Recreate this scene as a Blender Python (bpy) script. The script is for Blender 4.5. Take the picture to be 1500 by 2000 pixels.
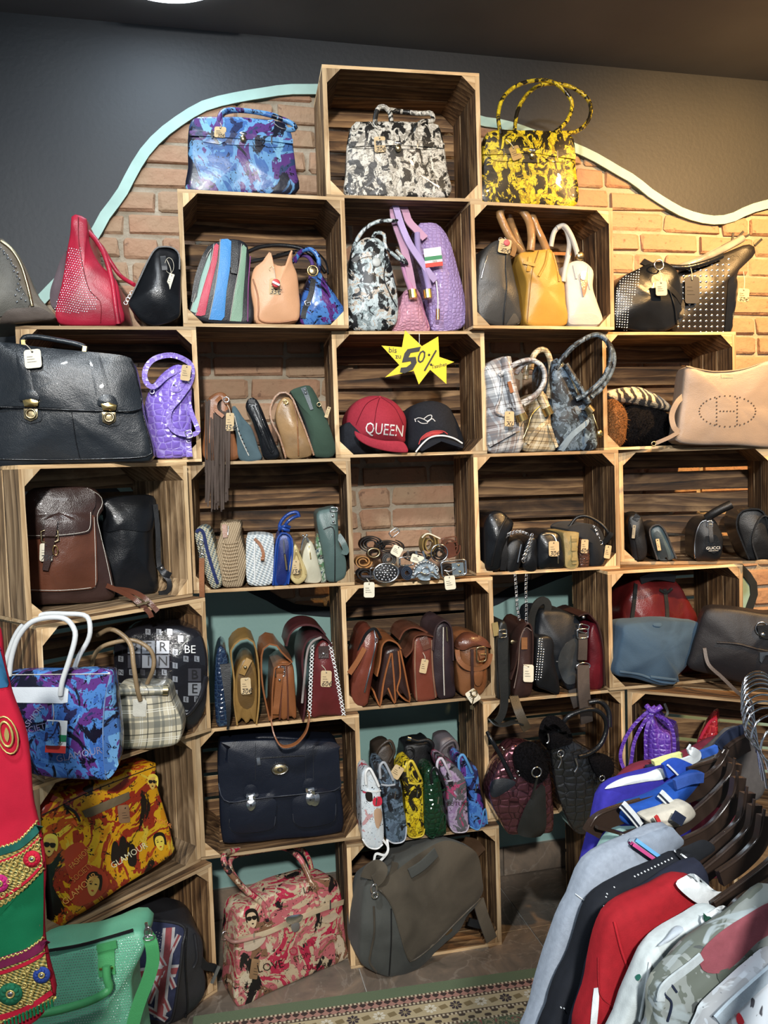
import bpy, bmesh, math, random
from math import sin, cos, pi, radians as rad
from mathutils import Vector, Matrix, noise
from mathutils.bvhtree import BVHTree
from mathutils.geometry import delaunay_2d_cdt
for o in list(bpy.data.objects): bpy.data.objects.remove(o)
SC = bpy.context.scene; COL = SC.collection
V = Vector
# ---------------------------------------------------------------- camera
CH, CP, CR, CF = 1.5648, 0.05408, 0.03211, 1551.4
fw = V((0, cos(CP), -sin(CP))); r0 = V((1, 0, 0)); u0 = V((0, sin(CP), cos(CP)))
RX = cos(CR)*r0 - sin(CR)*u0; UX = sin(CR)*r0 + cos(CR)*u0
CAM = V((0, 0, CH))
cd = bpy.data.cameras.new('camera'); cam = bpy.data.objects.new('camera', cd); COL.objects.link(cam)
cd.sensor_fit = 'HORIZONTAL'; cd.sensor_width = 36; cd.lens = 36*CF/1500; cd.clip_start = .02
m = Matrix.Identity(4)
for i in range(3): m[i][0] = RX[i]; m[i][1] = UX[i]; m[i][2] = -fw[i]; m[i][3] = CAM[i]
cam.matrix_world = m; SC.camera = cam
def ray(u, v): return fw + RX*((u-750)/CF) - UX*((v-1000)/CF)
# ---------------------------------------------------------------- world, lamps, exposure
w = bpy.data.worlds.new('world'); SC.world = w; w.use_nodes = True
w.node_tree.nodes['Background'].inputs[0].default_value = (.50, .60, .72, 1)
w.node_tree.nodes['Background'].inputs[1].default_value = .30
SC.view_settings.view_transform = 'Standard'; SC.view_settings.look = 'None'
SC.view_settings.gamma = 1; SC.view_settings.use_curve_mapping = False
SC.view_settings.exposure = .12
def area(name, loc, target, size, power, col, spread=180):
    l = bpy.data.lights.new(name, 'AREA'); l.shape = 'DISK'; l.size = size; l.energy = power; l.color = col; l.spread = rad(spread)
    o = bpy.data.objects.new(name, l); COL.objects.link(o); o.location = loc
    o.rotation_euler = (V(target)-V(loc)).to_track_quat('-Z', 'Y').to_euler(); return o
def spot(name, loc, target, power, col, ang, blend=.5, r=.04):
    l = bpy.data.lights.new(name, 'SPOT'); l.energy = power; l.color = col; l.spot_size = rad(ang); l.spot_blend = blend; l.shadow_soft_size = r
    o = bpy.data.objects.new(name, l); COL.objects.link(o); o.location = loc
    o.rotation_euler = (V(target)-V(loc)).to_track_quat('-Z', 'Y').to_euler(); return o
area('ceiling_panel_light', (-.62, .45, 2.98), (-.05, 2.5, .7), .16, 17, (.86, .94, 1.0), 125)
spot('shop_spotlight', (.15, -1.75, 2.95), (-.02, 2.7, 1.32), 600, (1.0, .975, .93), 52, .75, .09)
area('ceiling_panel_light', (.9, -.9, 2.98), (.4, 1.2, .8), .5, 5, (.95, .98, 1.0), 130)
area('disc_lamp_light', (-.585, 2.30, 3.02), (-.585, 2.30, 0), .36, 3.2, (.62, .82, 1.0))
spot('warm_ceiling_spot', (1.75, 1.75, 2.93), (1.50, 3.15, 1.95), 380, (1.0, .58, .22), 100, .9)
spot('warm_ceiling_spot', (1.05, .9, 2.95), (1.05, 2.95, 2.3), 60, (1.0, .70, .38), 84, .9)
# ---------------------------------------------------------------- materials
class NT:
    def __init__(s, name):
        s.m = bpy.data.materials.new(name); s.m.use_nodes = True; s.t = s.m.node_tree; s.b = s.t.nodes['Principled BSDF']
    def n(s, typ, ins=None, **kw):
        nd = s.t.nodes.new('ShaderNode'+typ)
        for k, v in kw.items(): setattr(nd, k, v)
        for k, v in (ins or {}).items():
            if isinstance(v, bpy.types.NodeSocket): s.t.links.new(v, nd.inputs[k])
            else: nd.inputs[k].default_value = v
        return nd
    def set(s, **kw):
        al = dict(col='Base Color', rough='Roughness', metal='Metallic', coat='Coat Weight', nor='Normal', spec='Specular IOR Level', sheen='Sheen Weight', emc='Emission Color', ems='Emission Strength', alpha='Alpha', trans='Transmission Weight')
        for k, v in kw.items():
            i = s.b.inputs[al[k]]
            if isinstance(v, bpy.types.NodeSocket): s.t.links.new(v, i)
            else: i.default_value = (tuple(v)+(1,))[:4] if hasattr(v, '__len__') else v
    def obj(s, scale=(1, 1, 1), rnd=True, rot=(0, 0, 0)):
        tc = s.n('TexCoord').outputs['Object']
        mp = s.n('Mapping', {0: tc, 'Scale': scale, 'Rotation': rot})
        if rnd:
            oi = s.n('ObjectInfo'); mu = s.n('Math', {0: oi.outputs['Random'], 1: 17.3}, operation='MULTIPLY')
            s.t.links.new(mu.outputs[0], mp.inputs['Location'])
        return mp.outputs[0]
    def ramp(s, f, stops, const=False):
        r = s.n('ValToRGB', {0: f}); cr = r.color_ramp
        if const: cr.interpolation = 'CONSTANT'
        while len(cr.elements) < len(stops): cr.elements.new(.5)
        for e, (p, c) in zip(cr.elements, stops): e.position = p; e.color = (tuple(c)+(1,))[:4]
        return r.outputs[0]
    def noise(s, vec, scale, detail=3, dist=0, rough=.5):
        return s.n('TexNoise', {'Vector': vec, 'Scale': scale, 'Detail': detail, 'Distortion': dist, 'Roughness': rough}).outputs[0]
    def vor(s, vec, scale, feat='F1', out='Distance', **k):
        return s.n('TexVoronoi', {'Vector': vec, 'Scale': scale}, feature=feat, **k).outputs[out]
    def mix(s, f, a, b, mode='MIX'):
        nd = s.n('Mix', data_type='RGBA', blend_type=mode)
        for i, v in ((0, f), (6, a), (7, b)):
            if isinstance(v, bpy.types.NodeSocket): s.t.links.new(v, nd.inputs[i])
            else: nd.inputs[i].default_value = (tuple(v)+(1,))[:4] if hasattr(v, '__len__') else v
        return nd.outputs[2]
    def math(s, op, a, b=0., c=0.):
        return s.n('Math', {0: a, 1: b, 2: c}, operation=op).outputs[0]
    def bump(s, h, st=.3, dist=.01):
        return s.n('Bump', {'Height': h, 'Strength': st, 'Distance': dist}).outputs[0]
MC = {}
def memo(fn):
    def g(*a):
        k = (fn.__name__, a)
        if k not in MC: MC[k] = fn(*a)
        return MC[k]
    return g
def mul(c, k): return tuple(min(1, x*k) for x in c)
@memo
def plain(name, col, rough=.5, metal=0.):
    m = NT(name); m.set(col=col, rough=rough, metal=metal); return m.m
@memo
def leather(name, col, rough=.42, var=.45, coat=0.):
    m = NT(name); v = m.obj()
    a = m.noise(v, 9, 4, .6); c = m.ramp(a, [(.3, mul(col, 1-var)), (.62, col), (.8, mul(col, 1+var*1.1))])
    h = m.vor(v, 420); g = m.noise(v, 26, 3, .4)
    m.set(col=c, rough=rough, coat=coat, spec=.42, nor=m.bump(m.math('ADD', m.math('MULTIPLY', h, .2), m.math('MULTIPLY', g, .8)), .3, .005)); return m.m
@memo
def suede(name, col, var=.35):
    m = NT(name); v = m.obj()
    a = m.noise(v, 7, 5, .8); c = m.ramp(a, [(.3, mul(col, 1-var)), (.7, mul(col, 1+var))])
    m.set(col=c, rough=.9, spec=.2, sheen=.06, nor=m.bump(m.noise(v, 300, 2), .2, .003)); return m.m
@memo
def croc(name, col, edge, scale=38., rough=.25, coat=.4, metal=0.):
    m = NT(name); m.set(metal=metal); v = m.obj((1, 1, 1.25)); d = m.vor(v, scale, 'DISTANCE_TO_EDGE', randomness=.75) if False else m.n('TexVoronoi', {'Vector': v, 'Scale': scale, 'Randomness': .5}, feature='DISTANCE_TO_EDGE').outputs['Distance']
    c = m.ramp(d, [(0, edge), (.055, col)]); h = m.ramp(d, [(0, (0, 0, 0)), (.3, (1, 1, 1))])
    m.set(col=c, rough=rough, coat=coat, nor=m.bump(m.math('ADD', h, m.math('MULTIPLY', m.noise(v, 35), 1.)), .5, .005)); return m.m
@memo
def collage(name, pal, scale=9., ink=(.01, .01, .015), pale=(.8, .8, .78), rough=.22, inkt=.6, palet=.64, fine=1.):
    """printed vinyl: blotches of several colours, ink strokes, pale shapes and speckle"""
    m = NT(name); v = m.obj(rnd=False)
    n1 = m.noise(v, scale, 4, .9, .6); k = len(pal)
    c = m.ramp(n1, [(0 if i == 0 else .30+.40*i/k, pal[i]) for i in range(k)], True)
    n2 = m.noise(m.obj((1.1, 1, .8), False, (.4, .2, .7)), scale*1.7, 4.5, .9, .62)
    c = m.mix(m.ramp(n2, [(0, (0, 0, 0)), (palet-.03, (0, 0, 0)), (palet, (1, 1, 1))], False), c, pale)
    n3 = m.noise(m.obj((1, 1, .75), False, (1.4, .2, 2.7)), scale*1.4, 5, 1.0, .66)
    c = m.mix(m.ramp(n3, [(0, (0, 0, 0)), (inkt-.015, (0, 0, 0)), (inkt+.01, (1, 1, 1))]), c, ink)
    sp = m.noise(v, scale*9*fine, 2, 2)
    c = m.mix(m.ramp(sp, [(0, (0, 0, 0)), (.64, (0, 0, 0)), (.66, (1, 1, 1))]), c, ink)
    m.set(col=c, rough=rough+.1, coat=.2, spec=.4, nor=m.bump(m.noise(v, 30), .25, .006)); return m.m
@memo
def plaid(name, base, c1, c2, line, scale=1., rot=0.):
    m = NT(name); v = m.obj((scale,)*3, False, (0, rot, 0)); sx = m.n('SeparateXYZ', {0: v}); c = base
    base_c = None
    for ax, off in ((0, 0.), (2, .3)):
        x = m.math('FRACT', m.math('ADD', m.math('MULTIPLY', m.math('ADD', sx.outputs[ax], m.math('MULTIPLY', sx.outputs[1], .8 if ax == 0 else 0.)), 11.), off+50))
        band = m.ramp(x, [(0, (0, 0, 0)), (.08, (1, 1, 1)), (.3, (.0, .0, .0)), (.36, (1, 1, 1)), (.46, (0, 0, 0))], True)
        c = m.mix(m.math('MULTIPLY', band, .62), c, c1 if ax == 0 else c2)
        ln = m.ramp(x, [(0, (0, 0, 0)), (.62, (1, 1, 1)), (.645, (0, 0, 0)), (.69, (1, 1, 1)), (.715, (0, 0, 0))], True)
        dk = m.ramp(x, [(0, (0, 0, 0)), (.86, (1, 1, 1)), (.9, (0, 0, 0))], True)
        c = m.mix(m.math('MULTIPLY', ln, .8), c, line); c = m.mix(m.math('MULTIPLY', dk, .8), c, mul(c1, .3))
    m.set(col=c, rough=.35, coat=.25); return m.m
@memo
def weave(name, c1, c2, scale=180., rough=.8):
    m = NT(name); v = m.obj((1, 1, 1), False, (0, .0, 0)); sx = m.n('SeparateXYZ', {0: v})
    a = m.math('SINE', m.math('MULTIPLY', m.math('ADD', sx.outputs[0], m.math('MULTIPLY', sx.outputs[2], .6)), scale*6.))
    b = m.math('SINE', m.math('MULTIPLY', sx.outputs[2], scale*6.))
    h = m.math('MULTIPLY', m.math('ADD', m.math('MULTIPLY', a, b), 1.), .5)
    m.set(col=m.ramp(h, [(.15, c2), (.6, c1)]), rough=rough, nor=m.bump(h, .8, .004)); return m.m
@memo
def cloth(name, col, var=.12, scale=60., rough=.85):
    m = NT(name); v = m.obj(rnd=False); a = m.noise(v, scale, 4)
    m.set(col=m.ramp(a, [(.3, mul(col, 1-var)), (.7, mul(col, 1+var))]), rough=rough, spec=.25, nor=m.bump(m.noise(v, 900, 1), .15, .002)); return m.m
def wood(name, dark, mid, light, raw=False, hi=.8):
    m = NT(name); v = m.obj((1., 7, 7))
    n1 = m.noise(m.obj((2.4, 10, 10)), 1.5, 4, 1.2, .6)
    wv = m.n('TexWave', {'Vector': v, 'Scale': 2.2, 'Distortion': 14., 'Detail': 2., 'Detail Scale': .35, 'Detail Roughness': .6}, bands_direction='Z', wave_type='RINGS', wave_profile='SAW').outputs['Fac']
    fine = m.noise(m.obj((4, 190, 190)), 2.2, 4, .2, .65)
    f = m.math('ADD', m.math('MULTIPLY', wv, .20), m.math('ADD', m.math('MULTIPLY', n1, .72), m.math('MULTIPLY', fine, .26)))
    c = m.ramp(f, [(.40, dark), (.58, mid), (hi, light)])
    oi = m.n('ObjectInfo').outputs['Random']
    c = m.mix(1., c, m.ramp(oi, [(0, (.55, .53, .52)), (1, (1.25, 1.2, 1.15))]), 'MULTIPLY')
    m.set(col=c, rough=.7, nor=m.bump(m.math('ADD', fine, m.math('MULTIPLY', wv, .5)), .4, .003)); return m.m
WOOD = wood('burnt_pine', (.018, .009, .004), (.145, .074, .030), (.47, .285, .13))
WOODP = wood('pale_burnt_pine', (.05, .030, .015), (.24, .155, .08), (.54, .39, .23))
RAW = wood('raw_pine_edge', (.36, .22, .10), (.62, .43, .23), (.80, .62, .38))
GOLD = plain('gold_metal', (.78, .56, .22), .25, 1.); SILVER = plain('silver_metal', (.75, .76, .78), .2, 1.); BRASSD = plain('aged_brass', (.42, .34, .2), .35, 1.)
CARD = cloth('kraft_card', (.62, .46, .26), .1, 30.); CREAM = cloth('cream_card', (.80, .74, .58), .05, 30.)
WHITE = plain('white', (.82, .82, .8), .5); BLACK = plain('black_ink', (.012, .012, .014), .5); TWINE = plain('twine', (.72, .66, .52), .7)
# ---------------------------------------------------------------- object helpers
def link(name, me, mat=None, parent=None):
    o = bpy.data.objects.new(name, me); COL.objects.link(o)
    if mat is not None and me is not None:
        for x in (mat if isinstance(mat, (list, tuple)) else [mat]): me.materials.append(x)
    if parent is not None: o.parent = parent
    return o
def mesh(name, vs, fs, smooth=True, auto=None):
    me = bpy.data.meshes.new(name); me.from_pydata([tuple(v) for v in vs], [], fs); me.update()
    if smooth:
        me.shade_smooth()
        if auto: me.set_sharp_from_angle(angle=rad(auto))
    return me
def fixn(me):
    bm = bmesh.new(); bm.from_mesh(me); bmesh.ops.recalc_face_normals(bm, faces=bm.faces); bm.to_mesh(me); bm.free(); return me
def boxm(name, x0, x1, y0, y1, z0, z1, bev=0.):
    bm = bmesh.new(); bmesh.ops.create_cube(bm, size=1, matrix=Matrix.Translation(((x0+x1)/2, (y0+y1)/2, (z0+z1)/2)) @ Matrix.Diagonal((x1-x0, y1-y0, z1-z0, 1)))
    if bev: bmesh.ops.bevel(bm, geom=bm.edges[:], offset=bev, segments=1, affect='EDGES')
    me = bpy.data.meshes.new(name); bm.to_mesh(me); bm.free(); return me
def tag(o, label, cat, group=None, kind=None):
    o['label'] = label; o['category'] = cat
    if group: o['group'] = group
    if kind: o['kind'] = kind
    return o
def struct(o): o['kind'] = 'structure'; return o
def empty(name, loc, rz=0.):
    o = bpy.data.objects.new(name, None); COL.objects.link(o); o.location = loc; o.rotation_euler = (0, 0, rz); o.empty_display_size = .05
    return o
# ---------------------------------------------------------------- the room
WA = math.atan(.23); WO = V((0, 2.87, 0)); wd = V((cos(WA), sin(WA), 0)); wn = V((-sin(WA), cos(WA), 0))   # wall direction, into the wall
WM = Matrix.Translation(WO) @ Matrix.Rotation(WA, 4, 'Z')
def onwall(u, v, back=0.):
    d = ray(u, v); t = ((WO + wn*back) - CAM).dot(wn)/d.dot(wn); p = CAM + d*t - WO
    return (p.dot(wd), p.z)
def cr(pts, n, closed=True):
    """Catmull-Rom through pts, resampled to n points of equal spacing (any dimension)"""
    P = [V(p) for p in pts]; k = len(P); out = []
    segs = k if closed else k-1
    for i in range(segs):
        if closed: a, b, c, d = P[i-1], P[i], P[(i+1) % k], P[(i+2) % k]
        else: a, b, c, d = P[max(i-1, 0)], P[i], P[i+1], P[min(i+2, k-1)]
        for j in range(12):
            t = j/12; out.append(.5*((2*b)+(c-a)*t+(2*a-5*b+4*c-d)*t*t+(3*b-a-3*c+d)*t**3))
    if not closed: out.append(P[-1].copy())
    return resample(out, n, closed)
def resample(out, n, closed):
    L = [0.]; m_ = len(out); tot = m_ if closed else m_-1
    for i in range(tot): L.append(L[-1]+(out[(i+1) % m_]-out[i]).length)
    res = []; j = 0
    for i in range(n):
        s = L[-1]*i/(n if closed else n-1)
        while j < tot-1 and L[j+1] < s: j += 1
        f = (s-L[j])/max(L[j+1]-L[j], 1e-9); res.append(out[j].lerp(out[(j+1) % m_], min(max(f, 0), 1)))
    return res
HOLE = [(60, 640), (95, 590), (135, 545), (185, 480), (210, 430), (240, 390), (275, 335), (300, 295), (340, 258), (380, 232), (430, 208), (500, 193), (560, 186), (620, 184), (750, 190), (850, 215), (935, 243), (990, 255), (1050, 277), (1125, 302), (1180, 328), (1225, 352), (1270, 387), (1320, 417), (1370, 438), (1420, 438), (1460, 420), (1500, 408), (1620, 380), (1760, 420),
        (1800, 700), (1780, 1100), (1700, 1290), (1540, 1330), (1462, 1230), (1478, 1140), (1400, 1075), (1250, 1070), (1110, 1108), (1060, 1126), (1000, 1148), (960, 1166), (880, 1186), (760, 1194), (640, 1186), (600, 1182), (566, 1176), (528, 1155), (480, 1130), (380, 1080), (260, 960), (150, 800)]
hw = [V((*onwall(u, v), 0)) for u, v in HOLE]
hole = cr(hw, 200)
hc = sum(hole, V())/200
for i, p in enumerate(hole):
    d = (p-hc).normalized(); p += d*(.002*sin(i*1.1)+.003*sin(i*.43+1)+.001*sin(i*2.1))
def offs(loop, d):
    k = len(loop); out = []
    for i in range(k):
        t = (loop[(i+2) % k]-loop[i-2]).normalized(); out.append(loop[i]+V((-t.y, t.x, 0))*d)
    return out
area2 = sum(hole[i].x*hole[(i+1) % 200].y-hole[(i+1) % 200].x*hole[i].y for i in range(200))
sgn = -1 if area2 > 0 else 1
band = offs(hole, sgn*.034)
SP = 1.44   # height where the painted wall changes from navy grey to teal
def wallmesh():
    L = [V((-2.6, 0, 0)), V((3.4, 0, 0)), V((3.4, 3.05, 0)), V((-2.6, 3.05, 0))]
    pts = [p.to_2d() for p in L]+[p.to_2d() for p in hole]
    n = len(pts); ed = [(i, (i+1) % 4) for i in range(4)]+[(4+i, 4+(i+1) % 200) for i in range(200)]
    vs, es, fs, *_ = delaunay_2d_cdt([V((p.x, p.y)) for p in pts], ed, [], 0, 1e-6)
    from mathutils.geometry import intersect_point_tri_2d
    def inside(q):
        c = False; j = 199
        for i in range(200):
            a, b = hole[i], hole[j]
            if (a.y > q.y) != (b.y > q.y) and q.x < (b.x-a.x)*(q.y-a.y)/(b.y-a.y)+a.x: c = not c
            j = i
        return c
    F = []
    for f in fs:
        q = sum((vs[i] for i in f), V((0, 0)))/len(f)
        if not inside(q): F.append(list(f))
    V3 = [V((p.x, 0, p.y)) for p in vs]; k = len(V3); V3 += [V((p.x, 0, p.y))+V((0, .028, 0)) for p in vs]
    F2 = F+[[i+k for i in f[::-1]] for f in F]
    # rim of the opening
    idx = {}
    for i, p in enumerate(vs): idx[(round(p.x, 5), round(p.y, 5))] = i
    hi = [idx.get((round(p.x, 5), round(p.y, 5))) for p in hole]
    for i in range(200):
        a, b = hi[i], hi[(i+1) % 200]
        if a is not None and b is not None: F2.append([a, b, b+k, a+k])
    return mesh('wall', V3, F2, False)
pw = NT('painted_plaster'); geo = pw.n('TexCoord').outputs['Object']; sz = pw.n('SeparateXYZ', {0: geo})
up = pw.ramp(sz.outputs[2], [(0, (0, 0, 0)), (SP/3.2, (1, 1, 1))], True); up = pw.ramp(pw.math('DIVIDE', sz.outputs[2], 3.2), [(0, (0, 0, 0)), (SP/3.2, (1, 1, 1))], True)
nz = pw.noise(geo, 2.5, 4)
navy = pw.ramp(nz, [(.3, (.024, .027, .032)), (.7, (.033, .035, .038))]); teal = pw.ramp(nz, [(.3, (.24, .40, .37)), (.7, (.29, .46, .43))])
pw.set(col=pw.mix(up, teal, navy), rough=.6, nor=pw.bump(pw.noise(geo, 60, 5), .25, .004))
wl = struct(link('wall_back', wallmesh(), pw.m)); wl.matrix_world = WM
# brick masonry inside the opening
mort = NT('mortar'); v = mort.obj(rnd=False); mort.set(col=mort.ramp(mort.noise(v, 12, 5), [(.3, (.30, .25, .18)), (.7, (.46, .39, .30))]), rough=.95, nor=mort.bump(mort.noise(v, 80, 5), .7, .01))
bw = struct(link('wall_brick', boxm('w', -2.6, 3.4, .021, .1, .0, 3.05), mort.m)); bw.matrix_world = WM
bk = NT('old_brick'); v = bk.obj(); n1 = bk.noise(v, 14, 5, .5); n2 = bk.noise(v, 5, 2)
oi = bk.n('ObjectInfo').outputs['Random']
c = bk.mix(n1, bk.ramp(oi, [(0, (.28, .13, .075)), (.5, (.38, .19, .11)), (1, (.34, .22, .14))]), (.44, .27, .17))
c = bk.mix(bk.ramp(n2, [(.40, (0, 0, 0)), (.64, (.8, .8, .8))]), c, (.36, .25, .155))
c = bk.mix(bk.ramp(bk.noise(v, 40, 4), [(.64, (0, 0, 0)), (.72, (.7, .7, .7))]), c, (.16, .09, .06))
bk.set(col=c, rough=.92, nor=bk.bump(bk.math('ADD', bk.noise(v, 35, 6), bk.math('MULTIPLY', n1, .8)), .8, .012))
def brickmesh(sx, seed):
    rnd = random.Random(seed); bm = bmesh.new(); bmesh.ops.create_cube(bm, size=1, matrix=Matrix.Diagonal((sx, .05, .066, 1)))
    bmesh.ops.bevel(bm, geom=bm.edges[:], offset=.008, segments=1, affect='EDGES')
    for v_ in bm.verts:
        v_.co += V((rnd.uniform(-.005, .005), rnd.uniform(-.003, .003), rnd.uniform(-.004, .004)))
    me = bpy.data.meshes.new('brick'); bm.to_mesh(me); bm.free(); me.materials.append(bk.m); return me
BM = [brickmesh(.24, i) for i in range(6)]; BH = [brickmesh(.113, i+9) for i in range(3)]
rnd = random.Random(3); nb = 0
def inhole(x, z, mrg=.1):
    best = 9
    c_ = False; j = 199
    for i in range(200):
        a, b = hole[i], hole[j]
        if (a.y > z) != (b.y > z) and x < (b.x-a.x)*(z-a.y)/(b.y-a.y)+a.x: c_ = not c_
        best = min(best, (a.x-x)**2+(a.y-z)**2); j = i
    return c_ or best < mrg*mrg
for r in range(40):
    z = .05+r*.0785; x = -1.6+(r % 2)*.125+rnd.uniform(-.02, .02)
    while x < 2.3:
        half = rnd.random() < .16 or (r % 4 == 1 and rnd.random() < .4); L = .113 if half else .24
        xc = x+L/2
        if inhole(xc, z) and xc < 1.9 and nb < 298:
            o = link('brick', rnd.choice(BH if half else BM), None, bw); o.location = (xc, .034+rnd.uniform(-.005, .004), z+rnd.uniform(-.003, .003)); o.rotation_euler = (0, rnd.uniform(-.012, .012), 0); nb += 1
        x += L+.013
# painted band round the opening: mint above, black below
def bandmesh(cond):
    vs, fs = [], []
    for i in range(200):
        j = (i+1) % 200
        if not cond(hole[i]): continue
        b = len(vs)
        for p, q in ((hole[i], band[i]), (hole[j], band[j])):
            vs += [V((p.x, -.005, p.y)), V((q.x, -.005, q.y)), V((q.x, .001, q.y)), V((p.x, .026, p.y))]
        fs += [[b, b+1, b+5, b+4], [b+1, b+2, b+6, b+5], [b+3, b, b+4, b+7]]
    return fixn(mesh('band', vs, fs, False))
mint = cloth('mint_paint', (.42, .60, .54), .12, 9.); blk = cloth('black_paint', (.018, .022, .026), .2, 9.)
t1 = struct(link('trim_1', bandmesh(lambda p: p.y >= SP), mint)); t1.matrix_world = WM
t2 = struct(link('trim_2', bandmesh(lambda p: p.y < SP), blk)); t2.matrix_world = WM
# ceiling
ce = cloth('ceiling_paint', (.16, .155, .15), .1, 3.)
struct(link('ceiling', boxm('c', -3, 4, -3, 4.4, 3.05, 3.12), ce))
lp = empty('disc_lamp', (-.585, 2.36, 3.05)); tag(lp, 'round white flush ceiling lamp cut off by the top edge of the photo', 'lamp')
def cyl(r, z0, z1, n=48, r2=None):
    vs = [(cos(i*2*pi/n)*r, sin(i*2*pi/n)*r, z0) for i in range(n)]+[(cos(i*2*pi/n)*(r2 or r), sin(i*2*pi/n)*(r2 or r), z1) for i in range(n)]
    return fixn(mesh('cyl', vs, [[i, (i+1) % n, n+(i+1) % n, n+i] for i in range(n)]+[list(range(n))[::-1], list(range(n, 2*n))], False))
em = NT('lamp_glow'); em.set(col=(.9, .95, 1), emc=(.82, .92, 1.0), ems=5.)
link('diffuser', cyl(.20, -.016, -.006), em.m, lp); link('rim', cyl(.205, -.006, 0), WHITE, lp)
# floor tiles
tl = NT('slate_tile'); v = tl.obj(); n1 = tl.noise(v, 5, 7, 1.2, .65); n2 = tl.vor(tl.obj((1, 1, 1)), 4)
c = tl.ramp(n1, [(.3, (.085, .075, .06)), (.5, (.17, .135, .105)), (.7, (.28, .205, .145))])
cr_ = tl.noise(tl.obj((1, 1, 1), True, (0, 0, .6)), 3, 8, 2.5)
c = tl.mix(tl.ramp(cr_, [(.485, (0, 0, 0)), (.5, (.55, .55, .55)), (.515, (0, 0, 0))]), c, (.32, .27, .22))
tl.set(col=c, rough=.38, nor=tl.bump(n1, .3, .006))
gr = plain('grout', (.42, .40, .36), .9)
flo = struct(link('floor', boxm('f', -3, 4, -3, 4.4, -.08, -.0035), gr))
TA = WA+.0
tm = boxm('tile', -.2985, .2985, -.2985, .2985, -.004, 0., .0012); tm.materials.append(tl.m)
# tile grid runs with the wall; a joint passes (-.118,2.407) and (.45,2.6)
b0 = V((.417+.0, 2.741, 0)); ux = V((cos(TA), sin(TA), 0)); uy = V((-sin(TA), cos(TA), 0))
for i in range(-5, 6):
    for j in range(-6, 2):
        p = b0+ux*(.3+.6*i)+uy*(.16+.3+.6*j-.3)
        o = link('tile', tm, None, flo); o.location = (p.x, p.y, 0); o.rotation_euler = (0, 0, TA)
# skirting tiles
bb = struct(link('baseboard_back', boxm('b', -2.6, 3.4, -.004, .0, 0, .108), gr)); bb.matrix_world = WM
bt = boxm('bt', -.298, .298, -.012, 0, .002, .108, .001); bt.materials.append(tl.m)
for i in range(-4, 6):
    o = link('tile', bt, None, bb); o.location = (.6*i+.12, -.004, 0)
# ---------------------------------------------------------------- rug
def floorpt(u, v, z=0.):
    d = ray(u, v); t = (z-CH)/d.z; return CAM+d*t
RA = math.atan(.166); rug = empty('oriental_rug', (0, 2.279, 0), RA); tag(rug, 'patterned oriental rug with green edge and flowered border on the tiled floor', 'rug')
rg = NT('rug_pattern'); tc = rg.n('TexCoord').outputs['Object']; s3 = rg.n('SeparateXYZ', {0: tc}); yy = rg.math('MULTIPLY', s3.outputs[1], -1.); xx = s3.outputs[0]
def sq(ph, k, out=xx): return rg.math('SINE', rg.math('MULTIPLY', rg.math('ADD', out, ph), k))
big = rg.noise(tc, 30, 3, 2.)
field = rg.ramp(rg.noise(tc, 22, 4, 3), [(0, (.10, .13, .07)), (.47, (.32, .27, .16)), (.55, (.10, .14, .08)), (.62, (.30, .10, .08))], True)
def bandc(c, a, b, col):  # place col where a<yy<b
    f = rg.math('MULTIPLY', rg.math('GREATER_THAN', yy, a), rg.math('LESS_THAN', yy, b)); return rg.mix(f, c, col)
dots = rg.math('GREATER_THAN', rg.math('MULTIPLY', sq(0, 520), 1.), .0)
bead = rg.mix(dots, (.62, .52, .36), (.12, .08, .05))
tri = rg.math('GREATER_THAN', rg.math('ADD', sq(0, 260), rg.math('SINE', rg.math('MULTIPLY', yy, 260))), .1)
pink = rg.mix(tri, (.42, .22, .17), (.05, .03, .025))
gz = rg.mix(rg.math('GREATER_THAN', rg.math('MULTIPLY', sq(0, 130), rg.math('SINE', rg.math('MULTIPLY', yy, 210))), .25), (.48, .38, .22), (.07, .05, .035))
c = field
c = bandc(c, -.1, .016, (.13, .17, .095))
c = bandc(c, .016, .024, bead); c = bandc(c, .024, .05, pink); c = bandc(c, .05, .058, bead)
c = bandc(c, .058, .115, (.52, .42, .25)); c = bandc(c, .058, .061, (.06, .04, .03)); c = bandc(c, .112, .115, (.06, .04, .03))
c = bandc(c, .115, .123, bead); c = bandc(c, .123, .150, gz); c = bandc(c, .150, .158, bead)
rg.set(col=c, rough=.95, nor=rg.bump(rg.noise(tc, 500, 2), .5, .003))
link('pile', boxm('r', -.6, 2.2, -1.5, .03, .0005, .009, .003), rg.m, rug)
# flowers and leaves of the border, woven low relief
dk = plain('rug_dark', (.05, .035, .04), .95); lt = plain('rug_cream', (.72, .66, .52), .95); ol = plain('rug_olive', (.23, .17, .08), .95)
def petals(r, n=8):
    vs = [(0, 0, .0012)]; fs = []
    for i in range(n):
        a = 2*pi*i/n; b = len(vs)
        for (rr, da) in ((.25, -.25), (.75, -.33), (1, 0), (.75, .33), (.25, .25)): vs.append((cos(a+da)*r*rr, sin(a+da)*r*rr, .001))
        fs.append([b, b+1, b+2, b+3, b+4])
    return mesh('flower', vs, fs, False)
fl = [petals(.02), petals(.02)]; fl[0].materials.append(dk); fl[1].materials.append(lt)
lf = mesh('leaf', [(-.013, -.005, .001), (.009, -.012, .001), (.013, .005, .001), (-.009, .012, .001)], [[0, 1, 2, 3]], False); lf.materials.append(ol)
ce_ = petals(.006, 5); ce_.materials.append(ol)
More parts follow.
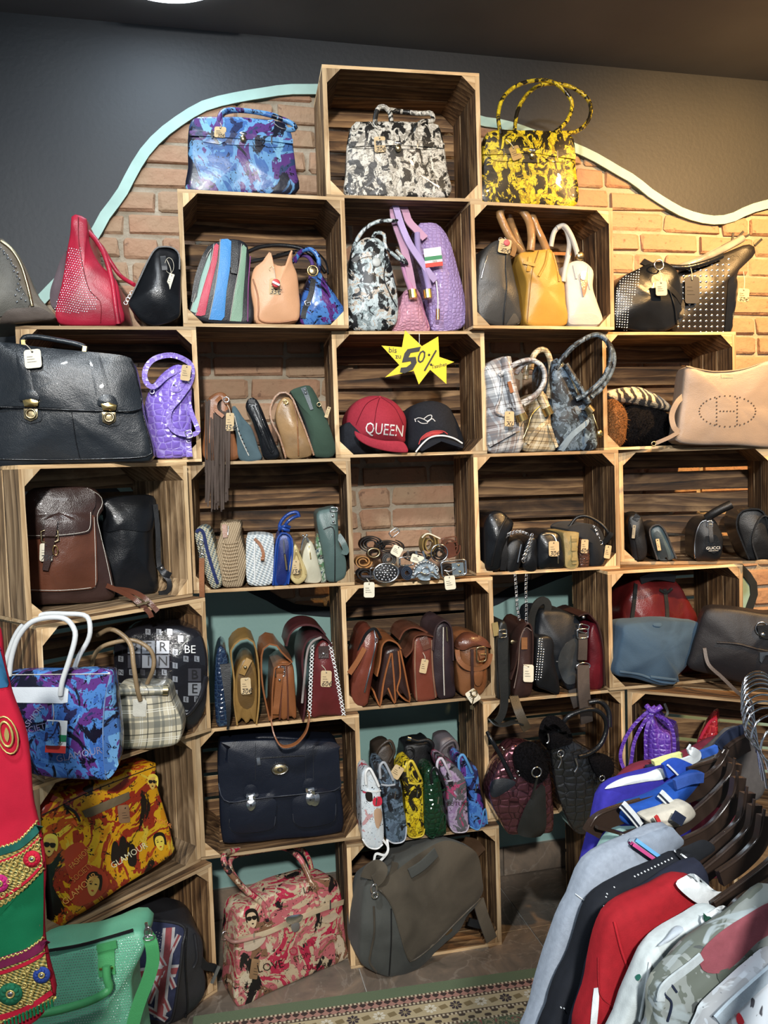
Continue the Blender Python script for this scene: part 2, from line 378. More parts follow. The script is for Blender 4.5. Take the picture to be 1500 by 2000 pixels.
for i in range(-7, 12):
    o = link('flower', fl[i % 2], None, rug); o.location = (i*.075, -.086, .0088)
    o2 = link('flower_centre', ce_, None, o); o2.location = (0, 0, .0005)
    o = link('leaf', lf, None, rug); o.location = (i*.075+.0375, -.086, .0088); o.rotation_euler = (0, 0, .6)
# ---------------------------------------------------------------- crates
W_, H_, D_, TK, TS = .5, .4, .28, .0095, .014
def board(L, h, t, seed, mats):
    """board with its long axis on X; end faces and the edge towards -Y are raw wood"""
    rnd = random.Random(seed); bm = bmesh.new(); bmesh.ops.create_cube(bm, size=1, matrix=Matrix.Diagonal((L, h, t, 1)))
    bmesh.ops.subdivide_edges(bm, edges=[e for e in bm.edges if abs((e.verts[0].co-e.verts[1].co).x) > L*.5], cuts=3)
    for v_ in bm.verts: v_.co.z += rnd.uniform(-.0006, .0006); v_.co.y += rnd.uniform(-.0008, .0008)
    bmesh.ops.recalc_face_normals(bm, faces=bm.faces)
    me = bpy.data.meshes.new('board'); bm.to_mesh(me); bm.free()
    for x in mats: me.materials.append(x)
    for p in me.polygons:
        if p.normal.y < -.7 or abs(p.normal.x) > .7: p.material_index = 1
    return me
def prism(L, s, mats):
    vs = [(0, 0, 0), (s, 0, 0), (0, 0, s), (0, L, 0), (s, L, 0), (0, L, s)]
    me = fixn(mesh('corner_post', vs, [[0, 2, 1], [3, 4, 5], [0, 1, 4, 3], [1, 2, 5, 4], [2, 0, 3, 5]], False))
    for x in mats: me.materials.append(x)
    for p in me.polygons:
        if p.normal.y < -.7: p.material_index = 1
    return me
RY = Matrix.Rotation
def kit(mats):
    k = {}
    k['long'] = [board(W_, .0885, TK, s, mats) for s in (1, 2, 3)]
    k['side'] = [board(H_-2*TK-.001, .0885, TS, s, mats) for s in (4, 5, 6)]
    k['back'] = [board(W_-.002, .069, .0075, s, mats) for s in (7, 8)]
    k['post'] = prism(D_-.012, .043, mats); return k
KITS = {'d': kit((WOOD, RAW)), 'p': kit((WOODP, RAW))}
CRATES = {}
def crate(key, row, x, y, a, kit_, label, group='stacked fruit crates used as shelves'):
    k = KITS[kit_]; z = (7-row)*.4011; c = empty('wooden_crate', (x, y, z), a)
    tag(c, label, 'crate', group); CRATES[key] = dict(o=V((x, y, z)), a=a, z=z)
    hs = .4005/2
    def put(nm, me, loc, rot=(0, 0, 0)):
        o = link(nm, me, None, c); o.location = loc; o.rotation_euler = rot; return o
    for i in range(3):
        yy_ = .0445+i*.0915
        put('slat', k['long'][i], (0, yy_, .4-TK/2)); put('slat', k['long'][(i+1) % 3], (0, yy_, TK/2))
        for s in (-1, 1):
            put('slat', k['side'][i], (s*(W_/2-TS/2), yy_, .2), (0, s*pi/2 if s > 0 else -pi/2, 0) if True else None)
    for i in range(5): put('slat', k['back'][i % 2], (0, D_-.0035, .036+i*.082), (-pi/2, 0, 0))
    e = TK+.0003; f = W_/2-TS-.0003
    for (px_, pz, ry) in ((-f, e, 0), (f, e, -pi/2), (f, .4-e, pi), (-f, .4-e, pi/2)):
        put('corner_post', k['post'], (px_, .0005, pz), (0, ry, 0))
    return c
for args in [
 ('A', 1, .100, 2.545, .175, 'd', 'topmost wooden crate alone at the peak, holding the black and white printed bag'),
 ('B', 2, -.334, 2.442, .240, 'd', 'wooden crate under the blue printed bag, with the striped and peach bags inside'),
 ('C', 2, .548, 2.630, .235, 'd', 'wooden crate under the yellow printed bag, with grey, mustard and white handbags inside'),
 ('D', 3, -.785, 2.333, .205, 'd', 'wooden crate behind the large black briefcase and beside the lilac bag'),
 ('E', 3, .099, 2.580, .165, 'd', 'wooden crate with two baseball caps inside and a yellow star hanging in it'),
 ('F', 3, 1.005, 2.765, .175, 'd', 'wooden crate with furry bags inside, behind the taupe perforated tote'),
 ('G', 4, -.742, 2.167, .860, 'p', 'pale angled crate at the left holding a brown satchel and a black backpack'),
 ('H', 4, -.347, 2.446, .150, 'd', 'wooden crate with the straw, white woven and gold pouches inside'),
 ('I', 4, .545, 2.636, .145, 'd', 'wooden crate with a row of small black bags and one khaki pouch'),
 ('J', 4, 1.068, 2.722, -.190, 'd', 'wooden crate at the right edge with four black bags and bright gaps between back slats'),
 ('K', 5, -.706, 2.146, .825, 'd', 'angled crate at the left holding the blue printed tote and the plaid bag'),
 ('N', 5, .102, 2.523, .206, 'd', 'wooden crate with five brown leather bags inside'),
 ('O', 5, .978, 2.659, .194, 'd', 'wooden crate at the right with the red drawstring bag and the blue suede bag'),
 ('L', 6, -.741, 2.141, .900, 'p', 'angled crate at the left holding the orange and yellow printed tote'),
 ('M', 6, -.343, 2.397, .218, 'd', 'wooden crate with the navy double buckle briefcase inside'),
 ('P', 6, .546, 2.588, .205, 'd', 'wooden crate with two shiny fur trimmed bags hanging out of it'),
 ('R', 6, 1.022, 2.518, -.440, 'd', 'wooden crate behind the shirts with the purple crocodile bag inside'),
 ('S', 7, -.714, 2.137, .862, 'd', 'dark angled crate on the floor at the left behind the flag bag'),
 ('Q', 7, .095, 2.465, .208, 'd', 'wooden crate on the floor holding the large grey brown suede bag'),
 ('T', 7, .905, 2.575, .132, 'd', 'wooden crate on the floor half hidden by the blue shirt'),
]: crate(*args)
# ---------------------------------------------------------------- bag building kit
class Fr:
    """a vertical plane standing on a shelf: origin o, heading a, shelf height z"""
    def __init__(s, o, a, z): s.o = V(o); s.a = a; s.z = z; s.n = V((-sin(a), cos(a), 0))
    def at(s, u, v, back=0.):
        d = ray(u, v); t = ((s.o+s.n*back)-CAM).dot(s.n)/d.dot(s.n); return CAM+d*t
def inn(key, d=.02, a=0.):   # inside a crate
    c = CRATES[key]; f = Fr(c['o'], c['a'], c['z']+TK+.001); f.o += f.n*d; f.a += a; f.n = V((-sin(f.a), cos(f.a), 0)); return f
def top(key, d=.02, a=0.):   # on top of a crate
    f = inn(key, d, a); f.z = CRATES[key]['z']+.4012; return f
def onz(u, v, z, a):         # standing on height z at the point seen at (u, v)
    return Fr(floorpt(u, v, z), a, z)
def rpoly(pts, n): return resample([V(p) for p in pts], n, True)
TXT = {}
def textmesh(sv):
    if sv not in TXT:
        c = bpy.data.curves.new('t', 'FONT'); c.body = sv; c.size = 1; c.resolution_u = 2; c.align_x = 'CENTER'; c.align_y = 'CENTER'
        o = bpy.data.objects.new('t', c); COL.objects.link(o); me = bpy.data.meshes.new_from_object(o.evaluated_get(bpy.context.evaluated_depsgraph_get()))
        TXT[sv] = ([v.co.copy() for v in me.vertices], [list(p.vertices) for p in me.polygons]); bpy.data.objects.remove(o)
    return TXT[sv]
class Bag:
    def __init__(s, name, label, cat, fr, pos, d=0., group=None):
        s.fr = fr; s.d = d; s.seed = len(bpy.data.objects)*.37
        p = fr.at(pos[0], pos[1], d); s.k = (p-CAM).length/CF*.97
        s.root = empty(name, (p.x, p.y, fr.z), fr.a); tag(s.root, label, cat, group)
        s.mw = Matrix.Translation((p.x, p.y, fr.z)) @ Matrix.Rotation(fr.a, 4, 'Z'); s.inv = s.mw.inverted()
        s.bv = []; s.rm = None; s.par = s.root
    def loc(s, u, v, back=0.):
        q = s.inv @ s.fr.at(u, v, s.d+back)
        if s.rm: q.z = s.rm[1]+(q.z-s.rm[0])*s.rm[2]
        return q
    def on(s, u, v, lift=0.):
        d = ray(u, v).normalized(); best = None
        ci = s.inv @ CAM; di = s.inv.to_3x3() @ d
        for b in s.bv:
            h = b.ray_cast(ci, di)
            if h[0] is not None and (best is None or h[3] < best[1]): best = (h[0], h[3], h[1])
        if best: s.last = (best[0]-ci).dot(di); return best[0]-di*lift
        q = s.loc(u, v); return q-di*lift
    def add(s, name, vs, fs, mat, smooth=True, auto=None, bvh=False, par=None, label=None, fix=True, kind=None):
        me = mesh(name, vs, fs, smooth, auto)
        if fix: fixn(me)
        if bvh: s.bv.append(BVHTree.FromPolygons([tuple(v) for v in vs], fs))
        o = link(name, me, mat, par or s.par)
        if label: o['label'] = label
        if kind: o['kind'] = kind
        s.lastobj = o; return o
    def body(s, name, pts, mat, depth=.12, back=0., bulge=.014, edge=.008, taper=1., n=52, smooth=True, nz=.0035, nf=9., snap=True, recess=0., zt=None):
        if s.rm is None:
            if snap:
                zs = [s.loc(p[0], p[1], back).z for p in pts]; z0, z1 = min(zs), max(zs); s.rm = (z0, .001, (z1-.001)/(z1-z0) if z1 > .02 else 1.)
            else: s.rm = (0., 0., 1.)
        P = [s.loc(p[0], p[1], back) for p in pts]; P2 = [V((p.x, p.z, 0)) for p in P]
        L = cr(P2, n) if smooth else rpoly(P2, n)
        y0 = sum(p.y for p in P)/len(P); c = sum(L, V())/n; zmin = min(p.y for p in L)
        rings = []
        b = bulge if not recess else -recess
        for f in (.25, .5, .72, .88, .965): rings.append((f, -b*(1-f*f)))
        rings.append((.992, edge*.35)); rings.append((1.0, edge))
        m_ = 5
        for i in range(1, m_): rings.append((1+(taper-1)*i/m_, edge+(depth-2*edge)*i/m_))
        rings += [(taper*.985, depth-edge*.3), (taper*.9, depth), (taper*.45, depth+.002)]
        vs = [V((c.x, y0-b, c.y))]; fs = []
        for ri, (f, y) in enumerate(rings):
            for p in L:
                if ri <= 7: q = c+(p-c)*f
                else: q = V((c.x+(p.x-c.x)*f, zmin+(p.y-zmin)*f if f <= 1 else p.y, 0)); 
                if ri > 7 and f < .95*taper: q = V((c.x+(p.x-c.x)*f, (zmin+(c.y-zmin)*taper)+(p.y-c.y)*f, 0))
                vs.append(V((q.x, y0+y, q.y)))
        if nz:
            for v_ in vs:
                w_ = V((v_.x*nf+s.seed, v_.y*nf, v_.z*nf)); k1 = noise.noise(w_); k2 = noise.noise(w_*2.7)
                fz = min(1, max(0, (v_.z-.004)/.03))
                v_.y += (k1+.5*k2)*nz*1.6; v_.x += noise.noise(w_+V((9, 2, 4)))*nz; v_.z += noise.noise(w_+V((1, 7, 3)))*nz*.8*fz
        for i in range(n): fs.append([0, 1+(i+1) % n, 1+i])
        R = len(rings)
        for r in range(R-1):
            for i in range(n): a = 1+r*n+i; b_ = 1+r*n+(i+1) % n; fs.append([a, b_, b_+n, a+n])
        fs.append([1+(R-1)*n+i for i in range(n)])
        s.loop = L; s.y0 = y0
        return s.add(name, vs, fs, mat, True, 50, True)
    def _pts(s, pts, on, lift, n, closed=False):
        P = cr([(p[0], p[1], (p[2] if len(p) > 2 else 0.)*1000) for p in pts], n, closed) if len(pts) > 2 or closed else [V((pts[0][0], pts[0][1], (pts[0][2] if len(pts[0]) > 2 else 0)*1000)).lerp(V((pts[-1][0], pts[-1][1], (pts[-1][2] if len(pts[-1]) > 2 else 0)*1000)), i/(n-1)) for i in range(n)]
        return [s.on(p.x, p.y, lift) if on else s.loc(p.x, p.y, p.z/1000) for p in P]
    def tube(s, name, pts, r, mat, n=26, on=False, closed=False, lift=.002, m_=8, r2=None, par=None, label=None):
        Q = s._pts(pts, on, lift, n, closed); r *= s.k; vs = []; fs = []; N = len(Q)
        side = V((0, 1, 0))
        for i, q in enumerate(Q):
            t = (Q[(i+1) % N]-Q[i-1]) if closed else (Q[min(i+1, N-1)]-Q[max(i-1, 0)])
            t = t.normalized() if t.length > 1e-7 else V((1, 0, 0)); a = t.cross(side)
            if a.length < .1: a = t.cross(V((1, 0, 0)))
            a.normalize(); b = t.cross(a); rr = r if r2 is None else r+(r2*s.k-r)*i/(N-1)
            for j in range(m_): th = 2*pi*j/m_; vs.append(q+(a*cos(th)+b*sin(th))*rr)
        for i in range(N if closed else N-1):
            for j in range(m_): fs.append([i*m_+j, i*m_+(j+1) % m_, ((i+1) % N)*m_+(j+1) % m_, ((i+1) % N)*m_+j])
        if not closed: fs += [list(range(m_)), [(N-1)*m_+j for j in range(m_)]]
        return s.add(name, vs, fs, mat, True, 60, par=par, label=label)
    def strap(s, name, pts, w, mat, th=.0028, deep=False, n=26, on=False, closed=False, lift=.003, par=None, label=None, w2=None):
        Q = s._pts(pts, on, lift, n, closed); w_ = w*s.k/2 if not deep else w/2; vs = []; fs = []; N = len(Q)
        for i, q in enumerate(Q):
            t = (Q[(i+1) % N]-Q[i-1]) if closed else (Q[min(i+1, N-1)]-Q[max(i-1, 0)])
            t = V((t.x, t.y*.3, t.z)); t = t.normalized() if t.length > 1e-7 else V((1, 0, 0))
            y = V((0, 1, 0)); a = t.cross(y).normalized() if t.cross(y).length > 1e-6 else V((1, 0, 0))
            wi = w_ if w2 is None else w_+(w2*s.k/2-w_)*i/(N-1)
            A, B = (y, a) if deep else (a, y)
            for p_, q_ in ((-1, -1), (1, -1), (1, 1), (-1, 1)): vs.append(q+A*wi*p_+B*th/2*q_)
        for i in range(N if closed else N-1):
            for j in range(4): fs.append([i*4+j, i*4+(j+1) % 4, ((i+1) % N)*4+(j+1) % 4, ((i+1) % N)*4+j])
        if not closed: fs += [[0, 1, 2, 3], [(N-1)*4+j for j in range(4)]]
        return s.add(name, vs, fs, mat, True, 40, par=par, label=label)
    def sheet(s, name, pts, mat, b0, b1, th=.005, n=26, label=None, r=0.):
        """leather wrapping over: an open line in the front plane swept back from b0 to b1"""
        Q = s._pts([(p[0], p[1], b0) for p in pts], False, 0, n); vs = []; fs = []; N = len(Q); K = 5
        for k in range(K):
            for i, q in enumerate(Q):
                t = (Q[min(i+1, N-1)]-Q[max(i-1, 0)]).normalized(); a = V((t.z, 0, -t.x))
                y = (b1-b0)*k/(K-1); z_ = noise.noise(V((q.x*12+s.seed, y*9, q.z*12)))*.002
                vs += [q+V((0, y, 0))+a*(th/2+z_), q+V((0, y, 0))-a*(th/2-z_)]
        st = 2*N
        for k in range(K-1):
            for i in range(N-1):
                a = k*st+2*i; fs += [[a, a+2, a+2+st, a+st], [a+1, a+1+st, a+3+st, a+3]]
            fs += [[k*st, k*st+st, k*st+st+1, k*st+1], [k*st+2*N-2, k*st+2*N-1, k*st+st+2*N-1, k*st+st+2*N-2]]
        for i in range(N-1):
            a = 2*i; fs += [[a, a+1, a+3, a+2], [(K-1)*st+a, (K-1)*st+a+2, (K-1)*st+a+3, (K-1)*st+a+1]]
        return s.add(name, vs, fs, mat, True, 50, True, label=label)
    def patch(s, name, pts, mat, lift=.003, puff=0., n=36, smooth=True, par=None, label=None, rings=4, bvh=False, flat=False):
        P = [V((p[0], p[1], 0)) for p in pts]; L = cr(P, n) if smooth else rpoly(P, n); c = sum(L, V())/n; vs = []; fs = []
        def pt(q, l): return s.on(q.x, q.y, l) if not flat else s.loc(q.x, q.y, -l)
        vs.append(pt(c, lift+puff))
        for r in range(1, rings+1):
            f = r/rings
            for q in L: vs.append(pt(c+(q-c)*f, lift+puff*(1-f*f)))
        for q in L:
            p_ = pt(q, lift); d = (s.inv.to_3x3() @ ray(q.x, q.y)).normalized(); vs.append(p_+d*(lift+.002))
        for i in range(n): fs.append([0, 1+(i+1) % n, 1+i])
        for r in range(rings):
            for i in range(n): a = 1+r*n+i; b = 1+r*n+(i+1) % n; fs.append([a, b, b+n, a+n])
        return s.add(name, vs, fs, mat, True, 45, bvh, par=par, label=label, fix=False)
    def disc(s, name, u, v, r, mat, th=.003, lift=.002, par=None, n=14, sy=1., on=True, label=None):
        c = s.on(u, v, lift) if on else s.loc(u, v, -lift); r *= s.k; vs = []; fs = []
        for (f, y) in ((0, -th), (.7, -th*.9), (1, -th*.3), (1, th)):
            for i in range(n): a = 2*pi*i/n; vs.append(c+V((cos(a)*r*f, y, sin(a)*r*f*sy)))
        for k in range(3):
            for i in range(n): fs.append([k*n+i, k*n+(i+1) % n, (k+1)*n+(i+1) % n, (k+1)*n+i])
        return s.add(name, vs, fs, mat, par=par, label=label)
    def ring(s, name, u, v, R, r, mat, sy=1., rot=0., on=False, back=0., par=None, n=18, m_=6, lift=.003, sq=0., label=None):
        c = s.on(u, v, lift) if on else s.loc(u, v, back); vs = []; fs = []; R *= s.k; r *= s.k
        for i in range(n):
            a = 2*pi*i/n; cx, cz = cos(a), sin(a)
            if sq: m2 = max(abs(cx), abs(cz)); cx, cz = cx/m2, cz/m2; cx = max(-.9999, min(.9999, cx))
            e = V((cx*R, 0, cz*R*sy)); e = V((e.x*cos(rot)-e.z*sin(rot), 0, e.x*sin(rot)+e.z*cos(rot))); o_ = e.normalized()
            for j in range(m_): th = 2*pi*j/m_; vs.append(c+e+o_*cos(th)*r+V((0, sin(th)*r, 0)))
        for i in range(n):
            for j in range(m_): fs.append([i*m_+j, i*m_+(j+1) % m_, ((i+1) % n)*m_+(j+1) % m_, ((i+1) % n)*m_+j])
        return s.add(name, vs, fs, mat, par=par, label=label)
    def buckle(s, u, v, w, h, mat, rot=0., on=True, back=0., r=1.2):
        b = s.ring('buckle', u, v, w/2, r, mat, h/w, rot, on, back, sq=1.); 
        s.tube('prong', [(u-w*.1*cos(rot), v, back-.004), (u+w*.5*cos(rot), v-w*.5*sin(rot), back-.004)], r*.7, mat, 3, on, par=b, lift=.006); return b
    def text(s, sv, u, v, size, mat, rot=0., on=True, par=None, lift=.0035, sx=1., shear=0., name='lettering', back=-.004):
        vv, ff = textmesh(sv); c_, s_ = cos(rot), sin(rot); vs = []
        for p in vv:
            x = (p.x*sx+p.y*shear)*size; y = p.y*size; U = u+x*c_-y*s_; W = v-(x*s_+y*c_)
            vs.append(s.on(U, W, lift) if on else s.loc(U, W, back))
        return s.add(name, vs, ff, mat, False, fix=False, par=par)
    def tag(s, u, v, w, h, rot=0., mat=None, txt='', to=None, back=-.02, txts=.42, name='price_tag', on=False, tmat=None):
        mat = mat or CARD; c_, s_ = cos(rot), sin(rot); rr = min(w, h)*.16
        out = []
        for (sx, sy) in ((1, 1), (-1, 1), (-1, -1), (1, -1)):
            for k in range(3):
                a = {(1, 1): 0, (-1, 1): pi/2, (-1, -1): pi, (1, -1): 3*pi/2}[(sx, sy)]+k*pi/4
                out.append((sx*(w/2-rr)+cos(a)*rr, sy*(h/2-rr)+sin(a)*rr))
        if on:
            q = s.on(u, v, .004); base = q.y
        vs = []
        for dy in (0, .0016):
            for (x, y) in out:
                U = u+x*c_-y*s_; W = v-(x*s_+y*c_); p = s.loc(U, W, back)
                if on: p = V((p.x, base, p.z))
                vs.append(p+V((0, dy, 0)))
        n = len(out); t = s.add(name, vs, [list(range(n)), list(range(n, 2*n))]+[[i, (i+1) % n, n+(i+1) % n, n+i] for i in range(n)], mat, False)
        if on: back = base-s.loc(u, v, 0).y
        hu, hv = u-(h*.38)*s_*-1*-1, v-(h*.38)*c_
        if to: s.tube('string', [(to[0], to[1], back-.002), ((to[0]+hu)/2+2, (to[1]+hv)/2, back-.004), (hu, hv, back-.003)], .55, TWINE, 8, par=t, m_=4)
        s.disc('hole', hu, hv, max(1., w*.06), BLACK, .0006, -back+.0012, par=t, n=8, on=False)
        for i in range(3): 
            yy_ = h*(.12-i*.14); s.strap('ruled_line', [(u-w*.34*c_-yy_*s_, v+w*.34*s_-yy_*c_, back-.0012), (u+w*(.0+.1*i)*c_-yy_*s_, v-w*(.0+.1*i)*s_-yy_*c_, back-.0012)], .5, BLACK, .0004, n=2, par=t)
        if txt:
            yy_ = -h*.33; s.text(txt, u+w*.12*c_-yy_*s_, v-w*.12*s_-yy_*c_, h*txts, tmat or BLACK, rot, False, t, name='handwriting', back=back-.0014, shear=.2)
        return t
    def flag(s, u, v, w, h, rot=0., back=-.02):
        c_, s_ = cos(rot), sin(rot); t = None
        for nm, a, b, m_ in (('swing_tag', .5, -.5, WHITE), ('green_stripe', .06, -.14, plain('flag_green', (.02, .22, .09), .5)), ('red_stripe', -.28, -.5, plain('flag_red', (.62, .04, .03), .5))):
            vs = []; e = 0 if t is None else .0012
            for dy in (-e, .0012-e):
                for x, y in ((-.5, a), (.5, a), (.5, b), (-.5, b)):
                    X, Y = x*w, y*h; vs.append(s.loc(u+X*c_-Y*s_, v-(X*s_+Y*c_), back)+V((0, dy, 0)))
            o = s.add(nm, vs, [[0, 1, 2, 3], [4, 7, 6, 5], [0, 4, 5, 1], [1, 5, 6, 2], [2, 6, 7, 3], [3, 7, 4, 0]], m_, False, par=t)
            t = t or o
        s.text('Italy', u+w*.1, v+h*.2*c_, h*.16, BLACK, rot, False, t, back=back-.002, shear=.3); return t
    def studs(s, name, poly, sp, r, mat, rot=0., jit=0., stag=False, lift=.0005, label=None, warp=0.):
        xs = [p[0] for p in poly]; ys = [p[1] for p in poly]; vs = []; fs = []; rm_ = random.Random(5); cx, cy = sum(xs)/len(xs), sum(ys)/len(ys)
        R = max(max(xs)-min(xs), max(ys)-min(ys)); nn = int(R/sp)+2; r *= s.k
        for i in range(-nn, nn):
            for j in range(-nn, nn):
                X = (i+(.5 if stag and j % 2 else 0))*sp; Y = j*sp; u = cx+X*cos(rot)-Y*sin(rot)+rm_.uniform(-jit, jit)*sp; v = cy+X*sin(rot)+Y*cos(rot)+rm_.uniform(-jit, jit)*sp+warp*sin(X*.08)*4
                c_ = False; k = len(poly)-1
                for q in range(len(poly)):
                    a, b = poly[q], poly[k]
                    if (a[1] > v) != (b[1] > v) and u < (b[0]-a[0])*(v-a[1])/(b[1]-a[1])+a[0]: c_ = not c_
                    k = q
                if not c_: continue
                p = s.on(u, v, lift); b0_ = len(vs)
                vs += [p+V((r, 0, 0)), p+V((0, 0, r)), p+V((-r, 0, 0)), p+V((0, 0, -r)), p+V((0, -r*.9, 0))]
                fs += [[b0_, b0_+1, b0_+4], [b0_+1, b0_+2, b0_+4], [b0_+2, b0_+3, b0_+4], [b0_+3, b0_, b0_+4]]
        if vs: return s.add(name, vs, fs, mat, True, kind='stuff', label=label)
def off(pts, du, dv): return [(p[0]+du, p[1]+dv)+tuple(p[2:]) for p in pts]
NAVYT = plain('thread', (.7, .66, .58), .8)
# ---------------------------------------------------------------- print palettes
BLUE = collage('blue_print', ((.02, .03, .09), (.05, .13, .34), (.12, .28, .50), (.09, .035, .17), (.03, .05, .12), (.20, .03, .12)), 7., (.008, .009, .02), (.20, .42, .60), .22, .545, .62)
BLUE2 = collage('vivid_blue_print', ((.02, .02, .07), (.04, .12, .38), (.07, .20, .50), (.10, .03, .18), (.02, .03, .10), (.05, .15, .44)), 8., (.006, .006, .016), (.14, .32, .56), .15, .51, .62)
MONO = collage('black_white_print', ((.55, .50, .42), (.30, .27, .22), (.62, .58, .50), (.40, .36, .30), (.58, .54, .48)), 24., (.012, .011, .010), (.70, .66, .58), .3, .515, .60)
MONOB = collage('cool_black_white_print', ((.40, .50, .52), (.25, .30, .31), (.52, .60, .62), (.50, .42, .34), (.42, .50, .52)), 20., (.010, .011, .013), (.64, .70, .72), .3, .53, .60)
YEL = collage('yellow_black_print', ((.60, .42, .01), (.35, .24, .01), (.68, .52, .02), (.45, .34, .02), (.62, .46, .01)), 22., (.012, .009, .004), (.70, .58, .12), .3, .505, .68)
PINK = collage('pink_cream_print', ((.48, .34, .20), (.48, .03, .07), (.55, .42, .27), (.50, .13, .14), (.22, .11, .06), (.58, .46, .32)), 9., (.012, .010, .010), (.60, .50, .35), .25, .575, .62)
ORANGE = collage('orange_yellow_print', ((.62, .25, .01), (.66, .38, .015), (.32, .03, .012), (.70, .34, .01), (.45, .07, .012), (.72, .48, .04)), 7., (.012, .008, .006), (.70, .50, .05), .2, .56, .63)
GREYC = collage('grey_blue_print', ((.07, .10, .14), (.11, .16, .22), (.04, .06, .08), (.15, .21, .27)), 20., (.008, .009, .012), (.19, .27, .35), .4, .53, .64)
LILP = collage('lilac_print', ((.26, .17, .30), (.34, .26, .38), (.10, .10, .11), (.38, .06, .14), (.30, .27, .32)), 14., (.012, .010, .012), (.46, .40, .50), .3, .57, .62)
PALEP = collage('white_news_print', ((.52, .30, .30), (.60, .64, .66), (.62, .66, .68), (.60, .66, .70), (.45, .05, .08), (.50, .40, .32)), 12., (.02, .02, .025), (.68, .72, .74), .3, .60, .57)
BLK = leather('black_leather', (.009, .0095, .011), .4, .3); BLKS = leather('glossy_black_leather', (.008, .009, .011), .26, .3, .15)
FRAY = suede('dark_trim', (.02, .02, .024))
def birkin(name, label, fr, pos, mat, outl, flap, belt, handles, lock, tagp=None, depth=.15, hr=4.6, d=0., tagmat=None):
    b = Bag(name, label, 'handbag', fr, pos, d); b.body('body', outl, mat, depth, taper=.93, bulge=.012, nz=.003)
    b.patch('flap', flap, mat, .004, .002, 44, False)
    b.strap('belt', belt, 9, mat, .003, on=True, lift=.009, n=20)
    for hpts in handles: b.tube('handle', hpts, hr, mat, 34)
    b.disc('padlock', lock[0], lock[1]+7, 5.5, BRASSD, .006, .012, sy=1.2); b.disc('turn_lock', lock[0], lock[1]-3, 7, SILVER, .003, .01, sy=.5)
    for f in (.22, .8):
        i = f*(len(belt)-1); j = int(i); p, q = belt[j], belt[min(j+1, len(belt)-1)]
        b.strap('belt_loop', [(p[0]+(q[0]-p[0])*(i-j), p[1]+(q[1]-p[1])*(i-j)-7), (p[0]+(q[0]-p[0])*(i-j), p[1]+(q[1]-p[1])*(i-j)+8)], 2.4, SILVER, .002, on=True, lift=.012, n=5)
    if tagp: b.tag(tagp[0], tagp[1], tagp[2], tagp[3], tagp[4], mat=tagmat, txt=tagp[5], to=tagp[6])
    return b
# ================================================================= ROW 1
b = birkin('printed_handbag', 'blue and purple collage print handbag on the crate left of the peak', top('B', .03), (470, 375), BLUE,
 [(369, 376), (367, 320), (368, 262), (375, 232), (400, 227), (470, 228), (545, 236), (566, 250), (573, 275), (578, 330), (577, 377), (470, 378)],
 [(374, 262), (378, 231), (470, 230), (545, 238), (562, 262), (556, 286), (522, 288), (516, 272), (512, 285), (440, 282), (434, 268), (430, 282), (392, 276), (388, 262)],
 [(370, 260), (420, 262), (470, 266), (520, 270), (572, 276)],
 [[(428, 250, .0), (430, 226, .0), (446, 215, .01), (500, 219, .02), (550, 232, .02), (576, 246, .01), (570, 254, .0), (545, 250, 0), (530, 236, .0), (523, 246, .0)], [(432, 244, .08), (436, 222, .1), (470, 216, .12), (530, 224, .12), (560, 240, .1)]],
 (475, 264), (430, 258, 23, 21, -.05, '30€', (430, 240)))
b = birkin('printed_handbag', 'black and white collage print handbag standing in the topmost crate', inn('A', .02), (777, 380), MONO,
 [(680, 382), (677, 330), (679, 275), (690, 240), (712, 236), (780, 236), (840, 238), (858, 244), (868, 280), (874, 330), (876, 381), (780, 383)],
 [(682, 280), (690, 242), (780, 238), (856, 244), (866, 282), (850, 292), (770, 290), (765, 280), (760, 290), (690, 290)],
 [(681, 282), (730, 280), (780, 279), (868, 284)],
 [[(733, 262, -.004), (733, 230, 0), (740, 211, .0), (752, 210, .0), (762, 222, .0), (764, 238, .0)], [(745, 212, .02), (780, 218, .03), (820, 222, .02), (842, 222, .01), (845, 236, 0), (825, 238, -.004), (812, 250, -.006), (812, 270, -.004)]],
 (778, 282), (742, 281, 22, 30, .05, '30€', (735, 255)))
b = birkin('printed_handbag', 'yellow and black print handbag with two tall ring handles', top('C', .03), (1036, 398), YEL,
 [(945, 397), (942, 340), (944, 300), (948, 266), (960, 254), (1000, 252), (1060, 254), (1105, 256), (1122, 270), (1126, 320), (1127, 399), (1035, 401)],
 [(946, 300), (952, 258), (1035, 254), (1108, 258), (1121, 284), (1124, 306), (1110, 316), (1075, 316), (1068, 305), (1060, 318), (1015, 317), (1008, 306), (1000, 315), (965, 314)],
 [(943, 297), (990, 296), (1040, 294), (1080, 300), (1124, 306)],
 [[(978, 262, -.006), (973, 225, 0), (984, 190, .01), (1015, 166, .015), (1055, 158, .015), (1088, 166, .015), (1112, 190, .01), (1117, 212, .01), (1105, 240, 0), (1084, 258, -.004)],
  [(1005, 262, .05), (1010, 220, .06), (1030, 185, .07), (1062, 166, .07), (1105, 168, .06), (1140, 186, .05), (1154, 210, .04), (1148, 238, .03), (1124, 258, .02), (1092, 260, .0), (1084, 275, -.006)]],
 (1040, 296), (1007, 298, 20, 27, .35, '', (988, 272)), hr=3.8, tagmat=BRASSD)
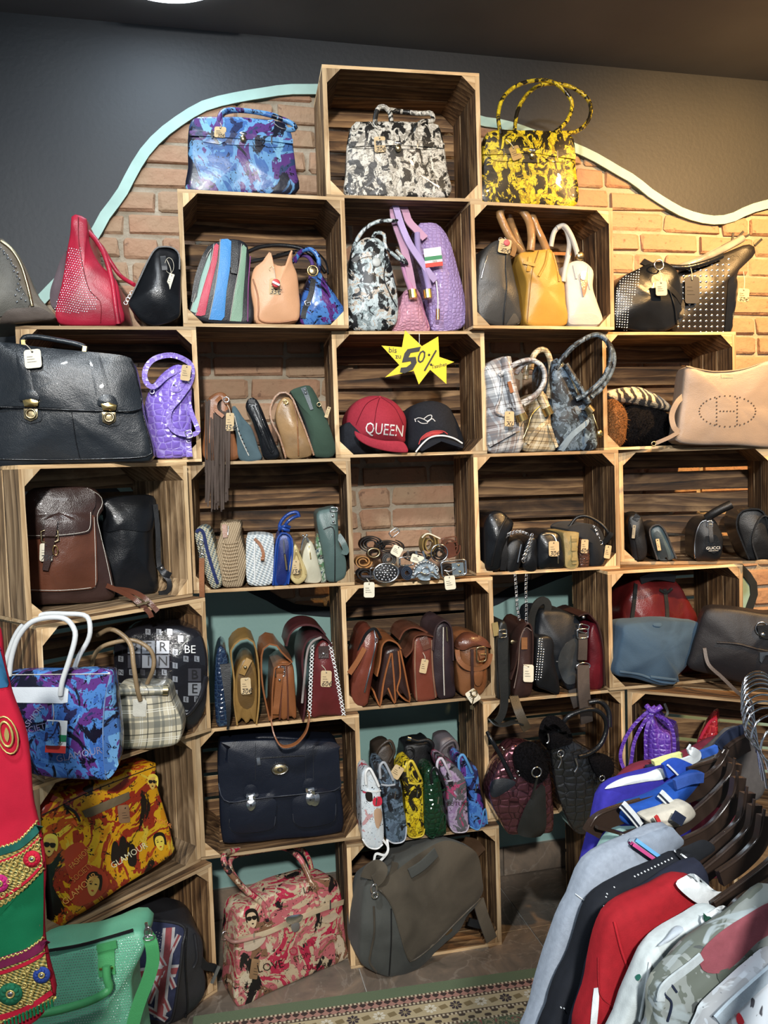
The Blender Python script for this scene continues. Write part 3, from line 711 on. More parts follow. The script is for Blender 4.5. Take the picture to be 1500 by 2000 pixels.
# ================================================================= ROW 2, left of the crates
b = Bag('shoulder_bag', 'brown bag with a curved zip and silver flower studs at the far left edge', 'handbag', top('D', .0, .1), (40, 635))
b.body('body', [(-45, 634), (-40, 560), (-28, 490), (-5, 464), (8, 468), (30, 490), (52, 530), (75, 580), (110, 624), (75, 631), (20, 636)], leather('taupe_leather', (.14, .115, .085), .45), .2, bulge=.02)
b.patch('front_panel', [(-40, 620), (-38, 520), (-15, 482), (5, 486), (22, 510), (40, 555), (58, 597), (20, 612)], leather('dark_taupe_leather', (.075, .07, .055), .5), .004)
b.patch('base_panel', [(2, 633), (15, 606), (52, 601), (80, 601), (106, 622), (60, 630)], leather('taupe_leather_base', (.11, .085, .07), .5), .005)
b.tube('zip', [(2, 471), (22, 487), (40, 515), (53, 555), (63, 598)], 3, BRASSD, on=True, lift=.003)
for (u, v) in [(1, 485), (7, 491), (8, 496), (14, 499), (15, 505), (21, 508), (22, 515), (25, 519), (30, 522), (27, 530), (34, 533), (33, 540), (38, 545), (35, 555), (40, 562), (33, 566), (37, 569), (45, 575), (30, 577), (41, 583), (50, 588), (33, 590)]: b.disc('stud', u, v, 2.1, SILVER, .003, .004, n=8)
b = Bag('tote_bag', 'red tote with rows of tiny studs and long thin handles, left of the wooden crates', 'handbag', top('D', .01), (175, 634))
RED = leather('red_leather', (.46, .02, .05), .38)
b.body('body', [(116, 632), (108, 612), (112, 585), (120, 545), (130, 490), (139, 421), (152, 420), (167, 424), (173, 470), (196, 515), (226, 545), (237, 590), (239, 630), (180, 636)], RED, .26, bulge=.02, taper=1., nz=.005)
b.body('mesh_side', [(100, 596), (98, 570), (108, 535), (118, 505), (130, 490), (125, 540), (116, 590), (110, 605)], suede('dark_mesh', (.10, .075, .085)), .12, .02, .006)
pl_ = [(106, 603), (122, 560), (130, 510), (136, 482), (158, 484), (162, 520), (172, 560), (190, 585), (188, 606), (150, 612), (112, 612)]
b.studs('studs', pl_, 4.6, 1.35, SILVER, .12, stag=True, warp=.5)
b.tube('handle', [(170, 450, .03), (188, 470, .02), (205, 500, .0), (218, 545, -.004), (226, 600, -.01), (231, 632, -.006)], 4.6, RED)
b.tube('handle', [(172, 464, .2), (195, 478, .2), (215, 510, .2), (235, 538, .2), (262, 556, .15)], 4.2, RED)
b.tube('top_seam', [(153, 424), (155, 480), (172, 560), (196, 590), (196, 630)], .8, leather('dark_red_leather', (.22, .01, .02)), on=True)
b = Bag('satchel', 'glossy black leather bag with a dangling white tag, left of the striped bag', 'handbag', top('D', -.01), (300, 640))
b.body('body', [(262, 622), (250, 600), (262, 575), (280, 530), (300, 492), (316, 482), (335, 485), (351, 498), (353, 560), (352, 610), (348, 634), (310, 648), (285, 645)], BLKS, .24, bulge=.025, nz=.006)
b.sheet('flap', [(255, 590), (275, 545), (300, 492), (316, 482), (338, 485), (350, 500), (351, 530)], BLK, -.012, .2, .004)
b.strap('gusset_strap', [(318, 500), (322, 528)], 10, BLK, on=True)
for i in range(4): b.ring('ring', 246+i*4, 601-i*7, 3.4, .8, SILVER, back=.0, rot=i)
b.tag(332, 556, 10, 34, -.28, CREAM, to=(326, 510)); b.ring('tag_loop', 331, 522, 8, .4, TWINE, sy=1.8, back=-.018)
# crate B
b = Bag('striped_bag', 'striped bag in red, blue, mint and black leather standing sideways in its crate', 'handbag', inn('B', .02), (435, 625))
b.body('body', [(369, 612), (380, 555), (396, 498), (410, 478), (430, 470), (455, 466), (478, 472), (486, 490), (490, 560), (493, 628), (440, 632), (395, 626)], leather('black_bag_leather', (.02, .02, .025), .4), .2, bulge=.01, nz=.002)
for nm, p_, c_ in (('mint_stripe', [(372, 607), (390, 545), (404, 500), (413, 486), (410, 515), (398, 560), (385, 613)], (.26, .42, .36)), ('red_stripe', [(382, 616), (394, 570), (412, 510), (418, 476), (428, 474), (424, 510), (412, 560), (400, 618)], (.55, .035, .08)),
    ('blue_stripe', [(408, 624), (420, 565), (428, 510), (430, 467), (452, 466), (450, 520), (442, 570), (438, 626)], (.04, .25, .60)), ('green_stripe', [(449, 627), (458, 570), (468, 515), (472, 476), (482, 480), (478, 540), (475, 580), (473, 628)], (.22, .36, .25))):
    b.patch(nm, p_, leather(nm, c_, .45, .15), .003, .001, 30, False); b.tube('stitching', [p_[0], p_[1], p_[2], p_[3]], .45, NAVYT, on=True, lift=.006, m_=4)
b.strap('buckle_strap', [(459, 470), (460, 500), (457, 534)], 11, BLK, on=True, lift=.009); b.buckle(456, 528, 12, 11, BLKS)
b.tube('piping', [(489, 500), (485, 560), (484, 628)], 1, plain('purple_thread', (.25, .05, .2), .6), on=True)
b.strap('side_handle', [(378, 590, -.004), (385, 545, -.008), (400, 502, -.006), (412, 482, 0)], 10, BLK, .006)
b.tube('handle', [(484, 492, .04), (510, 482, .05), (550, 479, .06), (590, 486, .06), (615, 505, .05), (635, 532, .03)], 4, BLK); b.tube('handle', [(484, 512, .02), (515, 506, .03), (545, 500, .05), (575, 492, .06)], 4, BLK)
PEACH = leather('peach_leather', (.70, .37, .20), .38, .12)
b = Bag('handbag', 'peach leather handbag with two pinched horns and a round badge tag', 'handbag', inn('B', .015), (540, 632))
b.body('body', [(500, 632), (495, 600), (491, 560), (496, 525), (512, 510), (524, 494), (530, 495), (532, 512), (548, 520), (562, 514), (566, 492), (572, 490), (571, 512), (580, 535), (585, 575), (586, 605), (580, 628), (540, 635)], PEACH, .2, bulge=.016, n=60)
b.tube('piping', [(494, 545), (503, 575), (505, 600), (508, 626), (545, 630), (578, 625)], 1.5, leather('tan_edge', (.45, .2, .1)), on=True)
b.tube('top_edge', [(517, 508), (527, 494)], 2.2, PEACH, 5); b.tube('top_edge', [(563, 512), (570, 490)], 2.2, PEACH, 5)
b.tag(537, 560, 22, 32, -.05, txt='35€', to=(532, 520)); b.disc('round_badge', 539, 553, 8, plain('badge_red', (.6, .06, .06), .5), .003, .024); b.strap('badge_band', [(532, 550), (546, 557)], 4, WHITE, .002, on=True, lift=.031, n=3)
b.ring('clasp', 531, 526, 5, 1, BRASSD, back=-.012)
b = Bag('printed_handbag', 'small blue collage print handbag leaning inside the striped bag crate', 'handbag', inn('B', .02), (628, 632))
b.body('body', [(590, 632), (586, 605), (592, 575), (602, 545), (612, 528), (624, 530), (645, 560), (664, 590), (676, 608), (668, 626), (628, 635)], BLUE2, .2, bulge=.02)
b.tube('handle', [(575, 512, .05), (588, 492, .03), (608, 488, .0), (622, 505, -.004), (622, 530, -.01)], 4.6, BLUE2); b.tube('handle', [(565, 520, .08), (580, 502, .06), (598, 500, .04), (610, 515, .02), (606, 545, 0)], 4, leather('violet_leather', (.14, .07, .26)))
b.tube('braided_cord', [(540, 498, .1), (575, 490, .1), (612, 490, .08), (635, 510, .05), (641, 535, .03)], 2, BLKS); b.disc('emblem', 611, 529, 9, BRASSD, .004, .01); b.ring('emblem_ring', 611, 529, 10, 1.4, GOLD, back=-.02)
b.strap('side_strap', [(612, 545), (607, 575), (595, 605), (592, 622)], 10, BLK, on=True); b.buckle(601, 592, 10, 10, SILVER, .3)
# gap between B and C, on top of E
b = Bag('printed_handbag', 'rounded black and white print bag left of the lavender snakeskin bag', 'handbag', top('E', .0), (725, 640))
b.body('body', [(684, 640), (680, 600), (679, 550), (684, 505), (697, 476), (716, 462), (728, 462), (745, 470), (757, 495), (768, 530), (776, 570), (777, 620), (762, 642), (725, 645)], MONOB, .22, bulge=.03)
b.tube('handle', [(684, 520, .03), (692, 480, .02), (710, 450, .01), (735, 434, .0), (762, 431, .0), (785, 433, .02)], 4, MONOB); b.tube('handle', [(728, 465, .0), (734, 455, -.01), (750, 458, -.01), (753, 480, -.005), (772, 500, -.01), (795, 515, -.01), (788, 505, .0), (775, 490, .03)], 3.6, MONOB)
b.strap('belt', [(688, 512), (705, 500), (725, 496), (740, 502)], 9, MONOB, on=True, lift=.005); b.disc('flower_badge', 735, 512, 9, leather('pale_badge', (.6, .62, .6)), .004, .004)
b.tube('piping', [(757, 500), (750, 540), (762, 575), (775, 600)], 1.2, BLK, on=True)
b = Bag('handbag', 'pink snakeskin handbag half behind the lavender straps', 'handbag', top('E', .03), (805, 641))
PKS = croc('pink_snakeskin', (.55, .27, .36), (.42, .19, .27), 70., .5, .1); LVS = croc('lavender_snakeskin', (.36, .26, .52), (.25, .17, .38), 70., .5, .1)
b.body('body', [(766, 641), (772, 615), (782, 590), (790, 568), (802, 562), (816, 566), (828, 600), (840, 642), (800, 643)], PKS, .2, bulge=.02)
b.tube('seam', [(792, 575), (812, 572), (826, 600), (836, 640)], 1.2, leather('dark_pink', (.3, .1, .2)), on=True)
b = Bag('handbag', 'lavender snakeskin handbag with looping pink straps and a flag tag', 'handbag', top('E', .035), (870, 641))
b.body('body', [(845, 641), (838, 600), (828, 540), (818, 480), (816, 440), (832, 434), (855, 436), (875, 460), (888, 495), (900, 540), (912, 590), (918, 612), (905, 632), (875, 642)], LVS, .2, bulge=.028)
b.strap('handle', [(806, 562, -.03), (798, 520, -.03), (786, 475, -.02), (772, 435, .0), (768, 408, .0), (778, 400, .0), (790, 410, .0), (798, 432, -.01), (815, 450, -.02), (830, 465, -.03)], 14, suede('pale_pink_strap', (.52, .30, .42), .15), .008)
b.strap('handle', [(772, 402, -.01), (784, 440, -.03), (800, 475, -.04), (820, 505, -.045), (838, 530, -.045), (850, 545, -.04)], 12, suede('lilac_strap', (.44, .34, .58), .15), .008)
b.tube('handle', [(815, 455, -.02), (818, 490, -.035), (830, 525, -.04), (838, 560, -.04)], 6, suede('violet_strap', (.36, .28, .52), .15)); b.tube('handle', [(785, 500, .0), (792, 530, -.02), (803, 562, -.03)], 6, suede('rose_strap', (.5, .24, .38), .15))
for (u, v) in ((806, 569), (835, 569)): b.tube('gold_ring', [(u-1, v-7, -.04), (u+1, v+9, -.042)], 8.5, GOLD, 4, m_=12)
b.flag(846, 500, 34, 36, .12, -.05); b.tube('cord', [(852, 545, -.045), (855, 575, -.045), (855, 598, -.045)], 1.2, WHITE); b.tube('lock_charm', [(855, 598, -.046), (855, 618, -.046)], 3.6, GOLD, 4)
b.patch('side_flap', [(836, 600), (842, 585), (850, 590), (848, 625), (838, 638)], LVS, .006)
# crate C
b = Bag('handbag', 'dark grey leather handbag standing sideways beside the mustard bag', 'handbag', inn('C', .03), (975, 638))
GRL = leather('grey_leather', (.042, .043, .043), .36, .15)
b.body('body', [(934, 624), (930, 590), (930, 545), (938, 505), (955, 478), (975, 468), (992, 472), (1000, 510), (1009, 560), (1016, 600), (1018, 632), (985, 641), (950, 634)], GRL, .22, bulge=.018)
b.tube('seam', [(990, 478), (988, 520), (990, 560), (986, 600), (983, 638)], 1.3, BLK, on=True); b.patch('corner_panel', [(988, 640), (996, 622), (1006, 612), (1016, 632), (1005, 638)], leather('grey_corner', (.10, .09, .075)), .003)
b.tube('zip', [(940, 545, -.012), (946, 520, -.014), (952, 500, -.012)], 1.3, SILVER); b.tag(986, 481, 24, 28, -.15, txt='40€', to=(985, 464)); b.disc('tag_badge', 990, 474, 6, plain('badge_red2', (.6, .1, .12), .5), .002, .022); b.ring('clasp', 978, 468, 4, 1, SILVER, back=-.01)
MUS = leather('mustard_leather', (.52, .28, .05), .36, .14)
b = Bag('handbag', 'mustard leather handbag with tall plastic wrapped tan handles', 'handbag', inn('C', .025), (1068, 636))
b.body('body', [(1028, 632), (1026, 590), (1028, 550), (1018, 520), (1014, 495), (1035, 489), (1060, 487), (1076, 486), (1084, 505), (1090, 530), (1102, 548), (1106, 590), (1109, 632), (1068, 638)], MUS, .2, bulge=.02, n=60)
b.tube('pleat', [(1070, 490), (1065, 515), (1052, 540)], 2.4, MUS, on=True); b.tube('pleat', [(1080, 495), (1088, 525), (1092, 550)], 2., MUS, on=True); b.tube('seam', [(1052, 490), (1040, 530), (1034, 580), (1030, 630)], .9, leather('tan_seam', (.3, .15, .03)), on=True)
b.strap('belt_tab', [(1036, 502), (1032, 530)], 8, MUS, on=True); b.strap('belt_tab', [(1022, 512), (1046, 518)], 6, MUS, on=True, lift=.007)
WRAP = leather('wrapped_tan', (.40, .22, .09), .12, .4, .8)
b.tube('handle', [(1020, 492, .02), (1000, 470, .02), (982, 435, .02), (976, 415, .02), (985, 403, .02), (1002, 404, .02), (1020, 412, .02), (1034, 435, .01), (1038, 465, .0), (1036, 490, .0)], 8, WRAP); b.tube('handle', [(1022, 496, .08), (1008, 462, .08), (996, 430, .07), (996, 408, .06), (1012, 403, .05), (1034, 414, .04), (1048, 445, .03), (1060, 470, .02), (1068, 490, .01)], 7.5, WRAP)
b.strap('handle_wrap', [(996, 470, .0), (1004, 485, .0), (1000, 500, .0)], 10, WRAP)
WHL = leather('white_leather', (.52, .50, .46), .38, .08)
b = Bag('handbag', 'white leather handbag with slim white handles and a pink gold charm', 'handbag', inn('C', .025), (1142, 636))
b.body('body', [(1112, 634), (1108, 600), (1106, 560), (1103, 525), (1115, 512), (1135, 508), (1150, 515), (1159, 530), (1158, 560), (1167, 590), (1179, 625), (1170, 636), (1140, 638)], WHL, .2, bulge=.018)
b.tube('handle', [(1076, 482, .08), (1082, 455, .07), (1095, 443, .06), (1106, 450, .05), (1112, 475, .04), (1108, 505, .03)], 5, WHL); b.tube('handle', [(1088, 446, .06), (1102, 442, .05), (1116, 462, .03), (1126, 490, .01), (1128, 500, .0)], 5, WHL)
b.tube('handle_end', [(1110, 500, .0), (1104, 525, -.004), (1100, 550, -.002)], 5, WHL); b.disc('round_clasp', 1133, 500, 8.5, BRASSD, .008, -.0, on=False); b.patch('base_seam', [(1112, 632), (1118, 615), (1160, 613), (1172, 632), (1140, 634)], WHL, .003)
b.tube('pleat', [(1150, 520), (1148, 545), (1152, 565)], 2, WHL, on=True); b.tube('pleat', [(1120, 518), (1126, 545)], 2, WHL, on=True); b.patch('charm', [(1136, 560), (1134, 542), (1142, 535), (1148, 545), (1146, 565), (1140, 580)], leather('rose_gold_charm', (.5, .24, .16), .2), .006)
b.patch('gold_charm', [(1136, 545), (1135, 532), (1146, 530), (1147, 545)], GOLD, .01)
# right: on top of F
b = Bag('handbag', 'black leather bag with a finely studded side panel and a blank grey tag', 'handbag', top('F', .0), (1265, 650))
b.body('body', [(1203, 642), (1199, 600), (1200, 565), (1215, 542), (1245, 525), (1270, 513), (1300, 512), (1322, 530), (1330, 560), (1334, 600), (1330, 636), (1300, 655), (1262, 656), (1232, 652)], BLKS, .2, bulge=.03, nz=.008)
b.studs('studs', [(1202, 640), (1200, 575), (1212, 545), (1250, 525), (1246, 560), (1232, 600), (1226, 648)], 5, 1.5, SILVER, .08)
b.strap('bow', [(1254, 510, .02), (1272, 520, .0)], 12, BLK, .01); b.ring('silver_ring', 1287, 518, 9, 1.4, SILVER, back=-.03); b.tube('tassel', [(1305, 560), (1318, 600), (1322, 640)], 1.6, BLK, on=True, lift=.004); b.strap('round_strap', [(1300, 555), (1325, 580), (1333, 605), (1322, 640)], 9, BLK, on=True, lift=.006)
b.tag(1292, 567, 22, 30, .03, plain('grey_tag', (.42, .38, .30), .6), to=(1288, 528), back=-.05)
b = Bag('handbag', 'large black bag covered in domed studs with plastic wrapped handles', 'handbag', top('F', .06), (1380, 650))
b.body('body', [(1312, 648), (1312, 600), (1316, 560), (1330, 528), (1360, 512), (1400, 500), (1440, 484), (1462, 476), (1476, 482), (1474, 498), (1452, 515), (1440, 540), (1438, 580), (1434, 620), (1424, 652), (1370, 652)], leather('studded_black', (.015, .013, .012), .35), .16, bulge=.025, nz=.005)
b.studs('dome_studs', [(1318, 648), (1318, 560), (1340, 526), (1425, 505), (1425, 540), (1418, 575), (1413, 650)], 11, 3.0, SILVER, 0., stag=False, lift=.0)
b.patch('end_panel', [(1416, 650), (1420, 590), (1424, 545), (1440, 545), (1438, 590), (1432, 622), (1424, 650)], BLKS, .004)
PLAS = leather('clear_wrap', (.34, .31, .26), .12, .6, .9)
b.tube('wrapped_handle', [(1322, 525, -.01), (1350, 515, -.02), (1385, 500, -.02), (1420, 482, -.01), (1450, 466, .0)], 7, PLAS); b.tube('wrapped_handle', [(1300, 520, -.01), (1340, 522, -.03), (1380, 512, -.03), (1410, 500, -.02)], 5, BLKS)
for p_ in ([(1430, 470, 0), (1432, 455, 0)], [(1436, 470, 0), (1452, 452, 0)], [(1440, 472, 0), (1464, 458, 0)], [(1474, 480, 0), (1488, 467, 0)]): b.strap('tassel', p_, 4, BLK, .004, n=4)
b.tag(1352, 566, 28, 52, .0, plain('black_tag', (.02, .022, .03), .4), to=(1346, 514), back=-.035); b.tag(1452, 576, 22, 26, -.1, CARD, txt='60€', to=(1452, 530), back=-.0)
# ================================================================= ROW 3
BRF = leather('briefcase_black', (.014, .018, .023), .32, .25, .1)
f3 = Fr((-.80, 2.15, 0), .21, CRATES['G']['z']+.4012)
b = Bag('briefcase', 'large black leather briefcase with two brass clasps at the left edge', 'briefcase', f3, (150, 895))
b.body('body', [(-35, 902), (-32, 800), (-28, 690), (-10, 668), (80, 676), (180, 688), (245, 695), (262, 712), (270, 760), (280, 810), (292, 850), (299, 885), (290, 898), (240, 900), (100, 903)], BRF, .11, bulge=.02, n=72)
b.patch('flap', [(-34, 795), (-30, 672), (20, 672), (120, 682), (240, 694), (258, 708), (266, 735), (276, 785), (272, 801), (240, 803), (120, 797), (20, 793)], BRF, .007, .004, 60, True, rings=6, bvh=True)
for x0, x1, y0, y1 in ((32, 55, 678, 770), (176, 208, 688, 775)): b.patch('flap_strap', [(x0-4, y0), (x0+18, y0+1), (x1+14, y1+8), (x0+12, y1+8)], BRF, .004, .001, 24, False)
for u, v in ((57, 770), (210, 780)): b.patch('strap_end', [(u-18, v+12), (u-16, v-4), (u, v-10), (u+15, v-3), (u+17, v+13)], BRF, .008, .003, 24)
for u, v in ((60, 790), (213, 797)):
    b.patch('lock_plate', [(u-20, v+30), (u-20, v+4), (u+20, v+4), (u+22, v+32), (u, v+38)], BRF, .004, .0, 20, False)
    q = b.patch('brass_clasp', [(u-16, v-8), (u, v-11), (u+15, v-6), (u+13, v+5), (u-12, v+5)], GOLD, .014, .003, 20, False); b.patch('brass_catch', [(u-14, v+8), (u+13, v+8), (u+13, v+26), (u, v+33), (u-13, v+27)], BRASSD, .010, .002, 20, False); b.ring('lock_ring', u, v+18, 8, 2, BRASSD, on=True, lift=.016, par=None)
b.tube('handle', [(44, 676, .03), (46, 660, .03), (70, 658, .03), (110, 664, .03), (150, 672, .03), (168, 680, .03), (163, 690, .03)], 5, BRF); b.strap('handle_mount', [(45, 664, .02), (47, 680, .02)], 7, GOLD, .004, n=3); b.strap('handle_mount', [(166, 676, .02), (164, 688, .02)], 7, GOLD, .004, n=3)
b.tube('flap_piping', [(-30, 794), (60, 797), (150, 801), (240, 803), (272, 800), (277, 785), (264, 725), (256, 706)], 1.8, BLKS, on=True, lift=.009); b.tube('bottom_piping', [(0, 897), (100, 898), (240, 895), (290, 890), (296, 880), (280, 812)], 1.6, BLKS, on=True); b.tube('centre_seam', [(140, 805), (148, 860), (156, 895)], .9, BLKS, on=True)
b.tag(64, 700, 33, 36, .1, CREAM, to=(44, 668), back=-.04)
b = Bag('handbag', 'lilac crocodile pattern bag with long looping straps beside the black briefcase', 'handbag', inn('D', -.01), (330, 890))
LIL = croc('lilac_croc', (.24, .15, .60), (.46, .38, .80), 42., .22, .5)
b.body('body', [(296, 880), (286, 840), (282, 800), (290, 765), (310, 735), (335, 715), (352, 712), (366, 722), (374, 760), (374, 820), (372, 870), (368, 888), (340, 893), (305, 892)], LIL, .2, bulge=.028, nz=.005)
LST = croc('lilac_strap_croc', (.28, .19, .60), (.42, .34, .72), 60., .25, .5)
b.strap('handle', [(350, 722, -.01), (325, 735, -.02), (300, 755, -.03), (285, 745, -.03), (284, 722, -.02), (300, 702, -.02), (330, 694, -.01), (355, 700, -.01), (374, 715, .0), (372, 745, -.01), (352, 775, -.03), (332, 800, -.035), (330, 825, -.035), (345, 842, -.035), (372, 848, -.035)], 10, LST, .005, n=60)
b.strap('strap', [(366, 770, .0), (372, 800, -.01), (384, 830, -.03), (386, 842, -.03), (370, 850, -.03)], 9, LST, .004); b.strap('strap', [(366, 850, -.01), (368, 870, -.01), (370, 890, -.01)], 12, LST, .004); b.buckle(369, 846, 12, 14, SILVER, .3, False, -.04)
b.patch('handle_tab', [(334, 755), (350, 745), (362, 752), (350, 765), (336, 765)], LST, .004); b.disc('rivet', 340, 752, 2.4, SILVER); b.disc('rivet', 356, 727, 2.4, SILVER)
b.tag(363, 728, 19, 30, -.15, CARD, back=-.035); b.ring('clasp', 297, 764, 4, 1.2, SILVER, back=-.02)
# gap D-E on top of H
b = Bag('clutch_bag', 'brown leather bag with long dark suede fringe hanging over the shelf edge', 'handbag', top('H', .0), (430, 892))
BRN = leather('saddle_brown', (.30, .115, .045), .34); FRG = suede('fringe_suede', (.075, .055, .045))
b.body('body', [(400, 892), (398, 840), (400, 790), (412, 772), (432, 765), (446, 776), (454, 820), (462, 860), (468, 885), (455, 895)], BRN, .2, bulge=.01)
rf = random.Random(8)
def fringe(b, xs, v0, v1, mat, w=3.2, back=-.012, sway=3., jit=10, name='fringe_strand'):
    for i, x in enumerate(xs):
        dx = rf.uniform(-sway, sway); e = v1+rf.uniform(-jit, jit)
        b.strap(name, [(x, v0+rf.uniform(-3, 3), back+.004), (x+dx*.4, (v0+e)/2, back-rf.uniform(0, .01)), (x+dx, e, back-rf.uniform(-.004, .012))], w*rf.uniform(.7, 1.2), mat, .0022, n=6)
fringe(b, [402+2.6*i for i in range(12)], 782, 905, FRG, 3., -.014, 2, 14); fringe(b, [403+2.5*i for i in range(12)], 893, 985, FRG, 3.6, -.02, 4, 16); fringe(b, [424+2.7*i for i in range(10)], 800, 960, FRG, 3.6, -.026, 6, 30)
b.strap('laced_edge', [(416, 780), (414, 830), (412, 885)], 9, BRN, on=True, lift=.008); b.strap('strap', [(432, 775, -.02), (422, 785, -.03), (422, 800, -.03), (436, 812, -.03)], 7, BRN, .004); b.ring('clasp', 442, 780, 5, 1.3, SILVER, back=-.03); b.tag(449, 822, 16, 34, -.02, CARD, '35€', to=(444, 790), back=-.03)
def side_bag(name, label, cat, fr, pos, pts, mat, depth=.2, flap=None, fmat=None, gus=None, gmat=None, d=0., bulge=.012, nz=.004, fth=.005, fb=(-.012, None)):
    """a bag seen from its narrow end; flap = leather wrapped over the top; gus = dark recessed gusset"""
    b = Bag(name, label, cat, fr, pos, d); b.body('body', pts, mat, depth, bulge=bulge, nz=nz, n=44)
    if gus: b.patch('gusset', gus, gmat or mat, .002, -.0015, 26)
    if flap: b.sheet('flap', flap, fmat or mat, fb[0], fb[1] or depth*.9, fth)
    return b
b = side_bag('clutch_bag', 'blue grey suede pouch with a laced seam beside the fringed bag', 'handbag', top('H', .0), (482, 893), [(468, 893), (460, 850), (453, 800), (460, 793), (475, 815), (492, 835), (505, 870), (511, 892)], suede('blue_grey_suede', (.075, .115, .13)), .16)
b.tube('laced_seam', [(458, 812), (468, 850), (486, 890)], 1., NAVYT, on=True, m_=4); fr_ = [(460+i*3.3, 826+i*8.) for i in range(8)]
for u, v in fr_: b.disc('lace_hole', u, v, 1.6, BLK, .001)
b = side_bag('clutch_bag', 'slim glossy black clutch leaning between two pouches in the second column', 'handbag', top('H', .0), (525, 893), [(516, 890), (504, 850), (490, 815), (479, 795), (483, 780), (495, 776), (505, 788), (522, 825), (538, 862), (546, 884), (538, 892)], BLKS, .18)
for dx in (0, 7, 13): b.tube('fold', [(488+dx, 792), (504+dx, 830), (522+dx*.9, 872), (532, 886)], 1.4, BLKS, on=True)
b.strap('strap', [(484, 783), (498, 785)], 8, BLK, .004, on=True)
COP = leather('copper_leather', (.28, .125, .05), .25, .4, .3)
b = side_bag('clutch_bag', 'copper brown bag with crinkled gold inside its gusset', 'handbag', top('H', .0), (575, 893), [(560, 892), (546, 850), (538, 815), (545, 785), (558, 774), (572, 782), (585, 815), (600, 850), (611, 884), (590, 894)], leather('gold_gusset', (.40, .24, .11), .3, .5, .3), .18, [(558, 893), (545, 850), (532, 825), (528, 800), (538, 775), (555, 766), (572, 778), (585, 810), (600, 850), (613, 888)], COP, d=.0, nz=.006)
b.tube('divider', [(572, 785), (580, 820), (583, 890)], 1.5, COP, on=True); b.ring('clasp', 558, 785, 4, 1.3, GOLD, back=-.015); b.strap('strap_stub', [(553, 780), (562, 788)], 6, CARD, .003, on=True)
GSU = suede('green_suede', (.035, .06, .042), .4)
b = side_bag('handbag', 'dark green suede bag with a studded leather tab against the caps crate', 'handbag', top('H', .0), (630, 890), [(612, 888), (604, 850), (592, 810), (578, 780), (566, 765), (580, 757), (604, 752), (618, 768), (632, 800), (646, 840), (655, 875), (650, 892), (630, 894)], GSU, .18, bulge=.02)
b.strap('leather_tab', [(592, 757), (600, 775), (609, 800)], 11, leather('slate_tab', (.05, .07, .08)), .004, on=True, w2=6); b.disc('rivet', 596, 762, 2.6, SILVER, lift=.007); b.disc('rivet', 597, 768, 2.6, SILVER, lift=.007)
b.ring('clasp', 623, 790, 4, 1.2, BRASSD, back=-.02); b.tag(640, 805, 7, 22, -.3, CARD, back=-.02)
# crate E : caps and star
def cap(name, label, fr, pos, mat, dome, visor, under, d=0., vlift=.05):
    b = Bag(name, label, 'cap', fr, pos, d); b.body('crown', dome, mat, .17, bulge=.055, nz=.001, edge=.04, n=56)
    return b
CAPG = 'baseball caps in the crate'; CRED = cloth('cap_red', (.36, .03, .05), .1, 200.); CBLK = cloth('cap_black', (.014, .016, .022), .2, 200.)
b = Bag('baseball_cap', 'dark cap lying under the red cap, mostly hidden', 'cap', inn('E', .06), (700, 880), 0., CAPG); b.body('crown', [(666, 884), (664, 850), (672, 828), (700, 822), (740, 840), (745, 884), (700, 888)], CBLK, .12, bulge=.03, edge=.02)
b = Bag('baseball_cap', 'red baseball cap with QUEEN in white letters', 'cap', inn('E', .07), (735, 870), 0., CAPG); b.body('crown', [(690, 866), (678, 838), (680, 808), (694, 786), (716, 774), (742, 772), (768, 782), (786, 800), (795, 820), (793, 850), (788, 868), (740, 872)], CRED, .17, bulge=.07, nz=.0012, edge=.05, n=60, snap=False)
b.body('visor', [(694, 842), (712, 852), (745, 860), (780, 862), (792, 868), (798, 882), (785, 884), (755, 881), (722, 872), (700, 858)], CRED, .014, -.095, .006, .004, smooth=True)
b.text('QUEEN', 751, 840, 32, WHITE, -.09, True, lift=.003, sx=.72, name='lettering'); b.disc('button', 742, 776, 3, CRED); 
for p_ in ([(742, 775), (735, 800), (728, 848)], [(742, 775), (715, 790), (695, 830)], [(742, 775), (770, 795), (788, 830)]): b.tube('panel_seam', p_, .6, leather('cap_seam', (.2, .015, .03)), on=True, m_=4)
b = Bag('baseball_cap', 'black baseball cap with a white eye emblem and white rimmed visor', 'cap', inn('E', .08), (850, 875), 0., CAPG); b.body('crown', [(802, 880), (798, 850), (797, 815), (805, 795), (825, 784), (850, 782), (875, 792), (888, 812), (900, 840), (908, 868), (900, 880), (850, 884)], CBLK, .17, bulge=.065, nz=.001, edge=.05, n=60, snap=False)
b.body('visor', [(818, 876), (824, 862), (840, 850), (862, 846), (884, 850), (900, 862), (906, 876), (890, 868), (870, 860), (850, 862), (832, 874), (824, 882)], CBLK, .012, -.10, .006, .004)
b.tube('visor_edge', [(812, 883, -.112), (826, 866, -.112), (842, 854, -.112), (864, 851, -.112), (886, 856, -.112), (903, 866, -.108)], 1.7, WHITE); b.tube('red_line', [(818, 868, -.108), (824, 854, -.108), (842, 843, -.108), (864, 842, -.108), (874, 848, -.108)], 1., plain('cap_stripe', (.5, .04, .04), .6))
b.patch('red_logo_panel', [(822, 860), (832, 846), (852, 842), (866, 845), (850, 850), (834, 854)], plain('cap_panel', (.45, .05, .05), .7), .004)
for p_ in ([(810, 820), (818, 816), (830, 820), (836, 826), (824, 827), (816, 822)], [(828, 818), (836, 812), (843, 811), (842, 818), (834, 823)], [(836, 824), (844, 818), (850, 823)], [(812, 824), (810, 818)]): b.tube('emblem', p_, .8, WHITE, 14, on=True, m_=4)
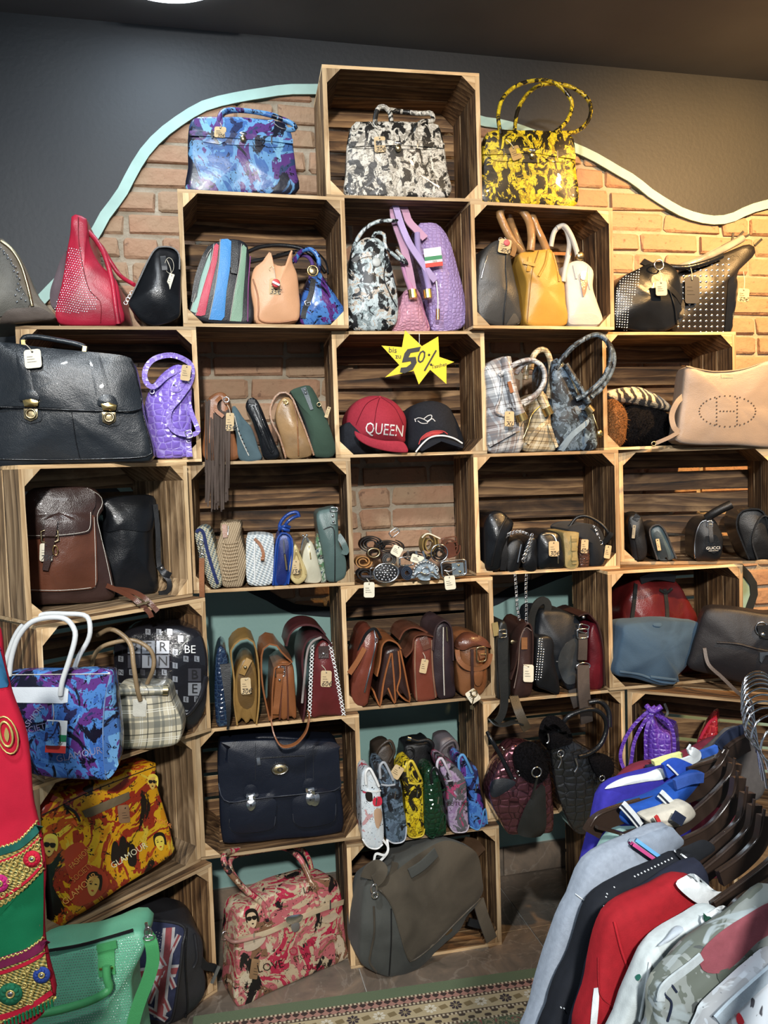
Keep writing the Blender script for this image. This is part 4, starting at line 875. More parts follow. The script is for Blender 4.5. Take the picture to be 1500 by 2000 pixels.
b = Bag('sale_star', 'yellow paper star sign hanging in the caps crate, reading bis zu 50% Taschen', 'sign', inn('E', -.012), (812, 700)); YP = plain('yellow_paper', (.80, .62, .02), .6)
st = [(745, 675), (785, 678), (791, 645), (824, 676), (856, 657), (858, 697), (887, 707), (872, 713), (872, 750), (840, 722), (818, 751), (808, 724), (752, 737), (780, 713)]
b.rm = (0, 0, 1); vs = [b.loc(u, v, y) for y in (-.002, .0) for u, v in st]; k = len(st)
b.add('star', vs, [list(range(k)), list(range(k, 2*k))]+[[i, (i+1) % k, k+(i+1) % k, k+i] for i in range(k)], YP, False)
b.text('bis', 767, 684, 15, BLACK, -.05, False); b.text('zu', 778, 696, 13, BLACK, 0, False); b.text('0', 823, 698, 36, BLACK, -.05, False, sx=.9, shear=.2); b.text('Taschen', 858, 714, 10, BLACK, .2, False, sx=.95)
b.strap('percent_bar', [(852, 684, -.005), (829, 724, -.005)], 3, BLACK, .001, n=3); b.disc('dot', 838, 693, 2.2, BLACK, .001, .004, on=False); b.disc('dot', 842, 712, 2.2, BLACK, .001, .004, on=False)
five = [(796, 682), (822, 677), (819, 686), (802, 689), (798, 698), (812, 697), (814, 708), (806, 722), (790, 729), (781, 727), (783, 718), (794, 717), (803, 710), (802, 705), (785, 708), (790, 690)]
vs = [b.loc(u, v, -.0045) for u, v in five]; b.add('painted_five', vs, [list(range(len(five)))], BLACK, False, fix=False)
b.tube('string', [(819, 652, -.002), (819, 672, -.002)], .6, WHITE, 4)
# gap E-F on top of I
TART = plaid('grey_tartan', (.40, .42, .44), (.17, .10, .08), (.16, .17, .19), (.85, .85, .85), 1.5, .15); TANP = plaid('tan_tartan', (.48, .40, .26), (.20, .14, .07), (.12, .11, .09), (.80, .76, .62), 1.5, -.1)
b = side_bag('handbag', 'grey and white tartan bag with looping tube handles and a brass clasp', 'handbag', top('I', .0), (990, 884), [(956, 884), (953, 820), (951, 760), (950, 715), (975, 698), (998, 700), (1006, 740), (1018, 790), (1024, 830), (1020, 884), (985, 887)], TART, .2, d=.0, bulge=.03)
b.tube('rolled_top', [(988, 700, -.01), (996, 745, -.03), (1008, 790, -.04), (1018, 815, -.04)], 11, TART); b.tube('end_cap', [(1016, 810, -.042), (1021, 824, -.042)], 11.5, GOLD, 4, m_=12)
b.tube('handle', [(975, 735, -.02), (1005, 712, -.03), (1035, 703, -.035), (1058, 715, -.035), (1064, 740, -.035), (1050, 768, -.035), (1015, 790, -.035), (990, 795, -.03)], 5, TART, 40); b.tube('handle', [(1008, 730, .0), (1022, 712, -.01), (1045, 706, -.02), (1062, 722, -.03), (1062, 750, -.03), (1045, 775, -.03), (1022, 792, -.03)], 5, TART, 40)
b.tube('drawn_cord', [(980, 740, -.02), (976, 780, -.03), (968, 805, -.03), (985, 815, -.03)], 3, TART); b.strap('piping_strap', [(955, 872, -.02), (985, 855, -.03), (1015, 838, -.03)], 8, TART, .004); b.strap('wood_tab', [(994, 746, -.055), (1000, 768, -.055)], 7, BRN, .004); b.tag(995, 820, 18, 30, -.02, CARD, 'XL', back=-.06)
b = side_bag('handbag', 'tan tartan bag with brass end cap between the grey tartan and the blue camouflage bag', 'handbag', top('I', .01), (1053, 884), [(1022, 884), (1030, 850), (1040, 825), (1042, 780), (1050, 765), (1066, 770), (1074, 800), (1080, 850), (1086, 884), (1055, 887)], TANP, .2, bulge=.02)
b.tube('handle', [(1036, 720, .02), (1042, 692, .02), (1055, 680, .02), (1068, 684, .02), (1076, 710, .02), (1076, 745, .02), (1070, 780, .01)], 6, TANP); b.tube('handle', [(1026, 740, .08), (1030, 712, .08), (1042, 698, .08)], 6, TANP); b.tube('rolled_top', [(1052, 765, -.01), (1068, 800, -.03)], 9, TANP); b.tube('end_cap', [(1066, 797, -.03), (1073, 812, -.03)], 10, GOLD, 4, m_=12)
b.strap('side_fold', [(1030, 870, -.02), (1048, 845, -.03), (1065, 825, -.02)], 8, TANP, .004); b.strap('side_fold', [(1072, 830, -.02), (1080, 855, -.02), (1088, 878, -.01)], 6, TANP, .004); b.tube('cord', [(1060, 790, -.02), (1040, 810, -.04), (1030, 840, -.04), (1022, 860, -.04)], 1.2, GOLD)
b = side_bag('handbag', 'blue grey camouflage print bag with a tall looping handle and padlock charm', 'handbag', top('I', .0), (1125, 882), [(1086, 882), (1080, 820), (1078, 760), (1080, 705), (1092, 700), (1110, 720), (1130, 755), (1150, 790), (1162, 830), (1166, 882), (1125, 885)], GREYC, .2, bulge=.022)
b.tube('rolled_top', [(1105, 712, -.02), (1125, 745, -.03), (1150, 790, -.03)], 6, GREYC); b.tube('end_cap', [(1147, 797, -.035), (1156, 808, -.036)], 8, BRASSD, 4, m_=12)
b.tube('handle', [(1085, 720, -.01), (1100, 698, -.02), (1125, 672, -.03), (1155, 655, -.03), (1175, 655, -.04), (1190, 675, -.04), (1192, 705, -.04), (1178, 740, -.04), (1150, 768, -.04), (1125, 782, -.03)], 5, GREYC, 44); b.tube('handle', [(1165, 652, -.03), (1188, 668, -.03), (1199, 695, -.03), (1195, 725, -.03), (1175, 760, -.03), (1155, 778, -.03)], 4.6, GREYC, 30)
b.patch('side_gusset', [(1088, 880), (1110, 850), (1140, 825), (1150, 818), (1148, 830), (1120, 855), (1100, 882)], leather('blue_grey_panel', (.22, .30, .38), .5), .004); b.tube('cord', [(1158, 812, -.04), (1164, 830, -.045), (1168, 842, -.045)], 1.2, GOLD); b.disc('padlock', 1172, 851, 6, GOLD, .004, .045, on=False, sy=1.2)
# crate F
def fur(name, mat_c, scale=1.):
    m = NT(name); v = m.obj(rnd=False); n1 = m.noise(v, 180, 3, 1.); m.set(col=m.ramp(n1, [(.3, mul(mat_c, .35)), (.75, mul(mat_c, 1.3))]), rough=1., spec=.1, nor=m.bump(n1, .9, .01)); return m.m
FURB = fur('black_fur', (.007, .0065, .008)); FURT = fur('tan_fur', (.27, .12, .045))
def hairs(b, loop, mat, n=260, L=.018, rs=3):
    r_ = random.Random(rs); xs = [p[0] for p in loop]; ys = [p[1] for p in loop]; vs = []; fs = []; cnt = 0
    while cnt < n:
        u, v = r_.uniform(min(xs), max(xs)), r_.uniform(min(ys), max(ys)); c_ = False; k = len(loop)-1
        for q in range(len(loop)):
            a, d_ = loop[q], loop[k]
            if (a[1] > v) != (d_[1] > v) and u < (d_[0]-a[0])*(v-a[1])/(d_[1]-a[1])+a[0]: c_ = not c_
            k = q
        cnt += 1
        if not c_: continue
        p = b.on(u, v, 0); dr = V(((u-sum(xs)/len(xs))/max(1, max(xs)-min(xs)), -.5, -(v-sum(ys)/len(ys))/max(1, max(ys)-min(ys))))+V((r_.uniform(-.4, .4), r_.uniform(-.2, .2), r_.uniform(-.5, .2))); dr = dr.normalized()*L; s_ = V((r_.uniform(-1, 1), 0, r_.uniform(-1, 1))).normalized()*.0011; k0 = len(vs)
        vs += [p-s_, p+s_, p+dr]; fs.append([k0, k0+1, k0+2])
    b.add('fur_pile', vs, fs, mat, False, kind='stuff', fix=False)
TIG = NT('tiger_fur'); v = TIG.obj(rnd=False); wv = TIG.n('TexWave', {'Vector': TIG.obj((1, 1, .6), False, (0, .5, 0)), 'Scale': 14., 'Distortion': 7., 'Detail': 2., 'Detail Scale': 2.}, bands_direction='X').outputs['Fac']
TIG.set(col=TIG.ramp(wv, [(.35, (.02, .014, .01)), (.5, (.50, .36, .20)), (1, (.66, .52, .34))]), rough=.9, sheen=.3, nor=TIG.bump(TIG.noise(v, 200, 2), .8, .006))
b = Bag('fur_bag', 'black fluffy fur bag behind the taupe tote', 'handbag', inn('F', .04), (1270, 870)); lp_ = [(1205, 872), (1200, 830), (1215, 800), (1250, 792), (1290, 800), (1320, 825), (1330, 872), (1265, 876)]; b.body('body', lp_, FURB, .18, bulge=.04, nz=.012); hairs(b, lp_, FURB, 700, .016)
b = Bag('fur_bag', 'tan fluffy fur bag at the left inside its crate', 'handbag', inn('F', .02), (1203, 870)); lp_ = [(1188, 868), (1186, 820), (1188, 785), (1200, 778), (1216, 790), (1226, 815), (1224, 850), (1212, 872)]; b.body('body', lp_, FURT, .16, bulge=.03, nz=.006); hairs(b, lp_, FURT, 400, .014)
b = Bag('fur_bag', 'tiger striped fur bag lying over the black fur bag', 'handbag', inn('F', .03), (1250, 790)); lp_ = [(1190, 778), (1188, 766), (1212, 758), (1245, 757), (1280, 768), (1305, 785), (1318, 800), (1306, 803), (1275, 796), (1240, 790), (1212, 786)]; b.body('body', lp_, TIG.m, .14, bulge=.03, snap=False, nz=.005)
b = Bag('tote_bag', 'large taupe leather tote perforated with an H in an oval at the right edge', 'handbag', Fr((1.15, 2.66, 0), -.02, CRATES['J']['z']+.4012), (1410, 874))
TAU = leather('taupe_smooth', (.25, .20, .165), .42, .1)
b.body('body', [(1328, 872), (1325, 840), (1330, 790), (1337, 730), (1345, 714), (1365, 722), (1385, 727), (1440, 724), (1470, 716), (1500, 704), (1530, 712), (1545, 780), (1548, 874), (1430, 877)], TAU, .09, bulge=.012, n=72, nz=.004)
DOT = plain('punched_hole', (.05, .03, .02), .8)
for i in range(34): a = 2*pi*i/34; b.disc('perforation', 1421+55*cos(a), 803+30*sin(a), 1.5, DOT, .0005, .0012, n=6)
for i in range(8): b.disc('perforation', 1400, 778+i*7.2, 1.5, DOT, .0005, .0012, n=6); b.disc('perforation', 1440, 778+i*7.2, 1.5, DOT, .0005, .0012, n=6)
for i in range(5): b.disc('perforation', 1407+i*6.6, 803, 1.5, DOT, .0005, .0012, n=6)
b.patch('stitched_label', [(1408, 731), (1432, 731), (1432, 738), (1408, 738)], leather('taupe_label', (.36, .28, .21)), .0015, 0, 8, False); b.tube('top_edge', [(1340, 716), (1365, 722), (1400, 727), (1450, 722), (1497, 706)], 1.6, leather('taupe_edge', (.3, .22, .16)), on=False)
b.strap('strap', [(1336, 775, .01), (1322, 790, .0), (1312, 815, -.004), (1316, 840, -.01), (1326, 850, -.008)], 10, TAU, .004); b.strap('long_strap', [(1326, 850, -.01), (1305, 862, -.012), (1280, 873, -.012)], 7, TAU, .003); b.ring('strap_buckle', 1277, 874, 4, 1.2, BRASSD, back=-.015)
# ================================================================= ROW 4
zG = CRATES['G']['z']+TK+.001
CHO = leather('chocolate_leather', (.13, .045, .025), .26, .35, .2); CHB = leather('dark_brown_leather', (.045, .022, .018), .28, .35, .2)
b = Bag('satchel', 'dark brown leather satchel with a big buckle and a 75 euro tag', 'satchel', Fr((-.80, 2.235, 0), .42, zG), (140, 1180))
b.body('body', [(57, 1183), (50, 1120), (48, 1040), (52, 965), (80, 952), (150, 950), (185, 955), (200, 972), (204, 995), (192, 1015), (196, 1045), (210, 1090), (221, 1140), (224, 1172), (190, 1182), (110, 1186)], CHB, .1, bulge=.02, n=64)
b.patch('front_pocket', [(52, 1155), (50, 1060), (58, 1010), (185, 1004), (189, 1060), (191, 1138), (184, 1150), (120, 1156)], CHO, .008, .006, 44, False, bvh=True)
b.patch('flap', [(50, 1048), (49, 985), (60, 958), (140, 952), (182, 958), (186, 990), (180, 1000), (179, 1030), (170, 1041), (130, 1046), (90, 1049)], CHB, .008, .003, 48, bvh=True)
b.tube('stitching', [(52, 1046), (90, 1046), (130, 1044), (168, 1038), (176, 1028), (177, 1000)], .5, NAVYT, on=True, m_=4); b.tube('stitching', [(55, 1152), (120, 1153), (180, 1147), (187, 1136), (184, 1010)], .5, NAVYT, on=True, m_=4); b.tube('stitching', [(170, 953), (195, 968), (200, 985), (190, 1012), (205, 1080), (220, 1150)], .5, NAVYT, on=True, m_=4)
b.strap('buckle_strap', [(100, 1015), (98, 1045), (94, 1085), (88, 1114)], 22, CHB, .004, on=True, lift=.012, w2=10); b.buckle(97, 1047, 28, 22, BRASSD, 0, True, r=1.8)
b.tag(90, 1082, 25, 36, -.02, CREAM, '75€', back=-.04); b.ring('clip', 108, 1078, 4, 1.2, GOLD, sy=2.2, back=-.045)
b.strap('shoulder_strap', [(208, 1148, -.02), (235, 1160, -.05), (262, 1175, -.09), (290, 1200, -.10), (296, 1212, -.1)], 9, CHO, .004); b.strap('shoulder_strap', [(225, 1155, -.03), (258, 1160, -.07), (285, 1175, -.1), (308, 1200, -.11)], 9, CHO, .004); b.strap('strap_loop', [(268, 1188, -.115), (292, 1180, -.115)], 3, BRASSD, .004, n=4)
b = Bag('backpack', 'glossy black leather backpack behind the brown satchel', 'backpack', Fr((-.76, 2.34, 0), .50, zG), (265, 1160))
b.body('body', [(205, 1160), (200, 1100), (202, 1040), (200, 985), (220, 972), (270, 966), (303, 970), (305, 1010), (300, 1040), (301, 1080), (306, 1120), (305, 1158), (250, 1164)], BLKS, .09, bulge=.025, n=56)
b.patch('flap', [(203, 1036), (203, 985), (240, 970), (300, 972), (300, 1015), (295, 1034), (280, 1038), (240, 1034)], BLKS, .006, .003, 40, bvh=True)
b.strap('shoulder_strap', [(303, 985, -.01), (308, 1040, -.02), (310, 1100, -.03), (318, 1120, -.04), (330, 1135, -.05), (328, 1155, -.05), (310, 1160, -.04)], 9, BLK, .006); b.strap('shoulder_strap', [(310, 1105, -.03), (320, 1118, -.05), (333, 1125, -.05)], 12, BLK, .006); b.disc('rivet', 316, 1110, 3, SILVER, .003, .05, on=False)
# crate H
STRAW = weave('straw_weave', (.58, .44, .28), (.26, .17, .09), 150.); NAV = cloth('navy_cloth', (.02, .03, .10), .2)
b = side_bag('clutch_bag', 'patterned clutch with navy edge and brown hanging wrist strap', 'handbag', inn('H', -.0), (410, 1143), [(413, 1144), (398, 1110), (386, 1070), (381, 1042), (386, 1031), (400, 1028), (412, 1040), (422, 1075), (431, 1115), (433, 1138), (425, 1146)], weave('cream_blue_weave', (.50, .46, .32), (.12, .17, .20), 90.), .16)
b.strap('navy_edge', [(384, 1040), (388, 1034), (397, 1040), (404, 1072), (415, 1110), (425, 1140)], 6, NAV, .005, on=True); b.ring('key_ring', 392, 1058, 5, 1, SILVER, back=-.02); b.ring('clip', 394, 1074, 3, 1.1, SILVER, sy=1.8, back=-.02); b.ring('lower_ring', 394, 1085, 5, 1, SILVER, back=-.022)
b.strap('wrist_strap', [(394, 1088, -.03), (394, 1140, -.03), (396, 1194, -.03)], 10, BRN, .006); 
b = side_bag('straw_bag', 'natural straw bag with a tan leather tongue and chain', 'handbag', inn('H', .01), (452, 1140), [(436, 1142), (426, 1120), (421, 1090), (425, 1060), (431, 1040), (430, 1023), (450, 1021), (470, 1022), (469, 1040), (472, 1055), (482, 1095), (478, 1120), (473, 1141), (455, 1143)], STRAW, .18, bulge=.02)
b.strap('leather_tongue', [(438, 1024), (440, 1050)], 9, BRN, .003, on=True); b.tube('chain', [(446, 1028), (445, 1045)], 1.2, SILVER, 6, on=True)
for i in range(12): b.tube('rib', [(435, 1060+i*6.5), (448, 1062+i*6.5), (464, 1059+i*6.5)], 2., STRAW, 10, on=True, lift=.001)
b = side_bag('woven_bag', 'round white woven bag with a brown leather tongue', 'handbag', inn('H', .0), (508, 1139), [(486, 1139), (481, 1125), (480, 1080), (481, 1050), (487, 1045), (510, 1044), (530, 1047), (535, 1055), (535, 1100), (534, 1130), (528, 1139), (508, 1142)], weave('white_weave', (.68, .70, .68), (.30, .36, .40), 75.), .16, bulge=.006, nz=.001)
b.tube('zip', [(498, 1048), (497, 1090), (498, 1138)], 1.5, WHITE, on=True); b.strap('leather_tongue', [(497, 1052), (508, 1064), (514, 1080), (513, 1095)], 6, BRN, .004, on=True, lift=.004); b.tube('tongue_knob', [(509, 1090, -.02), (516, 1090, -.02)], 4, BRN, 3)
BLU = leather('royal_blue', (.015, .06, .30), .28, .3, .2)
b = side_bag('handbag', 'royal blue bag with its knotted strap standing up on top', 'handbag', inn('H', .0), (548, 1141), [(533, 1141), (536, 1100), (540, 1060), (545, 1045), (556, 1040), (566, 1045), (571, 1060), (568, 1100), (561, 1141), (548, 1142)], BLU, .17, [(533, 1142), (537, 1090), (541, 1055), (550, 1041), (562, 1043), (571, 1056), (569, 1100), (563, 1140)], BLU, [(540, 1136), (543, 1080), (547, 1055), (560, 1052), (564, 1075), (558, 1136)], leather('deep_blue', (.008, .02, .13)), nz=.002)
for p_ in ([(548, 1042, .03), (546, 1028, .02), (552, 1015, .02), (565, 1004, .02), (580, 1001, .02), (584, 1010, .02)], [(556, 1042, .03), (558, 1025, .01), (570, 1013, .01), (582, 1008, .015)], [(545, 1035, .01), (555, 1028, .0), (566, 1030, .01)], [(545, 1028, .01), (556, 1034, .0), (564, 1036, .01)]): b.tube('knotted_strap', p_, 3.4, BLU)
b.tube('zip_pull', [(554, 1055, -.02), (555, 1080, -.02)], 1.5, SILVER, 4); b.tube('zip_pull', [(556, 1082, -.02), (560, 1112, -.02)], 2.2, BRASSD, 4)
GLD = leather('gold_foil', (.66, .52, .24), .22, .3, .3); WGL = leather('white_gold_foil', (.68, .64, .48), .25, .3, .3)
b = side_bag('coin_purse', 'small gold purse with a kraft tag inside its opening', 'purse', inn('H', -.005), (578, 1140), [(566, 1130), (564, 1110), (570, 1080), (576, 1063), (581, 1068), (588, 1090), (599, 1118), (596, 1134), (580, 1143)], GLD, .14); b.patch('opening', [(570, 1120), (575, 1085), (580, 1078), (590, 1115), (583, 1130)], leather('gold_lining', (.40, .28, .10)), .002, -.004, 20); b.tag(578, 1108, 13, 28, -.02, CARD, '15€', back=-.02); b.tube('rim', [(568, 1122), (574, 1085), (579, 1072), (590, 1095), (597, 1122)], 1.2, GLD, on=True)
b = side_bag('coin_purse', 'crinkled white gold purse with a metal clasp frame', 'purse', inn('H', .01), (610, 1139), [(592, 1138), (588, 1110), (590, 1080), (598, 1060), (605, 1056), (613, 1072), (622, 1100), (629, 1128), (624, 1141), (605, 1142)], WGL, .15, nz=.006); b.tube('clasp_frame', [(588, 1075, -.01), (592, 1055, -.01), (597, 1048, -.01), (602, 1058, -.01)], 1.8, SILVER); b.disc('clasp_ball', 592, 1046, 2.6, SILVER, .004, .02, on=False); b.disc('clasp_ball', 599, 1045, 2.6, SILVER, .004, .02, on=False); b.tube('zip', [(604, 1066), (607, 1092)], 1.2, GOLD, on=True)
b = side_bag('clutch_bag', 'small pouch with a green and red floral print beside the tall grey green bag', 'purse', inn('H', .03), (628, 1120), [(616, 1138), (616, 1080), (619, 1050), (626, 1040), (632, 1055), (636, 1100), (638, 1138)], collage('floral_print', ((.06, .10, .12), (.45, .48, .40), (.10, .20, .10), (.50, .10, .08)), 40., (.02, .02, .03), (.6, .62, .55)), .12)
GGR = leather('grey_green', (.09, .14, .13), .36, .2)
b = side_bag('bucket_bag', 'tall grey green bucket bag with a riveted tab in the second column', 'handbag', inn('H', .0), (655, 1136), [(637, 1134), (631, 1090), (623, 1040), (619, 1002), (638, 994), (658, 992), (660, 1015), (662, 1060), (672, 1082), (677, 1100), (674, 1128), (658, 1138), (645, 1138)], GGR, .17, bulge=.015)
b.strap('riveted_tab', [(648, 992), (650, 1010), (651, 1024)], 10, GGR, .005, on=True, lift=.004); b.disc('rivet', 650, 1008, 2.8, SILVER, lift=.009); b.disc('rivet', 651, 1019, 2.8, SILVER, lift=.009); b.ring('square_ring', 652, 995, 7, 1.3, SILVER, .6, back=-.015, sq=1); b.tube('seam', [(632, 1034), (650, 1030), (654, 1060), (654, 1135)], 1, BLK, on=True); b.strap('side_loop', [(660, 1045, -.0), (670, 1060, -.01), (676, 1078, -.01), (668, 1076, -.01)], 12, GGR, .004)
# belts in the gap on N
fN = top('N', .0)
def belt(label, cat, u, v, w, h, mat, turns=3, rot=0., d=.02, wd_=.034, lean=0.):
    b = Bag('rolled_belt', label, cat, Fr(fN.o, fN.a, fN.z), (u, v), d, 'pile of rolled belts'); b.rm = None; pts = []
    for i in range(int(turns*14)+1):
        a = rot+2*pi*i/14; f = .35+.65*i/(turns*14); pts.append((u+cos(a)*w/2*f, v-sin(a)*h/2*f))
    b.strap('band', pts, wd_, mat, .0032, True, n=turns*24); return b
# (label, u, v, w, h, mat ...)
bl = belt('black leather belt rolled up at the back left of the belt pile', 'belt', 725, 1062, 52, 34, BLK, 3, 0, .10); bl.buckle(770, 1040, 20, 12, SILVER, .6, False)
bl = belt('second black belt rolled flat against the first in the belt pile', 'belt', 758, 1068, 60, 30, BLKS, 3, 1., .08)
bl = belt('olive leather belt standing as a tall roll at the back of the belt pile', 'belt', 836, 1062, 34, 50, leather('olive_leather', (.30, .20, .06), .36), 2, .5, .07, .05); bl.strap('rubber_band', [(824, 1050, -.03), (836, 1042, -.035), (860, 1052, -.03)], 2.4, CREAM, .003)
bl = belt('reddish brown belt with pale stitching at the right of the belt pile', 'belt', 878, 1068, 34, 40, CHO, 2, .2, .06, .045); bl.patch('stitched_end', [(866, 1065), (886, 1058), (892, 1085), (874, 1092)], CHO, .03, 0, 16, False, flat=True); bl.buckle(878, 1060, 30, 22, CHO, .1, False, -.02)
bl = belt('tan belt with holes curling at the front left of the belt pile', 'belt', 708, 1096, 34, 26, leather('tan_belt', (.45, .22, .07), .4), 2, 0, .03, .035); 
bl = belt('dark brown belt with a knotted oval buckle above the engraved buckle', 'belt', 730, 1082, 34, 24, CHB, 2, 2., .04); bl.ring('oval_buckle', 730, 1080, 12, 2.4, BRASSD, .75, back=-.03)
bl = belt('grey ribbed belt roll with a bright buckle in the middle of the pile', 'belt', 758, 1092, 28, 26, leather('grey_belt', (.10, .095, .09), .3), 3, 1., .03); bl.tag(775, 1076, 20, 20, -.5, CREAM, back=-.04)
bl = belt('black belt with loops lying across the middle of the pile', 'belt', 812, 1086, 54, 22, BLK, 2, 0, .05); 
for x in (796, 812, 826): bl.strap('belt_loop', [(x, 1076, -.025), (x+4, 1094, -.025)], 4, SILVER, .003, n=3)
bl = belt('black belt roll with a large thin ring buckle beside the chrome frame buckle', 'belt', 858, 1080, 30, 30, BLK, 2, 0, .05); bl.ring('ring_buckle', 858, 1080, 17, 1.5, SILVER, back=-.03)
bl = belt('black belt with an engraved oval silver buckle at the front of the pile', 'belt', 712, 1120, 36, 26, BLK, 2, 0, .0, .04); bl.disc('engraved_buckle', 754, 1119, 26, BLACK, .006, .03, n=28, sy=.76, on=False)
bl.ring('buckle_rim', 754, 1119, 25, 2.4, SILVER, .76, back=-.036, n=28); 
for R_, n_ in ((18.5, 16), (12, 10), (6, 6)):
    for i in range(n_): a = 2*pi*i/n_; bl.disc('engraved_leaf', 754+R_*cos(a), 1119+R_*.76*sin(a), 2.4 if i % 2 else 1.7, SILVER, .001, .0375, n=6, on=False)
bl.disc('engraved_centre', 754, 1119, 4, SILVER, .001, .0375, n=8, sy=.6, on=False); bl.strap('band_end', [(706, 1125, -.02), (734, 1126, -.02)], 4, SILVER, .003, n=4); bl.buckle(728, 1120, 10, 22, SILVER, 0, False, -.02)
bl.tag(721, 1152, 21, 30, 0, CREAM, to=(716, 1130), back=-.04)
bl = belt('navy belt roll at the front between the oval and the winged buckles', 'belt', 792, 1117, 24, 28, leather('navy_belt', (.02, .03, .05)), 3, 0, .0, .045); bl.ring('frame_buckle', 794, 1096, 14, 2, SILVER, .6, back=-.02, sq=1); bl.tag(815, 1092, 25, 16, -.3, CREAM, back=-.035)
bl = belt('black belt with a large ornate winged silver buckle', 'belt', 830, 1116, 40, 24, BLK, 2, 0, .0, .035); SIR = leather('carved_silver', (.34, .42, .48), .3, .8, .5)
bl.body('carved_buckle', [(805, 1130), (810, 1115), (816, 1100), (830, 1094), (845, 1098), (855, 1108), (858, 1130), (845, 1127), (838, 1133), (822, 1133), (815, 1126)], SIR, .006, -.045, .008, .002, nz=.006, nf=90, snap=False)
for i in range(14): a = pi*i/13; bl.disc('carved_bead', 831+24*cos(a), 1122-24*sin(a), 2.8, SILVER, .003, .05, n=8, on=False)
bl.ring('carved_scroll', 831, 1116, 8, 2, SILVER, back=-.054); bl.tube('carved_wing', [(808, 1130, -.05), (818, 1118, -.055), (831, 1122, -.055), (845, 1118, -.055), (856, 1130, -.05)], 2, SILVER)
bl = belt('black belt with a rounded square chrome frame buckle at the front right', 'belt', 878, 1112, 40, 26, BLK, 2, 0, .01, .035); bl.ring('frame_buckle', 886, 1110, 25, 2.6, SILVER, .62, .05, back=-.04, sq=1, n=28); bl.patch('chrome_plate', [(882, 1100), (905, 1098), (907, 1122), (884, 1124)], plain('chrome_plate', (.6, .7, .72), .25, .9), .04, 0, 12, False, flat=True); bl.tube('prong', [(868, 1114, -.045), (878, 1116, -.05), (890, 1110, -.05)], 1.6, SILVER, 6)
bl.disc('rivet', 896, 1104, 2.4, BRASSD, .002, .045, on=False); bl.disc('rivet', 899, 1117, 2.4, BRASSD, .002, .045, on=False); bl.tag(879, 1138, 21, 27, .12, CREAM, to=(872, 1118), back=-.05)
# crate I
b = side_bag('handbag', 'tall black leather bag leaning in the left corner of its crate', 'handbag', inn('I', -.0), (965, 1108), [(946, 1105), (943, 1060), (944, 1030), (952, 1008), (965, 998), (982, 1000), (996, 1012), (1004, 1020), (997, 1045), (986, 1075), (979, 1105), (960, 1111)], BLKS, .18, bulge=.03); b.tube('zip_line', [(990, 1010), (975, 1040), (965, 1080), (960, 1105)], 1.5, BLK, on=True)
b = side_bag('handbag', 'small black bag with a silver chain and zip pull, second in the row', 'handbag', inn('I', .0), (1010, 1108), [(990, 1108), (988, 1075), (998, 1058), (1014, 1052), (1022, 1062), (1019, 1085), (1012, 1108)], BLK, .17); b.tube('zip_pull', [(1018, 1062, -.02), (1011, 1094, -.02)], 1.6, SILVER, 4); b.strap('side_strap', [(983, 1046, -.01), (985, 1080, -.015), (982, 1108, -.01)], 12, BLK, .004)
def chain(b, pts, r, mat, n=16, back=0., sp=None):
    P = cr([(p[0], p[1], (p[2] if len(p) > 2 else 0)*1000) for p in pts], n, False)
    for i, p in enumerate(P): b.ring('chain_link', p.x, p.y, r, r*.34, mat, 1.5 if i % 2 else .9, .4 if i % 2 else 1.2, back=p.z/1000+back, n=8, m_=4)
chain(b, [(985, 1050, -.02), (1000, 1042, -.02), (1018, 1040, -.02), (1030, 1044, -.02)], 2.3, SILVER, 16)
b = side_bag('handbag', 'small black bag edged with a heavy silver chain, third in the row', 'handbag', inn('I', .0), (1036, 1108), [(1022, 1108), (1022, 1075), (1030, 1055), (1042, 1050), (1048, 1060), (1048, 1108)], BLKS, .17); chain(b, [(1039, 1045, -.025), (1034, 1062, -.025), (1026, 1080, -.025), (1022, 1092, -.025)], 3., SILVER, 14)
b = side_bag('handbag', 'black bag with rounded top and a 30 euro tag, fourth in the row', 'handbag', inn('I', .0), (1075, 1106), [(1052, 1108), (1050, 1070), (1053, 1045), (1065, 1037), (1085, 1038), (1095, 1048), (1100, 1075), (1102, 1106), (1075, 1109)], BLKS, .17, bulge=.02); b.tube('zip', [(1058, 1045), (1078, 1044), (1088, 1062), (1090, 1100)], 1.3, SILVER, on=True); b.tag(1082, 1071, 20, 29, .03, CARD, '30€', back=-.035)
KHA = leather('khaki_leather', (.34, .26, .11), .4)
b = side_bag('handbag', 'khaki leather pouch with a woven strap tab between the black bags', 'handbag', inn('I', .0), (1115, 1105), [(1106, 1105), (1103, 1075), (1100, 1048), (1102, 1039), (1128, 1039), (1131, 1045), (1128, 1075), (1129, 1104)], KHA, .17, bulge=.006, nz=.002); b.strap('strap_tab', [(1120, 1046), (1122, 1075), (1122, 1102)], 10, KHA, .004, on=True)
for y in (1055, 1073, 1092): b.strap('tab_loop', [(1116, y), (1128, y)], 6, KHA, .003, on=True, lift=.007, n=4)
b = side_bag('clutch_bag', 'dark brown snakeskin clutch squeezed beside the khaki pouch', 'handbag', inn('I', .005), (1141, 1104), [(1133, 1104), (1132, 1060), (1135, 1042), (1148, 1040), (1151, 1060), (1150, 1104)], croc('brown_snakeskin', (.10, .045, .03), (.03, .015, .01), 80.), .17); b.tag(1142, 1066, 14, 26, -.05, CARD, '40€', back=-.025)
b = side_bag('handbag', 'rounded black bag with an arched handle and loose strap, last in the row', 'handbag', inn('I', .0), (1165, 1104), [(1151, 1104), (1140, 1060), (1110, 1040), (1112, 1030), (1130, 1024), (1155, 1024), (1172, 1032), (1180, 1055), (1182, 1090), (1176, 1104)], suede('black_nylon', (.018, .02, .024)), .17, d=.02, bulge=.03)
